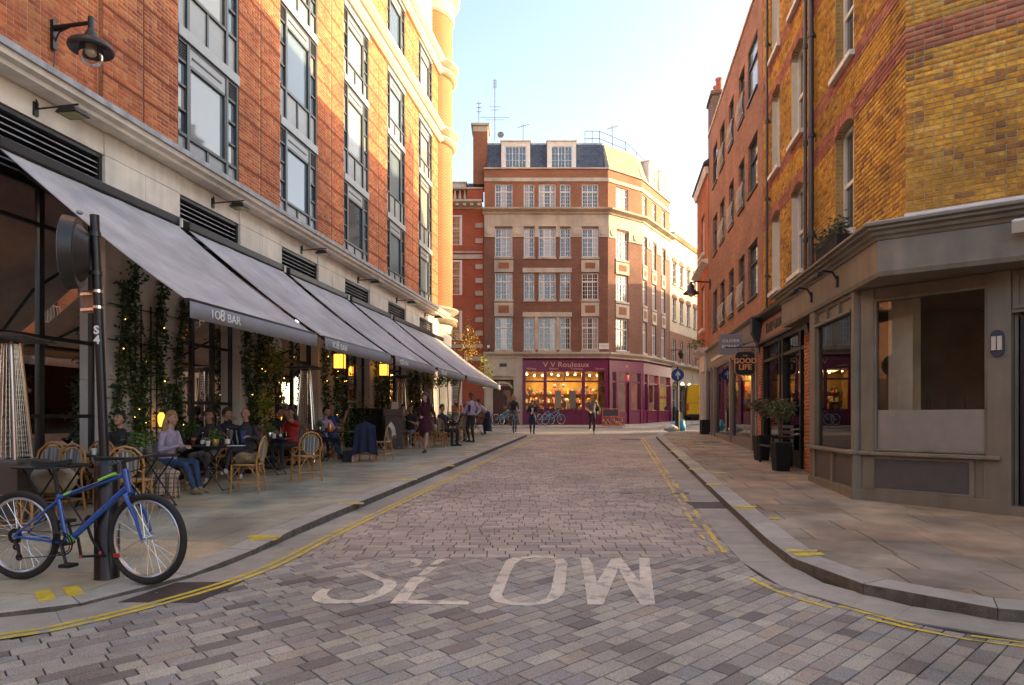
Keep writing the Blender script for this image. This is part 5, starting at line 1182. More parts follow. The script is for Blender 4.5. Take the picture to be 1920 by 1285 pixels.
# maroon shopfront
g0 = pz(YF) ; zf0, zf1 = Z_(697.5), Z_(676)
MS = place("ribbon_shop", "maroon corner shopfront lettered V V Rouleaux with bright gold lit windows", "shop", (5, YF, gz(YF)))
segs = [(FF1, X_(980), X_(1140), [X_(982.5), X_(1022), X_(1093.5), X_(1137)], 0), (FCh, 0, cc_len, [.1, XA(FCh, 1155), XA(FCh, 1179), cc_len - .1], 1), (FSd, 0, sd_len, [.1, XA(FSd, 1212), XA(FSd, 1232.5), sd_len - .1], 2)]
for fr, a0, a1, posts, kd in segs:
    mb = MB(); mb.box(fr, a0, a1, -.3, .12, zf0, zf1); mb.prism(fr, [(-.1, zf1 + .002), (.12, zf1 + .002), (.24, zf1 + .1), (-.1, zf1 + .12)], a0, a1); mb.build("fascia", m_maroon, MS)
    mb = MB()
    for p in posts: mb.box(fr, p - .09, p + .09, -.1, .12, g0 - .1, zf0)
    for s, e in zip(posts, posts[1:]):
        if kd == 1 and abs(s - posts[1]) < .01: mb.box(fr, s + .09, e - .09, -.1, .06, Z_(717), Z_(714)); continue
        mb.box(fr, s + .09, e - .09, -.1, .06, g0 - .1, Z_(770)); mb.box(fr, s + .09, e - .09, -.1, .12, Z_(771), Z_(768.5)); mb.box(fr, s + .09, e - .09, -.08, .08, Z_(717), Z_(714)); mb.box(fr, s + .09, e - .09, .06, .09, Z_(788), Z_(786.5))
        if kd == 0 and e - s > 1.6: m_ = (s + e) / 2; mb.box(fr, m_ - .03, m_ + .03, -.06, .05, Z_(714), zf0)
    mb.build("shop_frame", m_maroon, MS)
    for s, e in zip(posts, posts[1:]):
        door = kd == 1 and abs(s - posts[1]) < .01
        MB().box(fr, s + .09, e - .09, -.04, -.03, Z_(768) if not door else g0 + .1, zf0).build("pane", m_glass, MS)
        if door:
            mb = MB(); mb.box(fr, s + .09, s + .2, -.06, .0, g0, Z_(717)); mb.box(fr, e - .2, e - .09, -.06, 0, g0, Z_(717)); mb.box(fr, s + .2, e - .2, -.06, 0, g0, g0 + .75); mb.build("door", m_maroon, MS)
ci = place("doorway_display", "hats and ribbons glimpsed through the maroon shop's corner door", "shop display", FCh.P(cc_len / 2, -.5, g0)); mb = MB(); mb.box(FCh, 0, cc_len, -.9, -.8, g0, zf0 + .1); mb.box(FCh, 0, cc_len, -.8, -.1, g0 - .1, g0 + .02); mb.box(FCh, 0, cc_len, -.8, -.1, zf0, zf0 + .1); mb.build("room", mat("dim_gold_wall", (.45, .28, .09), .8, noise=.6, nscale=3), ci); mb = MB()
for k in range(46): a = random.uniform(.1, cc_len - .2); z_ = g0 + random.choice((.4, .8, 1.2, 1.6, 2.0)); mb.box(FCh, a, a + random.uniform(.05, .16), -.78, -.6, z_, z_ + random.uniform(.08, .3))
mb.build("goods", m_goods, ci, stuff=True); mb = MB()
for a in (.4, 1.1, 1.8): mb.ball(FCh.P(a, -.5, zf0 - .15), .06, 8, 5)
mb.build("spot_lamps", m_fit, ci); ld = bpy.data.lights.new("shop_light", "AREA"); ld.size = .5; ld.energy = 30; ld.color = (1, .66, .32); lo = bpy.data.objects.new("shop_light", ld); COL.objects.link(lo); lo.location = FCh.P(cc_len / 2, -.45, zf0 - .1); attach(lo, ci)
m_gold = mat("gold_lettering", (.62, .36, .20), .5)
text("V V Rouleaux", .42, m_gold, MS, facing(FF1.P(X_(1061), .125, Z_(684.5)), (1, 0, 0)), sx=1.15)
for s_, px in (("Millinery", 996), ("Ribbons", 1038), ("Trimmings", 1081), ("Flowers", 1124)): text(s_, .16, m_gold, MS, facing(FF1.P(X_(px), .125, Z_(692)), (1, 0, 0)))
text("102", .2, m_gold, MS, facing(FCh.P(cc_len * .5, .125, Z_(686)), FCh.u))
interior(FF1, X_(981), X_(1138), -.1, g0 + .05, zf0 + .05, 3.0, 11, "ribbons, flowers and hats in the gold lit window of the maroon shop", 10, 210, mat("gold_lit_wall", (.40, .25, .07), .8, noise=.6, nscale=1.6), power=55)
interior(FSd, .1, sd_len - .1, -.1, g0 + .05, zf0 + .05, 1.6, 12, "goods in the maroon shop's side windows round the corner", 5, 80, MATS["gold_lit_wall"], power=170)
for k, p in enumerate((1047, 1075)): # pale fabric banners hanging in the main window
    bn = place("fabric_banner", ["pale fabric banner hanging in the shop window, the one left of the black bow", "pale fabric banner hanging in the shop window, the one right of the black bow"][k], "banner", (X_(p), YF + .4, Z_(730)))
    mb = MB(); mb.box(FF1, X_(p - 6), X_(p + 6), -.5, -.47, Z_(765), Z_(732)); mb.build("cloth", mat("mint_cloth", (.45, .48, .38), .8), bn)
# left end of its ground floor: stone doorway
d = MB(); d.box(FF1, X_(908), X_(924), -.3, .08, g0 - .2, Z_(672.2)); d.box(FF1, X_(963), X_(980), -.3, .08, g0 - .2, Z_(672.2)); d.box(FF1, X_(924), X_(963), -.3, .06, Z_(712), Z_(672.2)); d.box(FF1, X_(922), X_(965), .06, .2, Z_(706), Z_(702)); d.build("stone_entrance", m_stone_far, VB)
d = MB(); d.box(FF1, X_(924), X_(963), -.35, -.3, g0 - .1, Z_(712)); dd = d.build("entrance_door", mat("brown_door", (.10, .035, .025), .5), VB)
d = MB(); d.box(FF1, X_(930), X_(957), -.3, -.28, Z_(724), Z_(714)); d.box(FF1, X_(944), X_(957), -.3, -.28, Z_(775), Z_(732)); d.build("pane", m_gdark, dd)
d = MB(); d.plate(FF1, [(X_(943.5) + .55 * math.cos(t), Z_(728) + .35 * math.sin(t)) for t in [PI * k / 12 for k in range(13)]] + [(X_(943.5) + .45 * math.cos(t), Z_(728) + .26 * math.sin(t)) for t in [PI * (12 - k) / 12 for k in range(13)]], -.28, .12); d.build("arched_hood", m_stone_far, VB)
mb = MB(); mb.box(FF1, X_(937), X_(950), .062, .09, Z_(688), Z_(682)); mb.build("plaque", m_dframe, VB)
ns = MB(); ns.box(FF1, X_(1123), X_(1144) - .08, .02, .05, Z_(655), Z_(644)); sg = place("street_sign", "white street name plate on the brown brick above the maroon shop corner", "sign", FF1.P(X_(1133), .05, Z_(650)))
ns.build("plate", m_white, sg); text("MARYLEBONE LANE W1", .062, m_dframe, sg, facing(FF1.P(X_(1132), .055, Z_(649)), (1, 0, 0)), ext=.002)
cm = place("security_camera", "small white security camera on the stone ledge at the left end of the mansion block", "camera", FF1.P(X_(916), .2, Z_(652)))
mb = MB(); mb.box(FF1, X_(914), X_(918), .1, .45, Z_(654), Z_(649)); mb.build("body", m_white, cm); mb = MB(); mb.tube([FF1.P(X_(916), 0, Z_(658)), FF1.P(X_(916), .25, Z_(654))], .03, 6); mb.build("arm", m_dframe, cm)
# --- red and white neighbour ---
m_rw = brickmat("vermilion_brick", (.42, .095, .04), (.36, .075, .035), (.33, .14, .08), stain=.15)
NB = place("red_banded_building", "vermilion brick building with white stone quoins between the turret and the mansion block", "building", (-5, YF + .5, gz(39)))
FN = Fr((0, YF + .25), (1, 0), (0, -1)); wc = [(X_(846), X_(862)), (X_(846) - 2.4, X_(862) - 2.4)]; wr = [(405, 458), (490, 552), (585, 637), (700, 760)]
rects = [(a, b, Z_(q), Z_(t)) for a, b in wc for t, q in wr]; holed(FN, -.3, 0, -14, X_(908), .4, Z_(390), rects, m_rw, NB)
for a, b, z0, z1 in rects: sash(FN, a, b, z0, z1, -.08, NB, 3, 6, m_white, m_gdark, split=.6, fw=.07, mw=.02); MB().box(FN, a - .12, b + .12, 0, .06, z1, z1 + .1).build("lintel", m_white, NB); MB().box(FN, b, b + .12, 0, .05, z0, z1).build("surround", m_white, NB)
for py in (450, 499, 525, 549, 575, 599, 624, 421): MB().box(FN, X_(891), X_(905), 0, .06, Z_(py + 4.5), Z_(py - 4.5)).build("quoin", m_stone_far, NB)
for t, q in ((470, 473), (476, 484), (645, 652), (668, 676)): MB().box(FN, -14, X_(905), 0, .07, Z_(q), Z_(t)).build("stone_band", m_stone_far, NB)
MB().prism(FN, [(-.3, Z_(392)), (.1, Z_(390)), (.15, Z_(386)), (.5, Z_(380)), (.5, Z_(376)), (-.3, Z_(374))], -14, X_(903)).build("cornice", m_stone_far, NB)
for k in range(14): MB().box(FN, X_(903) - .25 - k * .42, X_(903) - .05 - k * .42, .12, .42, Z_(387), Z_(382.5)).build("dentil", m_stone_far, NB)
mb = MB(); mb.box(FN, X_(875), X_(906), -.3, .0, Z_(374), Z_(352)); mb.build("parapet", m_rw, NB); MB().box(FN, -14, X_(906), -.3, .06, Z_(352), Z_(349)).build("rail", m_stone_far, NB)
for k in range(7): mb = MB(); c_ = FN.P(X_(871) - k * .3, -.15, 0); mb.lathe((c_[0], c_[1], Z_(373)), [(.07, 0), (.05, .06), (.10, .22), (.05, .48), (.07, .62)], 10); mb.build("baluster", m_stone_far, NB, smooth=True)
MB().box(FN, -14, X_(875), -.3, .0, Z_(376), Z_(372.6)).build("plinth", m_stone_far, NB)
MB().slab([(-14, YF + .55), (X_(900), YF + .55), (X_(900), 52), (-14, 52)], .3, Z_(352)).build("core", m_rw, NB)
mb = MB(); mb.prism(FN, [(-1.0, Z_(352)), (-1.8, Z_(321)), (-9, Z_(321)), (-9, Z_(352))], -14, X_(886)); mb.build("slate_roof", m_slate, NB)
dormer(FN, X_(843), X_(871), Z_(352), Z_(329), -1.0, m_white, NB, (.5,), 4)
fn = place("railings", "iron railings with white gate in front of the vermilion brick building", "fence", (X_(885), YF - .5, pz(38)))
for k in range(16):
    x = X_(868) + k * .085; mb = MB(); mb.tube([(x, YF - .5, g0), (x, YF - .5, g0 + 1.15)], .014, 5); mb.build("bar", m_white if k < 10 else m_dframe, fn)
mb = MB(); mb.tube([(X_(868), YF - .5, g0 + 1.05), (X_(905), YF - .5, g0 + 1.05)], .02, 5); mb.tube([(X_(868), YF - .5, g0 + .1), (X_(905), YF - .5, g0 + .1)], .02, 5); mb.build("rail", m_dframe, fn)
# --- cream building round the corner ---
m_cream = mat("cream_stucco", (.60, .48, .32), .8, noise=.1, stain=.15)
PB = place("cream_building", "cream and red brick building with arched windows down the side street", "building", (13, 48, gz(48)))
W = 14; cs = [(.55, 1.25), (2.1, 2.8), (3.7, 4.4), (5.3, 6.0), (6.9, 7.6)]; rws = [(5.4, 6.9), (8.2, 9.7), (10.7, 12.2)]
rects = [(a, b, z0, z1) for a, b in cs for z0, z1 in rws]
up = [r for r in rects if r[2] > 8]; dn = [r for r in rects if r[2] < 8]
holed(FPl, -.3, 0, 0, W, 7.4, 13.8, up, m_cream, PB); holed(FPl, -.3, 0, 0, W, 5.0, 7.4, dn, m_brn2, PB); lowr = [(a - .15, b + .3, 1.9, 3.6) for a, b in cs]; holed(FPl, -.3, .03, 0, W, .6, 5.0, lowr, m_stone_far, PB)
for a, b, z0, z1 in rects:
    sash(FPl, a, b, z0, z1, -.1, PB, 2, 3, m_white, m_gdark, fw=.05)
    if z0 > 8:
        mb = MB(); c_ = (a + b) / 2; mb.plate(FPl, [(a - .12, z1 - .05), (a - .12, z1 + .1)] + [(c_ - .47 * math.cos(t), z1 + .1 + .22 * math.sin(t)) for t in (.4, .8, 1.2, 1.57, 1.95, 2.35, 2.75)] + [(b + .12, z1 + .1), (b + .12, z1 - .05), (b, z1), (a, z1)], 0, .05); mb.build("red_arch", m_brn2, PB)
    MB().box(FPl, a - .08, b + .08, 0, .10, z0 - .1, z0 - .002).build("sill", m_stone_far, PB)
for a, b, z0, z1 in lowr: sash(FPl, a, b, z0, z1, -.15, PB, 2, 2, m_white, m_gdark); mb = MB(); c_ = (a + b) / 2; hw = (b - a) / 2; mb.plate(FPl, [(c_ + hw * math.cos(t), z1 + hw * .8 * math.sin(t)) for t in [PI * k / 10 for k in range(11)]], .03, .06); mb.build("fanlight", m_gdark, PB)
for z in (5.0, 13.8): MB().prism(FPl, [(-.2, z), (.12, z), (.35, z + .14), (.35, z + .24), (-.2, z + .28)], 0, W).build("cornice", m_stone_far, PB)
MB().box(FPl, 0, W, -6, -.3, .5, 13.9).build("core", m_cream, PB)
for a, b in cs[:4]: dormer(FPl, a - .1, b + .5, 14.1, 15.4, -.5, m_white, PB, (), 2)
MB().box(FPl, 0, W, -5, -.55, 14.05, 15.1).build("attic", m_slate, PB)
OP = place("side_street_block", "brick block on the far right side street, behind the white corner shop", "building", (26, 48, gz(45)))
FO = Fr((19.5, 41.5), (.5, 1), (-1, .5)); rects = [(1 + 2.4 * k, 2.1 + 2.4 * k, z, z + 1.6) for k in range(8) for z in (3, 6, 9)]
holed(FO, -.3, 0, 0, 22, .5, 12.6, rects, m_redw, OP); MB().box(FO, 0, 22, -9, -.31, .5, 12.6).build("core", m_redw, OP)
for r in rects[:12]: sash(FO, *r, -.1, OP, 2, 2)
# ---------------- people ----------------
m_eye = mat("eye_dark", (.02, .015, .012), .3); m_lip = mat("lips", (.38, .12, .10), .5)
SKIN = {"fair": mat("skin_fair", (.52, .29, .20), .5, noise=.08), "tan": mat("skin_tan", (.36, .19, .115), .5, noise=.08), "dark": mat("skin_dark", (.13, .065, .04), .45, noise=.08)}
def cloth(nm, c, r=.85): return mat("cloth_" + nm, c, r, noise=.35, nscale=9, bump=1.0, bscale=11)
BLK = cloth("black", (.028, .027, .03)); NAVY = cloth("navy", (.022, .028, .065)); DENIM = cloth("denim", (.035, .075, .15)); LILAC = cloth("lilac", (.45, .36, .48)); WHT = cloth("white", (.62, .58, .56)); BURG = cloth("burgundy", (.075, .012, .018))
BLUE = cloth("royal_blue", (.06, .10, .32)); RED = cloth("red", (.42, .025, .02)); CHAR = cloth("charcoal", (.045, .042, .052)); TAN = cloth("tan", (.32, .22, .12)); PAT = mat("cloth_pattern", (.22, .13, .12), .8, noise=.8, nscale=14, fine=.5, fscale=40); GREY = cloth("grey", (.16, .14, .15))
HAIR = {"dark": mat("hair_dark", (.022, .013, .009), .5, noise=.4, nscale=40), "brown": mat("hair_brown", (.07, .035, .018), .5, noise=.4, nscale=40), "blond": mat("hair_blond", (.42, .24, .09), .45, noise=.4, nscale=40), "ginger": mat("hair_ginger", (.38, .12, .035), .5, noise=.4, nscale=40), "grey": mat("hair_grey", (.16, .12, .10), .5)}
def V3(*a): return Vector(a)
def ik(a, t, l1, l2, pole):
    d = t - a; L = min(max(d.length, .05), (l1 + l2) * .998); d.normalize(); x = (l1 * l1 - l2 * l2 + L * L) / (2 * L); h = math.sqrt(max(l1 * l1 - x * x, 0))
    p = pole - d * pole.dot(d)
    if p.length < 1e-4: p = V3(0, 0, -1)
    p.normalize(); return a + d * x + p * h, a + d * L
def capsule(mb, a, b, r0, r1, n=10):
    d = (b - a); L = d.length
    if L < 1e-5: mb.ball(a, r0, n, 6); return
    d.normalize(); pts = [a - d * r0 * .98, a - d * r0 * .7, a - d * r0 * .3, a, b, b + d * r1 * .3, b + d * r1 * .7, b + d * r1 * .98]; rr = [r0 * .2, r0 * .72, r0 * .955, r0, r1, r1 * .955, r1 * .72, r1 * .2]
    mb.tube(pts, rr, n)
def loft(mb, secs, side, n=16):     # secs: (centre, rx, ry)
    V = []
    for i, (c, rx, ry) in enumerate(secs):
        d = (secs[min(i + 1, len(secs) - 1)][0] - secs[max(i - 1, 0)][0]).normalized(); f = d.cross(side).normalized() * -1; s = f.cross(d).normalized()
        for k in range(n): t = 2 * PI * k / n; V.append(tuple(c + s * rx * math.cos(t) + f * ry * math.sin(t)))
    m = len(secs); Fc = [(i * n + k, i * n + (k + 1) % n, (i + 1) * n + (k + 1) % n, (i + 1) * n + k) for i in range(m - 1) for k in range(n)] + [tuple(range(n))[::-1], tuple((m - 1) * n + k for k in range(n))]
    mb.mesh(V, Fc)
def person(label, loc, face, H=1.72, sit=False, lean=0.0, lside=0.0, turn=0.0, nod=0.0, hands=None, feet=None, top=BLK, bot=DENIM, shoe=BLK, skin="fair", hair="dark", long=0, sleeve=1.0, skirt=None, voxel=.011, bald=False, legskin=False, group=None, collar=None, pelvis=None, cross=False):
    """local frame: x to the person's right, y forward, z up; face = heading in degrees, 0 = away from the camera, 180 = towards it, -90 = to the picture's right"""
    s = H / 1.75; root = thing("person", label, "person", loc, math.radians(face), group)
    P = V3(0, 0, (.53 if sit else .93 * s)) if pelvis is None else V3(*pelvis)
    t = V3(math.sin(lside), math.sin(lean), math.cos(lean)).normalized(); side = V3(1, 0, 0)
    sp = P + t * .14 * s; ch = P + t * .33 * s; nk = P + t * .49 * s; hd = (t + V3(0, 0, 1.2)).normalized(); hc = nk + hd * .20 * s + V3(0, .02, 0)
    prim = []; mb = MB()
    def cap(a, b, r0, r1, tg, n=10): capsule(mb, a, b, r0, r1, n); prim.append((a, b, r0, r1, tg))
    w = .92 if long else 1.0
    secs = [(P - t * .10 * s, .12 * s, .10 * s), (P - t * .03 * s, .165 * s, .125 * s), (P + t * .05 * s, .16 * s, .12 * s), (sp, .135 * w * s, .105 * s), (P + t * .24 * s, .15 * w * s, .115 * s), (ch, .17 * w * s, .125 * s), (P + t * .42 * s, .165 * w * s, .11 * s), (P + t * .475 * s, .11 * s, .08 * s), (nk + t * .01, .06 * s, .055 * s)]
    loft(mb, secs, side)
    prim += [(P - t * .08 * s, P, .14 * s, .15 * s, "bot"), (P + t * .04 * s, sp, .15 * s, .135 * s, "top"), (sp, ch, .135 * s, .15 * s, "top"), (ch, nk - t * .05 * s, .15 * s, .11 * s, "top")]
    cap(nk - t * .02, nk + hd * .09 * s, .056 * s, .05 * s, "skin")
    # arms
    sh = [nk - t * .06 * s + V3(sg * .175 * w * s, 0, 0) for sg in (-1, 1)]; hands = hands or [(-.27, .05, P.z - .06), (.27, .05, P.z - .06)]; hnd = []
    for k, sg in enumerate((-1, 1)):
        tgt = V3(*hands[k][:3]); pole = V3(sg * .55, -.6, -.5) if len(hands[k]) < 4 else V3(*hands[k][3]); el, wr = ik(sh[k], tgt, .285 * s, .25 * s, pole)
        cut = sh[k] + (el - sh[k]) * min(sleeve * 1.6, 1)
        cap(sh[k], el, .058 * s, .045 * s, "top" if sleeve >= .6 else "skin")
        if sleeve < .6: cap(sh[k], sh[k] + (el - sh[k]) * .55, .064 * s, .058 * s, "top")
        cap(el, wr, .044 * s, .031 * s, "top" if sleeve >= 1 else "skin")
        d = (wr - el).normalized(); up = V3(0, 0, 1); lat = d.cross(up); lat = lat.normalized() if lat.length > .1 else V3(1, 0, 0); nrm = lat.cross(d).normalized() * -1
        pm = wr + d * .075 * s
        for q in (-.022, 0, .022): cap(wr + d * .015 + lat * q * .6, pm + lat * q, .019 * s, .017 * s, "skin", 8)
        for q, ln in ((-.033, .060), (-.011, .075), (.011, .08), (.033, .07)):
            a = pm + lat * q * .9; b = a + (d * .8 + nrm * .45).normalized() * ln * .55; c = b + (d * .35 + nrm * .9).normalized() * ln * .5; cap(a, b, .0095, .009, "skin", 7); cap(b, c, .009, .0075, "skin", 7)
        a = wr + d * .03 - lat * sg * .03; b = a + (d * .7 - lat * sg * .75).normalized() * .035; cap(a, b, .012, .01, "skin", 7); cap(b, b + (d + nrm * .4).normalized() * .028, .01, .008, "skin", 7); hnd.append(pm)
    # legs
    hips = [P + V3(sg * .088 * s, 0, -.03) for sg in (-1, 1)]
    feet = feet or ([(-.14, .42, 0), (.14, .42, 0)] if sit else [(-.10, .02, 0), (.10, -.02, 0)])
    for k, sg in enumerate((-1, 1)):
        ank = V3(feet[k][0], feet[k][1], feet[k][2] + .085); kn, an = ik(hips[k], ank, .435 * s, .415 * s, V3(sg * .12, 1, .25))
        lt = "legskin" if legskin else "bot"
        cap(hips[k], kn, .085 * s, .058 * s, "bot" if (not legskin) or sit else "legskin"); cap(kn, kn + (an - kn) * .35, .056 * s, .055 * s, lt); cap(kn + (an - kn) * .35, an, .055 * s, .036 * s, lt)
        fd = V3(sg * .12 if len(feet[k]) < 4 else feet[k][3][0], 1 if len(feet[k]) < 4 else feet[k][3][1], -.02 if len(feet[k]) < 4 else feet[k][3][2]).normalized()
        heel = an + V3(0, 0, -.045) - fd * .035; toe = an + V3(0, 0, -.052) + fd * .15; cap(heel, toe, .036, .028, "shoe"); cap(an, an + fd * .05 - V3(0, 0, .03), .036, .032, "shoe")
    if skirt:
        hem, rx = skirt; c0 = P + V3(0, 0, .1); secs = [(c0, .135 * s, .11 * s), (P, .175 * s, .135 * s), (P - V3(0, 0, (P.z - hem) * .55), .2 * s + rx * .4, .15 * s + rx * .4), (V3(P.x, P.y, hem), .2 * s + rx, .16 * s + rx)]
        loft(mb, secs, side, 20)
        for (a, ra, _), (b, rb, __) in zip(secs, secs[1:]): prim.append((a, b, ra, rb, "bot"))
    # head in its own frame
    yaw = math.radians(turn); Rm = Matrix.Rotation(yaw, 3, 'Z') @ Matrix.Rotation(-nod, 3, 'X')
    def hp(x, y, z): return hc + Rm @ V3(x * s, y * s, z * s)
    def hball(c, r, tg, n=12, m_=8):
        V = MB(); V.ball((0, 0, 0), r, n, m_); mb.mesh([tuple(hp(x + c[0], y + c[1], z + c[2])) for x, y, z in V.v], V.f); q = hp(*c); prim.append((q, q + V3(0, 0, .001), min(r) if isinstance(r, tuple) else r, min(r) if isinstance(r, tuple) else r, tg))
    hball((0, -.008, .022), (.074, .092, .096), "skin", 16, 10); hball((0, .018, -.045), (.056, .066, .066), "skin"); hball((0, .052, -.088), (.03, .028, .022), "skin"); hball((0, .092, -.018), (.013, .022, .022), "skin", 8, 6); hball((0, .082, .01), (.012, .014, .03), "skin", 8, 6)
    for sg in (-1, 1): hball((sg * .074, -.008, -.012), (.012, .02, .03), "skin", 8, 6); hball((sg * .032, .068, -.03), (.022, .02, .022), "skin", 8, 6); hball((sg * .030, .076, .026), (.026, .014, .009), "skin", 8, 6)
    o = mb.build("body", SKIN[skin], root); md = o.modifiers.new("r", 'REMESH'); md.mode = 'VOXEL'; md.voxel_size = voxel; sm = o.modifiers.new("s", 'SMOOTH'); sm.factor = .5; sm.iterations = 2
    dg = bpy.context.evaluated_depsgraph_get(); me = bpy.data.meshes.new_from_object(o.evaluated_get(dg)); o.modifiers.clear(); old = o.data; o.data = me; bpy.data.meshes.remove(old)
    me.materials.clear()
    for q in (SKIN[skin], top, bot, shoe): me.materials.append(q)
    n = len(me.polygons); C = np.empty(n * 3, np.float32); me.polygons.foreach_get("center", C); C = C.reshape(-1, 3); best = np.full(n, 1e9); idx = np.zeros(n, np.int32); MI = {"skin": 0, "legskin": 0, "top": 1, "bot": 2, "shoe": 3}
    for a, b, r0, r1, tg in prim:
        A = np.array(a, np.float32); D = np.array(b - a, np.float32); tt = np.clip(((C - A) @ D) / max(float(D @ D), 1e-9), 0, 1); dd = np.linalg.norm(C - A - tt[:, None] * D, axis=1) - (r0 + (r1 - r0) * tt); m_ = dd < best - (.006 if tg == "skin" else 0); best = np.where(m_, dd, best); idx = np.where(m_, MI[tg], idx)
    me.polygons.foreach_set("material_index", idx); me.polygons.foreach_set("use_smooth", [True] * n); me.update()
    # face and hair
    mb = MB()
    for sg in (-1, 1): mb.ball(hp(sg * .030, .083, .006), .0085, 8, 5); c = hp(sg * .030, .089, .031); mb.tube([hp(sg * .016, .090, .030), hp(sg * .032, .090, .036), hp(sg * .046, .080, .030)], .0035, 5)
    mb.build("eyes", m_eye, root); mb = MB(); mb.tube([hp(-.022, .078, -.058), hp(-.008, .087, -.060), hp(.008, .087, -.060), hp(.022, .078, -.058)], [.003, .006, .006, .003], 6); mb.build("mouth", m_lip, root)
    hm = MB(); hm.ball((0, 0, 0), (.088, .108, .120), 26, 18); V = [v for v in hm.v]; keep = []
    rnd = random.Random(hash(label) % 1000)
    def on(v): x, y, z = v; return not (y > .062 and z < .040) and not (y > -.035 and z < (-.03 if not long else -.02)) and z > -.085 and not (abs(x) > .05 and y > .035 and z < .02) and not (bald and z > .045 - .2 * y)
    fc = [f for f in hm.f if all(on(V[i]) for i in f)]
    mb = MB(); mb.mesh([tuple(hp(x * (1 + .05 * math.sin(31 * x + 17 * z)), y - .008, z + .020 + .005 * math.sin(60 * x + 45 * y))) for x, y, z in V], fc)
    if long:
        for k in range(9):
            u = (k - 4) / 4.0; mb.tube([hp(u * .072, -.035 - .06 * (1 - abs(u)), .03), hp(u * .088, -.055 - .045 * (1 - abs(u)), -.07), hp(u * .10, -.06 - .02 * rnd.random(), -.17), hp(u * .095 + rnd.uniform(-.01, .01), -.045, -.17 - long)], [.026, .034, .034, .010], 7)
    ho = mb.build("hair", HAIR[hair], root, smooth=True)
    if not bald: so = ho.modifiers.new("thick", 'SOLIDIFY'); so.thickness = .006
    if collar is not None:
        mb = MB(); q0 = P + t * .40 * s; f_ = V3(0, 1, 0); mb.mesh([tuple(nk + V3(-.05, .06, -.01)), tuple(nk + V3(.05, .06, -.01)), tuple(ch + V3(.045, .135, 0)), tuple(sp + V3(.035, .125, 0)), tuple(sp + V3(-.035, .125, 0)), tuple(ch + V3(-.045, .135, 0))], [(0, 1, 2, 5), (5, 2, 3, 4)]); so = mb.build("shirt_front", collar, root); x_ = so.modifiers.new("t", 'SOLIDIFY'); x_.thickness = .008
    return root
def S_(x, Y, up=0): return ((x - 960) / F * Y, Y, pz(Y) + up)
def SR_(x, Y): return ((x - 960) / F * Y, Y, gz(Y))
# seated at the restaurant
person("smiling woman in black with hair tied up, sitting behind the sign post", S_(230, 10.5), 172, sit=True, top=BLK, bot=BLK, hair="dark", nod=-.25, lean=.10, hands=[(-.10, .36, .80), (.10, .34, .80)], voxel=.009, H=1.68)
person("blonde woman in lilac shirt and jeans turned to the right, on a draped chair", S_(313, 10.7), -100, sit=True, top=LILAC, bot=DENIM, shoe=TAN, hair="blond", long=.20, lean=.12, hands=[(-.02, .34, .74), (.16, .30, .76)], feet=[(-.1, .50, 0), (.10, .56, 0)], voxel=.009, H=1.70)
person("smiling dark-haired man in black jumper facing the camera over a bottle", S_(395, 12.2), 178, sit=True, top=BLK, bot=GREY, shoe=WHT, hair="dark", lean=.08, turn=12, hands=[(-.16, .34, .78), (.14, .36, .78)], voxel=.009, skin="tan", collar=None)
person("man in navy blazer seen in profile behind the smiling man", S_(423, 13.5), -110, sit=True, top=NAVY, bot=CHAR, hair="brown", turn=10, lean=.05, voxel=.010, collar=LILAC)
person("balding man in dark blazer and blue shirt raising one hand to his chin", S_(461, 12.9), 180, sit=True, top=CHAR, bot=CHAR, shoe=WHT, hair="grey", bald=True, lean=.02, hands=[(-.2, .32, .78), (.20, .22, 1.10, (.9, .1, -.3))], voxel=.009, collar=BLUE, feet=[(-.1, .5, 0), (.12, .62, .1)])
person("man in black t-shirt in profile, beside the woman in red", S_(519, 15.2), -105, sit=True, top=BLK, bot=BLK, hair="dark", sleeve=.5, skin="tan", lean=.1, voxel=.011, hands=[(-.1, .38, .78), (.12, .36, .80)])
person("dark-haired woman in red top holding a hand up to her face", S_(549, 14.6), 150, sit=True, top=RED, bot=BLK, hair="dark", long=.12, sleeve=.4, hands=[(-.02, .22, 1.18, (-.8, .5, -.4)), (.14, .36, .78)], voxel=.011, skin="tan", lean=.05)
person("dark-haired person in lilac shirt leaning to the right, in front of the pier", S_(603, 16.6), -115, sit=True, top=LILAC, bot=DENIM, shoe=BLK, hair="dark", lean=.25, hands=[(-.1, .42, .78), (.14, .42, .80)], feet=[(-.1, .5, 0), (.12, .66, .08)], voxel=.011)
person("man in blue t-shirt stretching his arm out to the right", S_(622, 17.6), 165, sit=True, top=BLUE, bot=CHAR, hair="brown", bald=True, sleeve=.5, skin="tan", turn=8, hands=[(-.52, .18, 1.12, (-.3, .2, -1)), (.18, .36, .78)], voxel=.012)
person("woman in burgundy dress with long dark hair walking towards the camera", S_(798, 18.6), 165, H=1.68, top=BURG, bot=BURG, shoe=BLK, hair="dark", long=.12, legskin=True, skirt=(.62, .03), turn=-25, hands=[(-.30, .0, .82), (.06, .22, 1.02)], feet=[(-.10, .28, 0, (0, 1, 0)), (.08, -.20, .06, (0, 1, -.6))], voxel=.010)
person("person in dark clothes with pale forearm, seated right of the lectern", S_(770, 20.5), 170, sit=True, top=BLK, bot=GREY, shoe=WHT, hair="dark", sleeve=.5, skin="tan", hands=[(-.12, .3, .80), (.10, .32, .84)], voxel=.012)
person("person with dark hair seated low behind the woman in burgundy", S_(756, 21.5), -150, sit=True, top=CHAR, bot=BLK, hair="dark", voxel=.013)
person("waiter in black waistcoat and lilac shirt standing at the last tables", S_(884, 23.2), 150, H=1.74, top=LILAC, bot=BLK, hair="dark", skin="dark", collar=BLK, turn=20, hands=[(-.26, .1, .95), (.10, .28, 1.0)], voxel=.012)
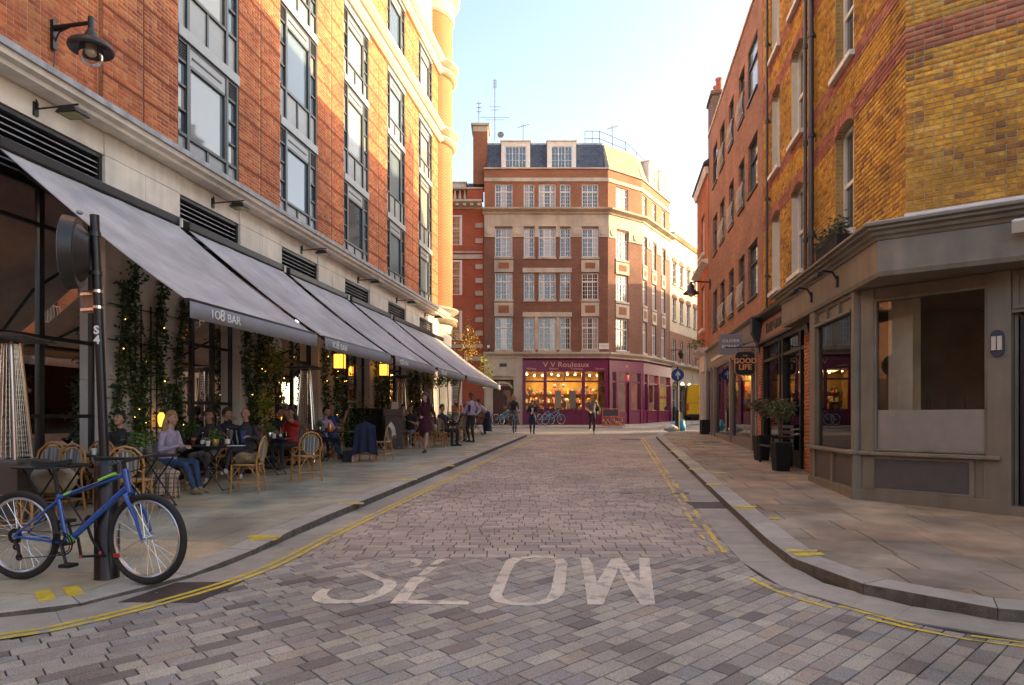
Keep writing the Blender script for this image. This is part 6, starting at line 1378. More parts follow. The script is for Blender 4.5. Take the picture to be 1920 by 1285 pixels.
person("woman in patterned top seated at the far tables, legs crossed", S_(874, 23.8), 160, sit=True, top=PAT, bot=GREY, shoe=BLK, hair="dark", skin="tan", voxel=.013)
person("person in white shirt seated facing away under the last awning", S_(856, 26.5), 120, sit=True, top=WHT, bot=CHAR, hair="brown", voxel=.013)
person("person in black leaning back in a chair beside the burgundy dress", S_(832, 21.4), -120, sit=True, top=BLK, bot=BLK, hair="dark", lean=-.15, voxel=.013, hands=[(-.2, .3, .8), (.2, .3, .8)])
person("woman in pale blouse and long navy skirt bending over the last table", S_(909, 28.5), 100, H=1.62, top=WHT, bot=NAVY, shoe=WHT, hair="brown", lean=.75, skirt=(.12, .05), hands=[(-.12, .62, .86), (.12, .6, .86)], voxel=.013, pelvis=(0, -.12, .86))
# walking in the far junction
person("blonde woman in black jumper and wide patterned skirt cycling towards the camera", SR_(963, 30.3), 178, sit=True, H=1.72, top=BLK, bot=PAT, shoe=BLK, hair="blond", long=.1, skirt=(.42, .10), pelvis=(0, 0, 1.0), lean=.15, hands=[(-.27, .60, 1.02), (.27, .60, 1.02)], feet=[(-.10, .14, .10), (.10, .16, .36)], voxel=.013)
person("slim person in black jacket and navy trousers walking towards the camera", SR_(998, 30.3), 182, H=1.55, top=BLK, bot=NAVY, shoe=BLK, hair="brown", hands=[(-.1, .2, .95), (.1, .2, .95)], feet=[(-.06, .12, 0), (.06, -.1, 0)], voxel=.013, skirt=(.50, .0), collar=WHT)
person("ginger-haired man in grey t-shirt with black trousers and white shoes striding", SR_(1110, 30.6), 185, H=1.80, top=GREY, bot=BLK, shoe=WHT, hair="ginger", sleeve=.5, hands=[(-.27, -.02, 1.0), (.16, .22, 1.02)], feet=[(-.05, .14, 0), (.05, -.25, .12)], voxel=.012)
bk = place("backpack", "black bag slung behind the ginger-haired man's arm", "bag", (SR_(1120, 30.9)[0], 30.8, gz(30.7) + 1.0)); mb = MB(); x_, y_ = SR_(1121, 30.75)[:2]; mb.ball((x_, y_, gz(30.7) + 1.05), (.13, .12, .24), 12, 8); mb.build("bag_body", BLK, bk, smooth=True); mb = MB(); mb.tube([(x_ - .05, y_, gz(30.7) + 1.2), (x_ - .16, y_ - .05, gz(30.7) + 1.45), (x_ - .2, y_, gz(30.7) + 1.2)], .015, 6); mb.build("strap", BLK, bk)
# ---------------- furniture on the pavement ----------------
m_rat = mat("rattan_cane", (.50, .24, .065), .4, noise=.25, nscale=30, fine=.2, coat=.3); m_ratd = mat("rattan_joint", (.16, .07, .03), .5)
m_weave = mat("grey_white_weave", cols=[(.20, .20, .20), (.42, .40, .36), (.12, .12, .12), (.30, .29, .27)], rough=.6)
def bistro(label, loc, rz, group="rattan bistro chairs"):
    r = thing("bistro_chair", label, "chair", loc, rz, group); sh = .45
    for sx in (-1, 1):
        mb = MB(); mb.tube([(sx * .20, .19, 0), (sx * .19, .18, sh)], .015, 8); mb.build("leg", m_rat, r, smooth=True)
        mb = MB(); mb.tube([(sx * .21, -.25, 0), (sx * .19, -.20, sh), (sx * .195, -.22, .62)], .016, 8); mb.build("leg", m_rat, r, smooth=True)
    mb = MB()
    for z in (.17,): mb.tube([(-.2, .185, z), (.2, .185, z), (.205, -.23, z), (-.205, -.23, z)], .010, 6, close=True)
    for sx in (-1, 1):
        mb.tube([(sx * .195, .18, .25), (sx * .19, .04, sh - .02)], .009, 6); mb.tube([(sx * .2, -.23, .25), (sx * .19, -.08, sh - .02)], .009, 6)
        mb.tube([(sx * .195, .185, .27), (sx * .06, .185, sh - .02)], .009, 6); mb.tube([(sx * .2, -.24, .25), (sx * .06, -.21, sh - .02)], .009, 6)
    mb.build("stretcher", m_rat, r, smooth=True)
    mb = MB(); out = [(.215 * math.copysign(abs(math.cos(t)) ** .6, math.cos(t)), .205 * math.copysign(abs(math.sin(t)) ** .6, math.sin(t))) for t in [2 * PI * k / 28 for k in range(28)]]
    mb.tube([(x, y - .01, sh) for x, y in out], .014, 7, close=True); mb.build("seat_rim", m_rat, r, smooth=True)
    mb = MB(); mb.slab([(x * .96, y * .96 - .01) for x, y in out], sh - .008, sh + .004)
    for k in range(-8, 9): y = k * .023; w = .2; mb.bx(-w, w, y - .018, y - .003, sh + .004, sh + .009)
    mb.build("seat", m_weave, r)
    back = lambda x, z: (x, -.215 - .18 * (z - sh) * .8, z)
    mb = MB(); mb.tube([back(-.195, .55), back(-.215, .66), back(-.19, .78), back(-.11, .87), back(0, .90), back(.11, .87), back(.19, .78), back(.215, .66), back(.195, .55)], .015, 8)
    ov = [(.155 * math.cos(t), .675 + .175 * math.sin(t)) for t in [2 * PI * k / 24 for k in range(24)]]
    mb.tube([back(*p) for p in ov], .012, 7, close=True); mb.tube([back(-.2, .56), back(-.13, .6)], .01, 6); mb.tube([back(.2, .56), back(.13, .6)], .01, 6); mb.tube([back(-.19, sh + .02), back(.19, sh + .02)], .010, 6)
    mb.build("back_frame", m_rat, r, smooth=True)
    mb = MB()
    for k in range(-6, 7):
        x = k * .0225; h = math.sqrt(max(0, 1 - (x / .15) ** 2)) * .168
        if h > .02: a, b = back(x, .675 - h), back(x, .675 + h); mb.mesh([(a[0] - .010, a[1], a[2]), (a[0] + .010, a[1] + (.004 if k % 2 else -.004), a[2]), (b[0] + .010, b[1] + (.004 if k % 2 else -.004), b[2]), (b[0] - .010, b[1], b[2])], [(0, 1, 2, 3)])
    o = mb.build("back_pad", m_weave, r); so = o.modifiers.new("t", 'SOLIDIFY'); so.thickness = .006
    return r
CH = [("rattan chair with striped back behind the nearest small round table", (72, 9.1), 178), ("second rattan chair beside it, its round back overlapping the striped one", (105, 8.8), 168),
      ("rattan chair just right of the sign post sleeve, back to the camera", (246, 8.7), 15), ("rattan chair behind the sign post, its arch showing left of the pole", (168, 9.7), 175),
      ("rattan chair under the woman in black", (231, 10.55), 172), ("rattan chair draped with tartan scarf and fur coat", (313, 10.75), -100),
      ("empty rattan chair in profile with a tan bag on its seat", (463, 10.8), 95), ("rattan chair in three-quarter view with oval grey back", (573, 12.3), 38),
      ("rattan chair under the smiling man in black", (395, 12.25), 178), ("rattan chair under the balding man", (461, 12.95), 180), ("rattan chair under the man in the navy blazer", (423, 13.6), -110), ("rattan chair under the man in the black t-shirt", (519, 15.25), -105),
      ("rattan chair under the woman in red", (549, 14.65), 150), ("rattan chair under the person in lilac", (603, 16.65), -115), ("rattan chair under the man in blue", (622, 17.65), 165),
      ("rattan chair hidden under a navy jacket", (688, 16.2), 5), ("rattan chair in profile with a pale cloth on its back", (713, 16.4), 75), ("rattan chair with grey oval back right of the burgundy dress", (824, 20.9), -10),
      ("rattan chair at the far tables in front of the waiter", (858, 23.2), 60), ("rattan chair under the woman in the patterned top", (874, 23.85), 160), ("rattan chair under the person right of the lectern", (770, 20.55), 170),
      ("rattan chair under the person behind the burgundy dress", (756, 21.55), -150), ("rattan chair under the person in white", (856, 26.55), 120), ("rattan chair under the person leaning back", (832, 21.45), -120),
      ("nearest rattan chair, cut by the left edge behind the bicycle", (12, 7.3), -40)]
c0_ = None
for lb, (x, Y), ang in CH:
    if c0_ is None: c0_ = bistro(lb, S_(x, Y), math.radians(ang))
    else: copy_tree(c0_, S_(x, Y), math.radians(ang), lb)
def rtable(label, loc, rr=.36, square=False, rz=0, w=.7, d=.6, legs=True):
    r = thing("cafe_table", label, "table", loc, rz, "cafe tables"); h = .73; mb = MB()
    if square: mb.bx(-w / 2, w / 2, -d / 2, d / 2, h - .02, h)
    else: mb.lathe((0, 0, h - .022), [(rr - .01, 0), (rr, .006), (rr, .018), (rr - .006, .022)], 36)
    mb.build("table_top", m_black, r, bevel=.004 if square else 0)
    for sy in (-1, 1):
        for sx in (-1, 1):
            mb = MB(); mb.tube([(sx * .28, sy * .17, 0), (-sx * .24, sy * .17, h - .02)], .011, 6); mb.build("leg", m_black, r)
    mb = MB(); mb.tube([(.28, -.17, .02), (.28, .17, .02)], .01, 6); mb.tube([(-.28, -.17, .02), (-.28, .17, .02)], .01, 6); mb.tube([(0, -.17, .36), (0, .17, .36)], .01, 6); mb.build("crossbar", m_black, r)
    return r
TB = [("nearest small round black table, above the bicycle saddle", (98, 7.9), .40, 0), ("round black table left of the sign post", (192, 9.4), .36, 0), ("round black table right of the sign post with a herb pot", (282, 9.3), .36, 0),
      ("square black table with bottles and herbs in front of the smiling man", (400, 11.1), 0, 1), ("square table with small pots in front of the balding man", (505, 13.3), 0, 1), ("dark table with copper tin and glasses by the blue shirt", (628, 16.0), 0, 1), ("far cafe table in front of the waiter", (850, 24.6), 0, 1), ("last cafe table by the woman bending over", (893, 28.0), 0, 1)]
for lb, (x, Y), rr, sq in TB: rtable(lb, S_(x, Y), rr or .36, bool(sq), math.radians(-8), .85 if sq else .7, .6)
# things on tables
m_leaf = mat("herb_leaf", cols=[(.06, .13, .025), (.10, .18, .03), (.04, .09, .02), (.14, .22, .04)], rough=.6)
m_leafd = mat("climber_leaf", cols=[(.035, .06, .015), (.05, .085, .02), (.025, .045, .012), (.08, .13, .025), (.03, .05, .014)], rough=.5)
m_leafy = mat("yellow_green_leaf", cols=[(.30, .34, .03), (.42, .38, .03), (.20, .26, .03), (.12, .18, .03), (.48, .36, .04)], rough=.5)
m_bark = mat("bark", (.09, .06, .04), .9, noise=.4)
def leaves(pts, size, m, name, parent, jit=.6):
    """pts (n,3): one folded leaf per point"""
    n = len(pts); P = np.asarray(pts, float); s = size * RS.uniform(.6, 1.35, n)
    d = RS.normal(size=(n, 3)); d[:, 2] = d[:, 2] * .6 - .25; d /= np.linalg.norm(d, axis=1)[:, None]; q = RS.normal(size=(n, 3)); w = np.cross(d, q); w /= np.linalg.norm(w, axis=1)[:, None]; nn = np.cross(d, w)
    L = s[:, None]; V = np.stack([P, P + d * L * .5 + w * L * .28 + nn * L * .07, P + d * L, P + d * L * .5 - w * L * .28 + nn * L * .07], 1).reshape(-1, 3)
    if parent is not None and parent.name in OFF: pass
    Q = (np.array([(0, 1, 2, 3)])[None] + (np.arange(n) * 4)[:, None, None]).reshape(-1, 4)
    T = np.concatenate([Q[:, [0, 1, 2]], Q[:, [0, 2, 3]]]); return fast_mesh(name, V, T, m, parent, stuff=False)
def herb(label, loc, r=.09, h=.16, pot=None, cat="plant", n=260, lm=None, group=None):
    root = place("potted_herb", label, cat, loc, group); mb = MB(); mb.lathe(loc, [(r * .5, 0), (r * .62, .02), (r * .7, .11), (r * .66, .115)], 14); mb.build("pot", pot or m_chrome, root, smooth=True)
    P = RS.normal(size=(n, 3)) * np.array([r * .55, r * .55, h * .3]) + np.array(loc) + np.array([0, 0, .11 + h * .45]); leaves(P, .045, lm or m_leaf, "foliage", root)
def tp(x, Y, dz=.0): X, Yy, z = S_(x, Y); return (X, Yy, z + .73 + dz)
herb("bushy green herb pot on the round table by the sign post", tp(262, 9.25), .15, .2, n=500); herb("small herb jar on the square table next to the bottle", tp(404, 11.05), .08, .16, mat("brass_pot", (.45, .28, .08), .35, metal=.6)); herb("little plant among the pots on the second square table", tp(506, 13.2), .08, .14)
herb("plant on the dark table beside the copper tin", tp(600, 15.9), .07, .12); herb("green plant on the far cafe table", tp(846, 24.5), .2, .2, n=300); herb("round green plant on the last cafe table", tp(893, 28.0), .18, .22, n=300)
def bottle(label, loc, h=.28, r=.036, m=None, grp="bottles on the tables"):
    root = place("bottle", label, "bottle", loc, grp); mb = MB(); mb.lathe(loc, [(r, 0), (r, h * .52), (r * .8, h * .62), (r * .38, h * .78), (r * .36, h * .96)], 14); mb.build("glass", m or glassmat("bottle_glass", (.75, .85, .85), 1.5), root, smooth=True)
    mb = MB(); mb.lathe(loc, [(r * 1.01, h * .15), (r * 1.01, h * .42)], 14, cap=False); mb.build("label", m_white, root); mb = MB(); mb.lathe(loc, [(r * .42, h * .95), (r * .42, h * 1.02)], 10); mb.build("cap", m_chrome, root)
bottle("tall water bottle right of the herb jar", tp(427, 11.0)); bottle("shorter bottle left of the herb jar", tp(380, 11.05), .22); bottle("bottle on the round table behind the herb pot", tp(250, 9.5), .24); bottle("slim bottle on the second square table", tp(526, 13.2), .2, .03)
def cup(label, loc, m, h=.09, r=.04, nm="cup", grp=None):
    mb = MB(); mb.lathe((0, 0, 0), [(r * .75, 0), (r, h), (r * .93, h), (r * .7, .008)], 14); o = mb.build(nm, m, None, smooth=True); o.location = loc; tag(o, label, nm, grp)
for lb, x, Y, m in (("white cup left of the herb jar", 390, 10.95, m_white), ("red wine glass in front of the smiling man", 362, 11.1, mat("wine_glass", (.12, .02, .02), .1)), ("white bowl beside the little plant", 514, 13.15, m_white), ("white cup on the round table left of the post", 176, 9.3, m_white), ("white menu cup near the woman in black", 228, 9.5, m_white), ("glass beside the copper tin", 612, 15.8, m_gdark)): cup(lb, tp(x, Y), m)
mb = MB(); mb.lathe((0, 0, 0), [(.055, 0), (.06, .02), (.055, .2), (.05, .21)], 16); o = mb.build("copper_tin", mat("copper", (.65, .25, .10), .3, metal=.8), None, smooth=True); o.location = tp(619, 15.75); tag(o, "tall copper tin on the dark table", "tin")
mb = MB(); mb.bx(-.12, .12, -.09, .09, 0, .012); o = mb.build("plate", m_white, None, bevel=.004); o.location = tp(443, 11.0); tag(o, "white napkin and plate at the table's right end", "plate")
# clothes and bags on chairs
def blob(label, nm, cat, loc, r, m, seed=1, amp=.15, n=24, m_=14, sub=()):
    rnd = random.Random(seed); mb = MB(); mb.ball((0, 0, 0), r, n, m_); ph = [rnd.uniform(0, 6) for _ in range(6)]
    mb.v = [tuple(c * (1 + amp * (math.sin(9 * x / r[0] * .5 + ph[0]) * math.sin(7 * z / r[2] * .5 + ph[1]) + .5 * math.sin(11 * y / r[1] + 5 * z / r[2] + ph[2]))) for c in (x, y, z)) for x, y, z in mb.v]
    o = mb.build(nm, m, None, smooth=True); o.location = loc; tag(o, label, cat); return o
def drape(label, nm, cat, cx, Y, rz, w, h, top, m, off=0.0, flare=.25, front=.25, seed=1):
    """cloth hung over a chair back: comes down long behind, short in front"""
    rnd = random.Random(seed); nx, ny = 26, 22; V = []; Fc = []; ph = rnd.uniform(0, 6)
    for j in range(ny + 1):
        t = j / ny; prof = t * (h + front) - front
        for i in range(nx + 1):
            u = i / nx * 2 - 1; z = top - abs(prof) if prof > 0 else top - abs(prof); y = -.02 - (.03 + .05 * max(prof, 0)) if prof > 0 else .03 + .02 * abs(prof)
            k = min(1, abs(prof) / .08); y = -.28 + (y if k >= 1 else y * k) ; z = z - .10 * u * u * (1 if True else 0) ; wd = w / 2 * (1 + flare * max(prof, 0) / h)
            V.append((u * wd, y + .022 * math.sin(u * 9 + ph) * max(prof, 0) / h * 2, z + .01 * math.sin(7 * u + ph)))
    for j in range(ny):
        for i in range(nx): a = j * (nx + 1) + i; Fc.append((a, a + 1, a + nx + 2, a + nx + 1))
    mb = MB(); mb.mesh(V, Fc); o = mb.build(nm, m, None, smooth=True); so = o.modifiers.new("t", 'SOLIDIFY'); so.thickness = .012; o.location = S_(cx, Y, off); o.rotation_euler = (0, 0, math.radians(rz)); return tag(o, label, cat)
drape("navy jacket hung over a chair back, hem near the ground", "jacket", "jacket", 688, 16.2, 5, .46, .72, .95, NAVY, flare=.35)
m_tartan = bpy.data.materials.new("tartan_wool"); m_tartan.use_nodes = True
def mk_tartan():
    nt = m_tartan.node_tree; N = nt.nodes; Lk = nt.links.new; b = N["Principled BSDF"]; b.inputs["Roughness"].default_value = .9
    tc_ = N.new("ShaderNodeTexCoord"); sp = N.new("ShaderNodeSeparateXYZ"); Lk(tc_.outputs["Object"], sp.inputs[0]); cur = None
    base = N.new("ShaderNodeRGB"); base.outputs[0].default_value = (.46, .34, .22, 1); cur = base.outputs[0]
    for ax, fq, th, colr in ((0, 90, .84, (.06, .045, .04, 1)), (2, 90, .84, (.06, .045, .04, 1)), (0, 180, .9, (.55, .48, .42, 1)), (2, 45, .992, (.3, .06, .05, 1)), (0, 45, .992, (.3, .06, .05, 1))):
        m1 = N.new("ShaderNodeMath"); m1.operation = 'MULTIPLY'; Lk(sp.outputs[ax], m1.inputs[0]); m1.inputs[1].default_value = fq
        m2 = N.new("ShaderNodeMath"); m2.operation = 'SINE'; Lk(m1.outputs[0], m2.inputs[0]); m3 = N.new("ShaderNodeMath"); m3.operation = 'GREATER_THAN'; Lk(m2.outputs[0], m3.inputs[0]); m3.inputs[1].default_value = th
        mx = N.new("ShaderNodeMix"); mx.data_type = 'RGBA'; Lk(m3.outputs[0], mx.inputs[0]); Lk(cur, mx.inputs[6]); mx.inputs[7].default_value = colr; cur = mx.outputs[2]
    Lk(cur, b.inputs["Base Color"])
mk_tartan()
sc_ = drape("beige tartan scarf hanging to the ground from the blonde woman's chair", "scarf", "scarf", 322, 10.35, 0, .44, .42, .47, m_tartan, flare=.25, front=.05); sc_.location.y += .1
m_fur = mat("fur_coat", (.22, .15, .08), .95, noise=.6, nscale=18, fine=.5, fscale=50, bump=1.0, bscale=50)
blob("mottled fur coat heaped against the blonde woman's chair", "fur_coat", "coat", S_(288, 10.3, .25), (.22, .16, .30), m_fur, 3, .12)
blob("tan leather bag lying on the empty rattan chair", "handbag", "bag", S_(462, 10.8, .54), (.20, .15, .10), mat("tan_leather", (.30, .20, .10), .6, noise=.4), 5, .14)
blob("cream fleece bundle under the nearest round table", "fleece", "blanket", S_(88, 8.4, .50), (.36, .22, .19), mat("cream_fleece", (.42, .36, .27), .95, noise=.2, bump=.8), 7, .08)
drape("pale fur cloth hanging on the profile chair's back", "throw", "cloth", 713, 16.4, 75, .25, .3, .93, mat("pale_fur", (.50, .44, .36), .95, noise=.4, nscale=30, bump=.8), flare=.1, front=.2)
hb = place("shopping_bag", "dark bag with pink and white end standing under the dark table", "bag", S_(655, 15.9)); x, Y, z = S_(655, 15.9); mb = MB(); mb.bx(x - .14, x + .08, Y - .1, Y + .12, z, z + .28); mb.build("bag_body", BLK, hb, bevel=.02); mb = MB(); mb.bx(x + .082, x + .12, Y - .1, Y + .12, z, z + .28); mb.build("side", mat("pink_card", (.55, .30, .34), .5), hb)
# lectern and black planter box by the doorway
m_lec = mat("grey_lectern_paint", (.17, .14, .125), .5, noise=.1)
lc = place("lectern", "grey panelled reception lectern with a sloping top on the pavement", "lectern", S_(738, 20.0)); X0, Y0, z0 = S_(738, 20.0); LF = Fr((X0, Y0), (.99, -.1), (-.1, -.99))
mb = MB(); mb.box(LF, -.26, .26, -.4, .0, z0 + .05, z0 + 1.0); mb.box(LF, -.29, .29, -.43, .03, z0, z0 + .08); mb.build("body", m_lec, lc, bevel=.008); mb = MB(); mb.box(LF, -.30, .30, -.44, .04, z0 + 1.0, z0 + 1.2); mb.build("top", m_lec, lc, bevel=.01)
for a, b in ((-.22, -.07), (-.05, .07), (.09, .22)): MB().box(LF, a, b, .001, .02, z0 + .14, z0 + .92).build("panel", m_lec, lc, bevel=.004)
mn = place("menu_card", "white menu card propped on the lectern", "menu", LF.P(.05, -.1, z0 + 1.2)); mb = MB(); mb.mesh([LF.P(-.08, .0, z0 + 1.2), LF.P(.13, .0, z0 + 1.2), LF.P(.13, -.1, z0 + 1.42), LF.P(-.08, -.1, z0 + 1.42), LF.P(-.08, -.02, z0 + 1.2), LF.P(.13, -.02, z0 + 1.2), LF.P(.13, -.12, z0 + 1.42), LF.P(-.08, -.12, z0 + 1.42)], [(0, 1, 2, 3), (7, 6, 5, 4), (0, 4, 5, 1), (1, 5, 6, 2), (2, 6, 7, 3), (3, 7, 4, 0)]); mb.build("card", m_white, mn)
pb = place("screen_box", "large black planter box left of the lectern by the doorway", "planter", S_(690, 20.6)); X0, Y0, z0 = S_(690, 20.6); mb = MB(); mb.bx(X0 - .55, X0 + .45, Y0, Y0 + .5, z0, z0 + 1.18); mb.build("box", m_blackm, pb, bevel=.015); mb = MB(); mb.bx(X0 - .58, X0 + .48, Y0 - .03, Y0 + .53, z0 + 1.18, z0 + 1.22); mb.build("rim", m_black, pb)
# heaters
def heater(label, x, Y, cut=0):
    r = thing("patio_heater", label, "heater", S_(x, Y), .15, "pyramid patio heaters"); h = 2.28
    mb = MB(); mb.lathe((0, 0, 0), [(.33, .02), (.33, .75), (.31, .78)], 4); mb.build("base", mat("heater_base", (.14, .12, .11), .4, metal=.6), r)
    for k in range(4): t = PI / 2 * k + PI / 4; mb = MB(); mb.tube([(.33 * math.cos(t), .33 * math.sin(t), 0), (.13 * math.cos(t), .13 * math.sin(t), h - .08)], .020, 8); mb.build("leg", m_chrome, r, smooth=True)
    mb = MB(); mb.tube([(0, 0, .78), (0, 0, h - .1)], .055, 14); mb.build("glass_tube", glassmat("tube_glass", (.8, .8, .8)), r, smooth=True)
    for sd in range(4):
        mb = MB(); t0, t1 = PI / 2 * sd + PI / 4, PI / 2 * sd + 3 * PI / 4
        for k in range(22): z = .82 + k * .062; q = .33 - .20 * (z / (h - .08)); mb.tube([(q * math.cos(t0), q * math.sin(t0), z), (q * math.cos(t1), q * math.sin(t1), z)], .0035, 4)
        for k in range(1, 7): u = k / 7; a = V3(.33 * math.cos(t0), .33 * math.sin(t0), 0).lerp(V3(.33 * math.cos(t1), .33 * math.sin(t1), 0), u); f0, f1 = 1 - .6 * .8 / 2.2, 1 - .6; mb.tube([(a.x * f0, a.y * f0, .8), (a.x * f1, a.y * f1, h - .1)], .003, 4)
        mb.build("guard_mesh", m_chrome, r)
    mb = MB(); mb.lathe((0, 0, h - .1), [(.12, 0), (.14, .03), (.52, .04), (.53, .06), (.3, .11), (.05, .14)], 4); mb.build("hood", mat("heater_hood", (.08, .07, .065), .35, metal=.5), r)
    return r
heater("chrome pyramid patio heater at the left edge, nearest", 14, 8.1); heater("patio heater behind the woman in red", 573, 15.9); heater("patio heater beside the lectern", 752, 22.4); heater("farthest patio heater near the street corner", 806, 27.5)
# lanterns under the awning
for x, Y, lb in ((637, 18.6, "glowing amber lantern left of the dark doorway"), (720, 23.3, "glowing amber lantern right of the dark doorway")):
    z = 1.6 + (782 - (678 if x < 700 else 694)) / F * Y; X = (x - 960) / F * Y; r = place("lantern", lb, "lantern", (X, Y, z), "amber lanterns by the doorway"); mb = MB()
    for a in range(4): t = PI / 2 * a; mb.bx(X - .15 + (.28 if a in (1, 2) else 0), X - .13 + (.28 if a in (1, 2) else 0), Y - .15 + (.28 if a > 1 else 0), Y - .13 + (.28 if a > 1 else 0), z - .2, z + .2)
    mb.bx(X - .16, X + .16, Y - .16, Y + .16, z + .2, z + .23); mb.bx(X - .16, X + .16, Y - .16, Y + .16, z - .23, z - .2); mb.tube([(X, Y, z + .2), (X, Y, z + .7)], .012, 5); mb.tube([(X, Y, z + .7), (X - .6, Y, z + .7)], .012, 5); mb.build("frame", m_black, r)
    mb = MB(); mb.bx(X - .13, X + .13, Y - .13, Y + .13, z - .19, z + .19); mb.build("amber_glass", mat("amber_glow", (.8, .4, .1), .5, emit=(1, .42, .06), estr=.5), r)
# ---- sign post ----
X0, Y0 = (205 - 960) / F * 5.85, 5.85; z0 = pz(5.85)
sp_ = place("sign_post", "leaning black sign post marked S 4 with the bicycle locked to it", "post", (X0, Y0, z0)); tx = -.125
def pp(z, dx=0, dy=0): return (X0 + tx * (z - z0) / 3.05 + dx, Y0 + dy, z)
mb = MB(); mb.tube([pp(z0), pp(3.37)], .038, 16); mb.build("pole", m_black, sp_, smooth=True)
mb = MB(); mb.lathe((X0 - .02, Y0, z0), [(.105, 0), (.10, .01), (.098, .98), (.09, 1.0), (.045, 1.06)], 20); mb.build("sleeve", mat("worn_black_sleeve", (.011, .011, .012), .3, noise=.2, nscale=8), sp_, smooth=True)
for ch_, z in (("S", 2.355), ("4", 2.27)): text(ch_, .10, m_wtext, sp_, facing(pp(z, 0, -.040), (1, 0, 0)), ext=.002, bold=.004)
sg_ = place("round_sign", "round lit traffic sign seen from behind and edge-on, on the black post", "sign", pp(3.02, -.12)); dirn = Vector((-.93, -.36, 0)).normalized(); c = Vector(pp(3.03, -.13, -.02)); rt = Vector((0, 0, 1)).cross(dirn).normalized()
def disc(mb, c, r0, r1, d0, d1, n=32):
    V = []
    for rr, dd in ((r0, d0), (r1, d1)):
        for k in range(n): t = 2 * PI * k / n; q = c + rt * rr * math.cos(t) + V3(0, 0, 1) * rr * math.sin(t) + dirn * dd; V.append(tuple(q))
    mb.mesh(V, [tuple(range(n))[::-1], tuple(range(n, 2 * n))] + [(k, (k + 1) % n, n + (k + 1) % n, n + k) for k in range(n)])
m_sb = mat("dark_sign_casing", (.03, .026, .025), .4, noise=.15)
mb = MB(); disc(mb, c, .30, .32, 0, .10); mb.build("casing", m_sb, sg_, smooth=True); mb = MB(); disc(mb, c, .16, .25, -.09, 0); mb.build("rear_dome", m_sb, sg_, smooth=True)
mb = MB(); disc(mb, c, .30, .30, .101, .107); mb.build("face", m_white, sg_)
for z in (2.86, 3.2): mb = MB(); mb.tube([pp(z), tuple(c + V3(0, 0, z - 3.03) - dirn * .03)], .014, 6); mb.lathe((pp(z)[0], pp(z)[1], z - .02), [(.046, 0), (.046, .04)], 16); mb.build("clamp", m_sb, sg_)
mb = MB(); mb.ball((c.x, c.y, c.z + .36), (.028, .028, .022), 10, 6); mb.build("sensor", m_lead, sg_)
sg2 = place("small_sign_plate", "small sign plate banded to the post below the round sign, seen from behind", "sign", pp(2.6, -.05)); PF = Fr((0, 0), (.94, -.34), (-.34, -.94)); a0 = PF.u.dot(Vector(pp(2.6))); b0 = PF.n.dot(Vector(pp(2.6)))
mb = MB(); mb.box(PF, a0 - .26, a0 - .01, b0 - .06, b0 - .052, 2.53, 2.73); mb.build("plate", mat("copper_tone_plate", (.42, .24, .16), .5), sg2)
for z in (2.56, 2.70): mb = MB(); mb.box(PF, a0 - .265, a0 - .005, b0 - .052, b0 - .035, z - .012, z + .012); mb.lathe((pp(z)[0], pp(z)[1], z - .012), [(.043, 0), (.043, .024)], 16); mb.build("band", m_chrome, sg2)
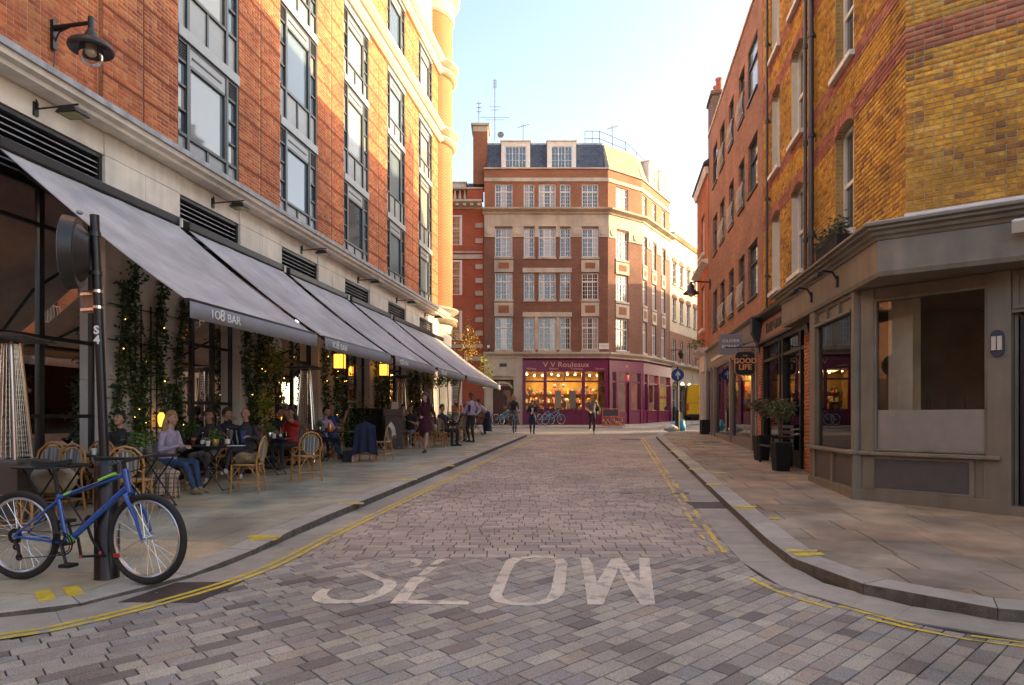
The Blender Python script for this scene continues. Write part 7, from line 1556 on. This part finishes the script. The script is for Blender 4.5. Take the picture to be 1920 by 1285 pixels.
# ---- bicycle ----
m_bframe = mat("blue_frame_paint", (.004, .085, .36), .25, coat=.6); m_lime = mat("lime_paint", (.20, .62, .08), .3, coat=.5); m_tyre = mat("tyre_rubber", (.025, .022, .02), .85, noise=.2); m_rim = mat("silver_rim", (.6, .6, .6), .3, metal=.8); m_spoke = mat("spoke_steel", (.75, .75, .75), .25, metal=.7)
def bicycle(label, loc, rz, mf=None, mlime=None, steer=.0, scale=1, group=None, detail=True, lean=0):
    mf = mf or m_bframe; r = thing("bicycle", label, "bicycle", loc, rz, group); r.scale = (scale,) * 3; R = .345
    fh, rh = V3(1.09, 0, R), V3(0, 0, R); bb = V3(.41, 0, .295); sc = V3(.335, 0, .64); ht = V3(.905, 0, .86); hb = V3(.935, 0, .72); st = V3(.30, 0, .86)
    def wheel(c, nm, ang):
        w = MB(); q = Matrix.Rotation(ang, 3, 'Z'); n = 48
        cir = lambda rr, y, nn=n: [tuple(c + q @ V3(rr * math.cos(2 * PI * k / nn), y, rr * math.sin(2 * PI * k / nn))) for k in range(nn)]
        w.tube(cir(R - .025, 0), .026, 10, close=True); o = w.build("wheel", m_tyre, r, smooth=True)
        w = MB(); w.tube(cir(R - .058, 0), .014, 6, close=True); w.build("rim", m_rim, o, smooth=True)
        w = MB(); w.tube([tuple(c + q @ V3(0, -.05, 0)), tuple(c + q @ V3(0, .05, 0))], .02, 10); w.build("hub", m_rim, o)
        ns = 28 if detail else 12
        for k in range(ns):
            t = 2 * PI * k / ns; sgn = 1 if k % 2 else -1; t2 = t + (.55 if (k // 2) % 2 else -.55); w = MB(); w.tube([tuple(c + q @ V3(.02 * math.cos(t2), sgn * .03, .02 * math.sin(t2))), tuple(c + q @ V3((R - .065) * math.cos(t), 0, (R - .065) * math.sin(t)))], .0022, 4); w.build("spoke", m_spoke, o)
        return o
    wheel(rh, "wheel", 0)
    ax = (ht - hb).normalized(); fm = V3(1.09, 0, R)
    wheel(fm, "wheel", steer)
    w = MB(); w.tube([sc, ht - ax * .03], .017, 10); w.tube([bb, hb + ax * .02], .024, 10); w.tube([bb, sc, sc + (st - sc) * .12], .017, 10); w.tube([hb - ax * .01, ht + ax * .01], .024, 12)
    for sy in (-1, 1): w.tube([sc + V3(0, sy * .012, -.02), rh + V3(0, sy * .062, 0)], .009, 8); w.tube([bb + V3(0, sy * .02, 0), rh + V3(0, sy * .062, 0)], .010, 8)
    w.build("frame", mf, r, smooth=True)
    if detail:
        w = MB(); w.tube([sc.lerp(ht, .1), sc.lerp(ht, .2)], .0178, 10); w.tube([sc.lerp(ht, .62), sc.lerp(ht, .86)], .0178, 10); w.tube([bb.lerp(hb, .04), bb.lerp(hb, .12)], .0248, 10); w.build("lime_stripes", m_lime, r, smooth=True)
    q = Matrix.Rotation(steer, 3, 'Z'); w = MB(); cr = hb - ax * .03
    w.tube([hb, cr], .022, 10)
    for sy in (-1, 1): w.tube([cr, cr + V3(.0, sy * .05, -.01), cr.lerp(fm, .5) + q @ V3(.02, sy * .055, 0), fm + q @ V3(0, sy * .052, 0)], [.018, .017, .014, .009], 8)
    w.build("fork", mf, r, smooth=True)
    w = MB(); s0 = ht + ax * .07; sb_ = s0 + q @ V3(.09, 0, .02); w.tube([ht, s0], .016, 8); w.tube([s0, sb_], .015, 8)
    w.tube([sb_ + q @ V3(-.04, -.29, .02), sb_ + q @ V3(-.02, -.15, .01), sb_, sb_ + q @ V3(-.02, .15, .01), sb_ + q @ V3(-.04, .29, .02)], .012, 8); w.build("handlebar", m_black, r, smooth=True)
    for sy in (-1, 1):
        w = MB(); w.tube([sb_ + q @ V3(-.04, sy * .18, .015), sb_ + q @ V3(-.045, sy * .30, .02)], .017, 8); w.build("grip", m_blackm, r)
        w = MB(); w.tube([sb_ + q @ V3(-.02, sy * .15, .0), sb_ + q @ V3(.03, sy * .17, -.02), sb_ + q @ V3(.03, sy * .25, -.03)], .006, 5); w.build("brake_lever", m_black, r)
    w = MB(); w.tube([sb_ + q @ V3(.02, -.12, 0), sb_ + q @ V3(.12, -.08, .02), hb + V3(.08, -.03, 0), fm.lerp(hb, .7) + V3(.03, -.05, 0)], .004, 5); w.tube([sb_ + q @ V3(.02, .12, 0), sb_ + q @ V3(.10, .05, -.06), sc.lerp(ht, .8) + V3(0, -.02, -.01), sc.lerp(ht, .1) + V3(0, -.02, -.02)], .004, 5); w.build("cable", m_blackm, r)
    w = MB(); w.tube([sc, st], .014, 8); w.build("seat_post", m_black, r); w = MB()
    V = []
    for i in range(9):
        t = i / 8; x = st.x - .13 + .27 * t; wd = .075 * (1 - t) ** .7 + .018; z = st.z + .075 - .015 * math.sin(PI * t)
        V += [(x, -wd, z - .035), (x, -wd * .8, z), (x, 0, z + .008), (x, wd * .8, z), (x, wd, z - .035)]
    Fc = [(i * 5 + k, i * 5 + k + 1, i * 5 + k + 6, i * 5 + k + 5) for i in range(8) for k in range(4)] + [(4, 3, 2, 1, 0), (40, 41, 42, 43, 44)]; w.mesh(V, Fc); w.tube([st + V3(-.08, 0, .03), st + V3(.09, 0, .03)], .008, 5); w.build("saddle", m_blackm, r, smooth=True)
    w = MB(); w.tube([bb + V3(0, -.06, 0), bb + V3(0, .06, 0)], .02, 10)
    def ring(c, rr, y, rt_, n=28): w.tube([tuple(c + V3(rr * math.cos(2 * PI * k / n), y, rr * math.sin(2 * PI * k / n))) for k in range(n)], rt_, 5, close=True)
    ring(bb, .085, -.045, .006); ring(bb, .07, -.05, .004); ring(rh, .05, -.045, .01); ring(rh, .035, -.05, .008)
    for k in range(5): t = 2 * PI * k / 5; w.tube([bb + V3(0, -.045, 0), bb + V3(.08 * math.cos(t), -.045, .08 * math.sin(t))], .006, 5)
    cdir = V3(.35, 0, -.94); w.tube([bb + V3(0, -.06, 0), bb + cdir * .17 + V3(0, -.07, 0)], .011, 6); w.tube([bb + V3(0, .06, 0), bb - cdir * .17 + V3(0, .07, 0)], .011, 6); w.build("crankset", m_black, r)
    for sg, y in ((1, -.07), (-1, .07)): w = MB(); p = bb + cdir * .17 * sg; w.bx(p.x - .045, p.x + .045, p.y + (-.10 if y < 0 else .0), p.y + (.0 if y < 0 else .10) + y * .1, p.z - .012, p.z + .012); w.build("pedal", m_blackm, r)
    w = MB(); w.tube([bb + V3(.0, -.047, .085), rh + V3(0, -.047, .05)], .004, 4); w.tube([bb + V3(0, -.047, -.085), rh + V3(.06, -.047, -.17)], .004, 4); w.build("chain", m_iron, r)
    w = MB(); w.tube([rh + V3(.01, -.055, -.04), rh + V3(.04, -.055, -.10), rh + V3(.045, -.055, -.17)], .012, 6); ring(rh + V3(.045, 0, -.16), .022, -.055, .008, 12); ring(rh + V3(.02, 0, -.08), .022, -.055, .008, 12); w.build("derailleur", m_black, r)
    if detail:
        w = MB(); c = V3(R * .52, .0, -R * .55); w.bx(fm.x - .27, fm.x - .22, -.02, -.012, fm.z - .145, fm.z - .115); w.build("reflector", mat("red_plastic", (.45, .03, .03), .4), r)
    return r
bx0, by0 = (38 - 960) / F * 5.80, 5.80; bx1, by1 = (276 - 960) / F * 5.62, 5.62
bang = math.atan2(by1 - by0, bx1 - bx0); blen = math.hypot(bx1 - bx0, by1 - by0)
bicycle("blue and lime bicycle chained to the leaning sign post in the foreground", (bx0, by0, pz(5.78) + .002), bang, steer=-.08, scale=blen / 1.09)
lk = place("bicycle_lock", "black folding lock with red joints between the bicycle frame and the post", "lock", (X0 - .1, Y0 - .1, z0 + .45)); mb = MB()
def lp(x, y, Y=5.72): return ((x - 960) / F * Y, Y, 1.6 + (782 - y) / F * Y)
mb.tube([lp(160, 975), lp(172, 1010), lp(188, 1036)], .012, 6); mb.tube([lp(146, 1008), lp(152, 1044)], .012, 6); mb.tube([lp(152, 1044), lp(172, 1043), lp(194, 1041)], .012, 6); mb.tube([lp(194, 1041), lp(200, 1043, 5.95)], .016, 8); mb.tube([lp(160, 975), lp(168, 968)], .016, 8); mb.build("lock_bars", m_blackm, lk)
for p in ((163, 978), (188, 1037), (152, 1044)): mb = MB(); mb.ball(lp(*p), .017, 8, 6); mb.build("joint", mat("red_plastic", (.45, .03, .03), .4), lk)
# ---------------- climbing plants, street trees, planters ----------------
def climber(label, i, strands, n, lm, lights=40, z0=.3):
    y0, y1 = PIERS[i]; a0, a1 = A_(y0), A_(y1); root = place("climbing_plant", label, "plant", ST.P((a0 + a1) / 2, B0 + .1, gz(y0)), "climbers on the restaurant piers"); P = []; st = MB(); LP = []
    for (u, zt, wd) in strands:
        ph = random.uniform(0, 6); a = a0 + (a1 - a0) * u; pts = []
        for k in range(15): t = k / 14; z = gz(y0) + z0 + (zt - gz(y0) - z0) * t; pts.append(ST.P(a + .10 * math.sin(5 * t + ph), B0 + .10 + .03 * math.sin(7 * t), z))
        st.tube(pts, .012, 5); m_ = int(n * (zt / 4.0))
        t = RS.uniform(0, 1, m_) ** .9; cl = .45 + .75 * (np.sin(t * 23 + ph) * np.sin(t * 9 + 1.3 * ph)) ** 2
        aa = a + .10 * np.sin(5 * t + ph) + RS.normal(0, wd, m_) * cl; bb = B0 + .10 + np.abs(RS.normal(0, .10, m_)) * cl; zz = gz(y0) + z0 + (zt - gz(y0) - z0) * t + RS.normal(0, .05, m_)
        pts = np.array([list(ST.P(x, y, z)) for x, y, z in zip(aa, bb, zz)]); P.append(pts)
        for q in range(lights // len(strands)): k = RS.randint(m_); LP.append(pts[k] + np.array([K2, -K1, 0]) * .05)
    st.build("stem", m_bark, root); leaves(np.concatenate(P), .085, lm, "foliage", root)
    if lights:
        sl = place("string_lights", "warm fairy lights threaded through the " + ["first", "second", "third", "fourth", "fifth"][i] + " climber from the camera", "lights", ST.P((a0 + a1) / 2, B0 + .2, 2), "fairy lights in the climbers"); mb = MB()
        for p in LP: mb.ball(tuple(p), .007 + .003 * random.random(), 6, 4)
        o = mb.build("bulbs", m_bulb, sl, stuff=True)
climber("dark climber with dangling strands on the stone pier behind the sign post", 0, [(.12, 3.9, .10), (.30, 4.3, .12), (.45, 3.0, .07), (.68, 4.1, .09), (.80, 2.2, .15), (.95, 3.9, .07)], 950, m_leafd, 21)
climber("bushy climber with yellow-green leaves on the second stone pier", 1, [(.1, 3.6, .16), (.3, 4.0, .2), (.6, 3.8, .2), (.85, 3.2, .18)], 950, m_leafd, 12)
climber("climber on the third stone pier beside the left lantern", 2, [(.15, 3.6, .16), (.5, 3.9, .22), (.85, 3.6, .18)], 950, m_leafd, 9)
climber("climber on the fourth stone pier beside the right lantern", 3, [(.2, 3.6, .2), (.55, 4.0, .25), (.85, 3.4, .2)], 950, m_leafd, 7)
climber("climber on the fifth stone pier near the corner", 4, [(.2, 3.4, .22), (.6, 3.8, .3), (.9, 3.5, .25)], 950, m_leafd, 4)
for lb, i, u, zc_, s_, n_ in (("bright yellow-green shrub growing through the second climber", 1, .45, 2.9, .28, 700), ("low bright shrub behind the balding man", 1, .2, 1.9, .16, 260), ("leafy shrub behind the man in blue", 2, .9, 1.5, .4, 900)):
    y0, y1 = PIERS[i]; c = ST.P(A_(y0 + (y1 - y0) * u), B0 + .38, zc_); r = place("shrub", lb, "plant", c); P = RS.normal(size=(n_, 3)) * np.array([s_ * .6, s_ * .6, s_]) + np.array(c); leaves(P, .08, m_leafy if i == 1 else m_leaf, "foliage", r)
    mb = MB(); mb.tube([(c[0], c[1], pz(y0)), (c[0] + .05, c[1], zc_ * .6), c], .02, 6); mb.build("stem", m_bark, r)
# iron trellis on the first pier
tr = place("trellis", "thin black iron trellis on the stone pier behind the sign post", "trellis", ST.P(A_(12), B0 + .05, 1)); 
for u in (.35, .42, .55, .63): mb = MB(); mb.tube([ST.P(A_(11.06) + 1.95 * u, B0 + .05, .9), ST.P(A_(11.06) + 1.95 * u, B0 + .05, 3.6)], .012, 5); mb.build("bar", m_black, tr)
for z in (1.3, 2.1, 2.9, 3.5): mb = MB(); mb.tube([ST.P(A_(11.1), B0 + .05, z), ST.P(A_(12.95), B0 + .05, z)], .010, 5); mb.build("bar", m_black, tr)
gw = place("pier_lamp", "amber wall lamp glowing behind the blonde woman", "lamp", ST.P(A_(12.2), B0 + .15, 1.6)); mb = MB(); mb.lathe(ST.P(A_(12.2), B0 + .2, 1.42), [(.03, 0), (.06, .08), (.065, .2), (.03, .26)], 12); mb.build("lamp_glass", MATS["amber_glow"], gw, smooth=True); mb = MB(); mb.tube([ST.P(A_(12.2), B0, 1.4), ST.P(A_(12.2), B0 + .2, 1.4)], .015, 6); mb.build("arm", m_black, gw)
gw = place("pier_lamp", "small amber lamp glowing behind the balding man's shoulder", "lamp", ST.P(A_(16.2), B0 + .2, 1.6)); mb = MB(); mb.lathe(ST.P(A_(16.2), B0 + .35, 1.5), [(.03, 0), (.055, .07), (.06, .16), (.03, .22)], 12); mb.build("lamp_glass", MATS["amber_glow"], gw, smooth=True); mb = MB(); mb.tube([ST.P(A_(16.2), B0, 1.48), ST.P(A_(16.2), B0 + .35, 1.48)], .015, 6); mb.build("arm", m_black, gw)
herb("green plant in a planter beside the blonde woman's shoulder", ST.P(A_(12.7), B0 + .5, gz(12.5) + .75), .22, .3, m_blackm, n=600)
# benches along the glazing, black
wb = place("wall_bench", "long black bench against the restaurant front behind the tables", "bench", ST.P(A_(13), B0 + .35, pz(13)))
for y0, y1 in ((7.5, 11.0), (11.2, 16.8), (20.9, 30.5)):
    mb = MB(); n = 3
    for k in range(n): a = A_(y0) + (A_(y1) - A_(y0)) * k / n; b_ = A_(y0) + (A_(y1) - A_(y0)) * (k + 1) / n; z = pz(y0 + (y1 - y0) * k / n); mb.box(ST, a, b_ - .02, B0 + .03, B0 + .38, z, z + .42)
    mb.build("bench_section", m_blackm, wb)
def crown(root, c, rad, n, m, size, name="crown", clumps=14):
    C = RS.normal(size=(clumps, 3)); C /= np.linalg.norm(C, axis=1)[:, None]; C = C * RS.uniform(.35, .95, (clumps, 1)) * np.array(rad); idx = RS.randint(0, clumps, n); P = C[idx] + RS.normal(size=(n, 3)) * np.array(rad) * .20 + np.array(c)
    return leaves(P, size, m, name, root)
# street tree at the corner
ct = place("street_tree", "slim street tree with sparse yellow leaves in front of the vermilion building", "tree", S_(862, 31.5)); x, Y, z = S_(858, 31.5)
mb = MB(); mb.tube([(x, Y, z), (x + .05, Y, z + 1.6), (x + .25, Y, z + 3.2), (x + .4, Y, z + 4.8)], [.07, .055, .04, .015], 8)
for k in range(9): t = random.uniform(0, 6.28); h = z + 2.6 + k * .28; mb.tube([(x + .25, Y, h), (x + .25 + .6 * math.cos(t), Y + .5 * math.sin(t), h + .5), (x + .25 + .95 * math.cos(t), Y + .8 * math.sin(t), h + .7)], [.022, .014, .006], 5)
mb.build("trunk", m_bark, ct); m_aut = mat("autumn_leaf", cols=[(.55, .36, .04), (.62, .42, .06), (.38, .34, .05), (.5, .26, .03)], rough=.5)
crown(ct, (x + .45, Y, z + 4.1), (.6, .5, 1.25), 420, m_aut, .11); crown(ct, (x + 1.3, Y, z + 3.0), (.5, .45, .7), 240, m_leafy, .12, "low_branch", 8)
for k, (px, Y_) in enumerate(((838, 25.6), (822, 26.8))):
    t_ = place("slim_tree", ["slim potted tree at the far tables, the one nearer the waiter", "slim potted tree at the far tables, the one nearer the facade"][k], "tree", S_(px, Y_)); x, Y, z = S_(px, Y_); mb = MB(); mb.tube([(x, Y, z), (x + .05, Y, z + 1.3), (x + .02, Y, z + 2.3)], [.025, .02, .012], 6); mb.build("trunk", m_bark, t_); crown(t_, (x, Y, z + 2.3), (.4, .4, .5), 420, m_leafy if k else m_leaf, .09)
# ---- planters and bench by the cafe on the right ----
def taper(mb, c, b, t, h): V = [(c[0] + sx * s, c[1] + sy * s, c[2] + z) for z, s in ((0, b), (h, t)) for sx, sy in ((-1, -1), (1, -1), (1, 1), (-1, 1))]; mb.mesh(V, [(3, 2, 1, 0), (4, 5, 6, 7), (0, 1, 5, 4), (1, 2, 6, 5), (2, 3, 7, 6), (3, 0, 4, 7)])
for k, (px, Y, tx, h, w) in enumerate(((1464, 14.0, 1462, .60, .165), (1428, 16.4, 1416, .60, .165))):
    c = S_(px, Y); r = place("planter_tree", ["clipped olive ball tree in a dark square planter, nearest the taupe shop", "sparser brownish ball tree in a dark planter at the far end of the bench"][k], "plant", c); mb = MB(); taper(mb, c, w - .03, w + .01, h); mb.build("planter", m_blackm, r, bevel=.01)
    mb = MB(); mb.tube([(c[0], c[1], c[2] + h - .05), (c[0] + .01, c[1], c[2] + 1.2)], .014, 6); mb.build("stem", m_bark, r)
    crown(r, (c[0], c[1], c[2] + 1.28), (.27, .27, .22), 1500, mat("olive_leaf", cols=[(.09, .12, .04), (.13, .16, .06), (.06, .08, .03), (.17, .18, .08)], rough=.6) if k == 0 else mat("brown_leaf", cols=[(.12, .08, .05), (.16, .12, .07), (.07, .05, .03), (.14, .13, .06)], rough=.7), .055, "crown", 26)
bn = place("bench", "dark slatted bench between the two square planters", "bench", S_(1440, 15.2)); c = S_(1446, 15.2); BF = Fr((c[0] + .1, c[1]), (K1, K2), (-K2, K1)); z = c[2]
for k in range(4): MB().box(BF, -.75, .75, -.2 + k * .11, -.11 + k * .11, z + .42, z + .45).build("slat", m_black, bn)
for a in (-.68, .68):
    for b in (-.17, .2): MB().box(BF, a - .025, a + .025, b - .025, b + .025, z, z + .42).build("leg", m_black, bn)
    MB().box(BF, a - .03, a + .03, -.2, .24, z + .62, z + .66).build("armrest", m_black, bn); MB().box(BF, a - .02, a + .02, .19, .23, z + .42, z + .62).build("arm_post", m_black, bn)
for z_ in (.6, .72, .84): MB().box(BF, -.72, .72, -.24, -.21, z + z_, z + z_ + .07).build("back_slat", m_black, bn)
# window box on the yellow wall
wb2 = place("window_box", "black ironwork window box with wispy plants under the arched window", "window box", SR.P(R_(11.7), BR + .15, 4.9)); z = 4.42
mb = MB(); mb.box(SR, R_(11.1), R_(12.3), BR + .02, BR + .30, z, z + .24)
mb.build("box", m_blackm, wb2); mb = MB()
for k in range(15): a = R_(11.08) + k * .088; mb.tube([SR.P(a, BR + .32, z - .02), SR.P(a, BR + .32, z + .30)], .006, 4)
for zz in (z - .02, z + .30): mb.tube([SR.P(R_(11.08), BR + .32, zz), SR.P(R_(12.32), BR + .32, zz)], .01, 5)
mb.build("ironwork", m_black, wb2); n = 600; a = RS.uniform(R_(11.15), R_(12.25), n); P = np.array([ST.P(x, -(BR + b), z_) for x, b, z_ in zip(a, RS.uniform(.05, .3, n), z + .24 + np.abs(RS.normal(0, .16, n)))]); leaves(P, .07, mat("dry_green_leaf", cols=[(.07, .09, .04), (.12, .11, .05), (.05, .07, .03)], rough=.7), "plants", wb2)
# ---- arrow sign, bags, van, far bicycles, stand ----
x, Y, _ = S_(1270, 31.2); z = pz(31.2); asn = place("arrow_sign", "round blue sign with white upward arrow on a dark post at the junction", "sign", (x, Y, z))
mb = MB(); mb.tube([(x, Y, z), (x, Y, z + 3.0)], .04, 10); mb.build("post", m_black, asn, smooth=True); mb = MB(); mb.lathe((x, Y, z), [(.10, 0), (.10, .95), (.05, 1.0)], 14); mb.build("sleeve", m_black, asn, smooth=True)
mb = MB(); mb.lathe((x, Y - .10, z + 2.62), [(.285, 0), (.285, .16)], 32, ax='y'); mb.build("casing", m_sb, asn); mb = MB(); mb.lathe((x, Y - .11, z + 2.62), [(.27, 0), (.27, .008)], 32, ax='y'); mb.build("face", mat("sign_blue", (.01, .07, .32), .4), asn)
mb = MB(); AF = Fr((x, Y - .112), (1, 0), (0, -1)); zz = z + 2.62; mb.plate(AF, [(-.03, zz - .2), (.03, zz - .2), (.03, zz + .02), (.11, zz - .06), (.11, zz + .04), (0, zz + .19), (-.11, zz + .04), (-.11, zz - .06), (-.03, zz + .02)], 0, .006); mb.build("arrow", m_white, asn)
bl = lambda lb, px, Y, r, m, sd: blob(lb, "rubbish_bag", "bag", (*S_(px, Y)[:2], pz(Y) + r[2] * .8), r, m, sd, .14, 16, 10)
bl("white rubbish bag lying at the foot of the arrow sign post", 1257, 31.0, (.33, .22, .17), mat("bag_white", (.6, .58, .56), .5), 1); bl("light blue rubbish bag behind the arrow sign post, left side", 1262, 31.7, (.22, .2, .22), mat("blue_bag", (.06, .40, .62), .5), 2); bl("light blue rubbish bag right of the arrow sign post", 1279, 31.6, (.16, .2, .30), MATS["blue_bag"], 4)
bin_ = place("litter_bin", "dark square planter box at the white shop corner", "planter", S_(1322, 28.3)); c = S_(1323, 28.3); mb = MB(); mb.bx(c[0] - .14, c[0] + .22, c[1], c[1] + .4, c[2], c[2] + .62); mb.build("box", m_blackm, bin_, bevel=.01)
hp_ = place("hanging_plant", "small green plant on top of the white shop cornice", "plant", SR.P(R_(29.6), BR + .3, 4.8)); c = SR.P(R_(29.5), BR + .35, 4.85); P = RS.normal(size=(260, 3)) * np.array([.18, .18, .13]) + np.array(c); leaves(P, .09, m_leaf, "foliage", hp_); mb = MB(); mb.lathe((c[0], c[1], 4.66), [(.12, 0), (.16, .14)], 10); mb.build("pot", m_pinkw, hp_)
# the yellow van, seen from behind
vn = place("delivery_van", "yellow delivery van with red lettering on its rear doors, down the side street", "van", (13.3, 47.5, gz(47))); VF = Fr((12.25, 46.8), (.985, -.17), (-.17, -.985)); m_vy = mat("van_yellow", (.62, .38, .01), .35, noise=.05, coat=.4); m_red = mat("van_red", (.45, .015, .02), .4); z = gz(47) + .01
mb = MB(); W_ = 2.0
prof = [(0, z + .38), (W_, z + .38), (W_ + .02, z + 1.2), (W_ - .03, z + 2.1), (W_ - .14, z + 2.5), (W_ - .3, z + 2.6), (.3, z + 2.6), (.14, z + 2.5), (.03, z + 2.1), (-.02, z + 1.2)]
mb.plate(VF, prof, -5.2, 0); vb = mb.build("body", m_vy, vn, bevel=.05)
mb = MB(); mb.box(VF, .99, 1.01, 0, .006, z + .5, z + 2.4); mb.box(VF, .1, 1.9, 0, .006, z + 1.28, z + 1.30); mb.build("door_seam", m_dframe, vn); text("DHL", .30, m_red, vn, facing(VF.P(1.25, .012, z + 1.7), VF.u), sx=1.6, bold=.012, shear=.4)
mb = MB(); mb.box(VF, .02, 1.98, -.05, .06, z + .28, z + .5); mb.build("bumper", m_blackm, vn, bevel=.02); mb = MB(); mb.box(VF, .72, 1.24, .006, .02, z + .56, z + .67); mb.build("number_plate", mat("plate_yellow", (.65, .45, .04), .5), vn)
for a in (.03, 1.85): mb = MB(); mb.box(VF, a, a + .12, 0, .03, z + .75, z + 1.25); mb.build("tail_light", m_red, vn, bevel=.01)
for a in (.05, 1.72):
    for b in (-4.2, -.9): c = VF.P(a + .12, b, z + .33); mb = MB(); mb.lathe(c, [(.20, -.12), (.33, -.12), (.34, 0), (.33, .12), (.20, .12)], 20, ax='x'); mb.build("wheel", m_tyre, vn, smooth=True)
mb = MB(); mb.box(VF, -.25, -.05, -3.9, -3.8, z + 1.3, z + 1.6); mb.build("mirror", m_blackm, vn)
m_cy = mat("cyan_frame_paint", (.05, .28, .42), .3); b0_ = bicycle("blue bicycle parked by the stone doorway of the mansion block, left one", (*SR_(930, 37.4)[:2], gz(37.4) + .1), math.radians(35), mf=m_cy, mlime=m_cy, detail=False, group="bicycles parked at the maroon shop")
copy_tree(b0_, (SR_(963, 30.3)[0], 30.62, gz(30.6)), -PI / 2, "bicycle ridden towards the camera by the woman in the patterned skirt", "bicycle being ridden"); copy_tree(b0_, (SR_(941, 37.6)[0], 37.6, gz(37.6) + .1), math.radians(60), "blue bicycle parked by the stone doorway, right one, half behind the walking woman"); copy_tree(b0_, (SR_(1012, 37.5)[0], 37.5, gz(37.5) + .1), math.radians(50), "bicycle parked against the maroon stall riser under the window, left one"); copy_tree(b0_, (SR_(1022, 37.7)[0], 37.7, gz(37.7) + .1), math.radians(30), "bicycle parked against the maroon stall riser under the window, right one")
x, Y, z = S_(1145, 37.3); stn = place("display_stand", "wooden display stand with a small chalkboard and dangling coloured trimmings outside the maroon shop", "stand", (x, Y, z)); DF = Fr((x, Y), (1, 0), (0, -1)); m_ow = mat("orange_wood", (.50, .16, .07), .6, noise=.2)
mb = MB()
for a in (-.48, .44): mb.box(DF, a, a + .05, -.05, 0, z, z + 1.0)
mb.box(DF, -.43, .44, -.04, -.01, z + .92, z + .98); mb.box(DF, -.43, .44, -.04, -.01, z + .5, z + .54); mb.box(DF, -.5, .72, 0, .4, z + .02, z + .10); mb.box(DF, -.5, .72, 0, .4, z + .44, z + .48); mb.build("frame", m_ow, stn); MB().box(DF, -.41, .42, -.035, -.015, z + .56, z + .9).build("chalkboard", mat("chalkboard", (.05, .055, .07), .7), stn)
mb = MB()
for k in range(60): a = random.uniform(-.48, .66); zz = random.uniform(.1, .42); b = random.uniform(.05, .42); mb.tube([DF.P(a, b, z + zz), DF.P(a + random.uniform(-.04, .04), b + .02, z + zz - .09)], .022, 5)
mb.build("trimmings", mat("trimmings_mixed", cols=[(.6, .1, .06), (.65, .5, .25), (.7, .6, .5), (.5, .2, .05), (.3, .05, .05), (.65, .35, .06)], rough=.7), stn, stuff=True)
pd = place("pedestrian_bollard", "short dark bollard in the shade of the cream building", "bollard", (FSd.P(sd_len + .15, .25, 0)[0], FSd.P(sd_len + .15, .25, 0)[1], gz(44))); c = FSd.P(sd_len + .15, .25, gz(45) + .09); mb = MB(); mb.lathe(c, [(.12, 0), (.11, .9), (.05, 1.0)], 12); mb.build("post", m_blackm, pd, smooth=True)
sl_ = place("street_lamp", "dark lantern lamp on a bracket between mansion block and cream building", "lamp", FPl.P(.2, .6, 6.1)); mb = MB(); mb.tube([FPl.P(.2, 0, 6.1), FPl.P(.2, .8, 6.1)], .03, 6); mb.build("bracket", m_black, sl_); mb = MB(); mb.lathe(FPl.P(.2, .7, 5.5), [(.08, 0), (.2, .35), (.14, .5), (.03, .6)], 10); mb.build("lantern_body", m_black, sl_)
# chairs stacked upside down on a table inside the corner shop
it = place("stored_table", "dark table inside the corner shop with chairs stacked upside down on it", "table", FSH.P(1.2, -1.9, .45)); mb = MB(); mb.box(FSH, .1, 2.2, -2.3, -1.5, 1.42, 1.46)
for a in (.2, 2.1):
    for b in (-2.2, -1.6): mb.box(FSH, a - .03, a + .03, b - .03, b + .03, .45, 1.42)
mb.build("table_body", m_wood, it)
def upchair(label, a, b, rz):
    r = thing("stacked_chair", label, "chair", FSH.P(a, b, 1.47), rz, "chairs stacked upside down in the shop"); mb = MB(); mb.bx(-.2, .2, -.2, .2, 0, .03); mb.build("seat", m_wood, r)
    for sx in (-1, 1):
        for sy in (-1, 1): mb = MB(); mb.tube([(sx * .18, sy * .18, .03), (sx * .21, sy * .22, .48)], .016, 6); mb.build("leg", m_wood, r)
    mb = MB(); mb.tube([(-.2, -.18, .25), (.2, -.18, .25)], .01, 5); mb.tube([(-.2, .18, .25), (.2, .18, .25)], .01, 5); mb.build("stretcher", m_wood, r); return r
u0 = upchair("upturned chair inside the corner shop, left of the cream column", .32, -1.8, .3); copy_tree(u0, FSH.P(1.05, -1.9, 1.47), .9, "upturned chair inside the corner shop, just right of the cream column"); copy_tree(u0, FSH.P(1.75, -1.8, 1.47), .2, "upturned chair inside the corner shop, nearest the door pier")
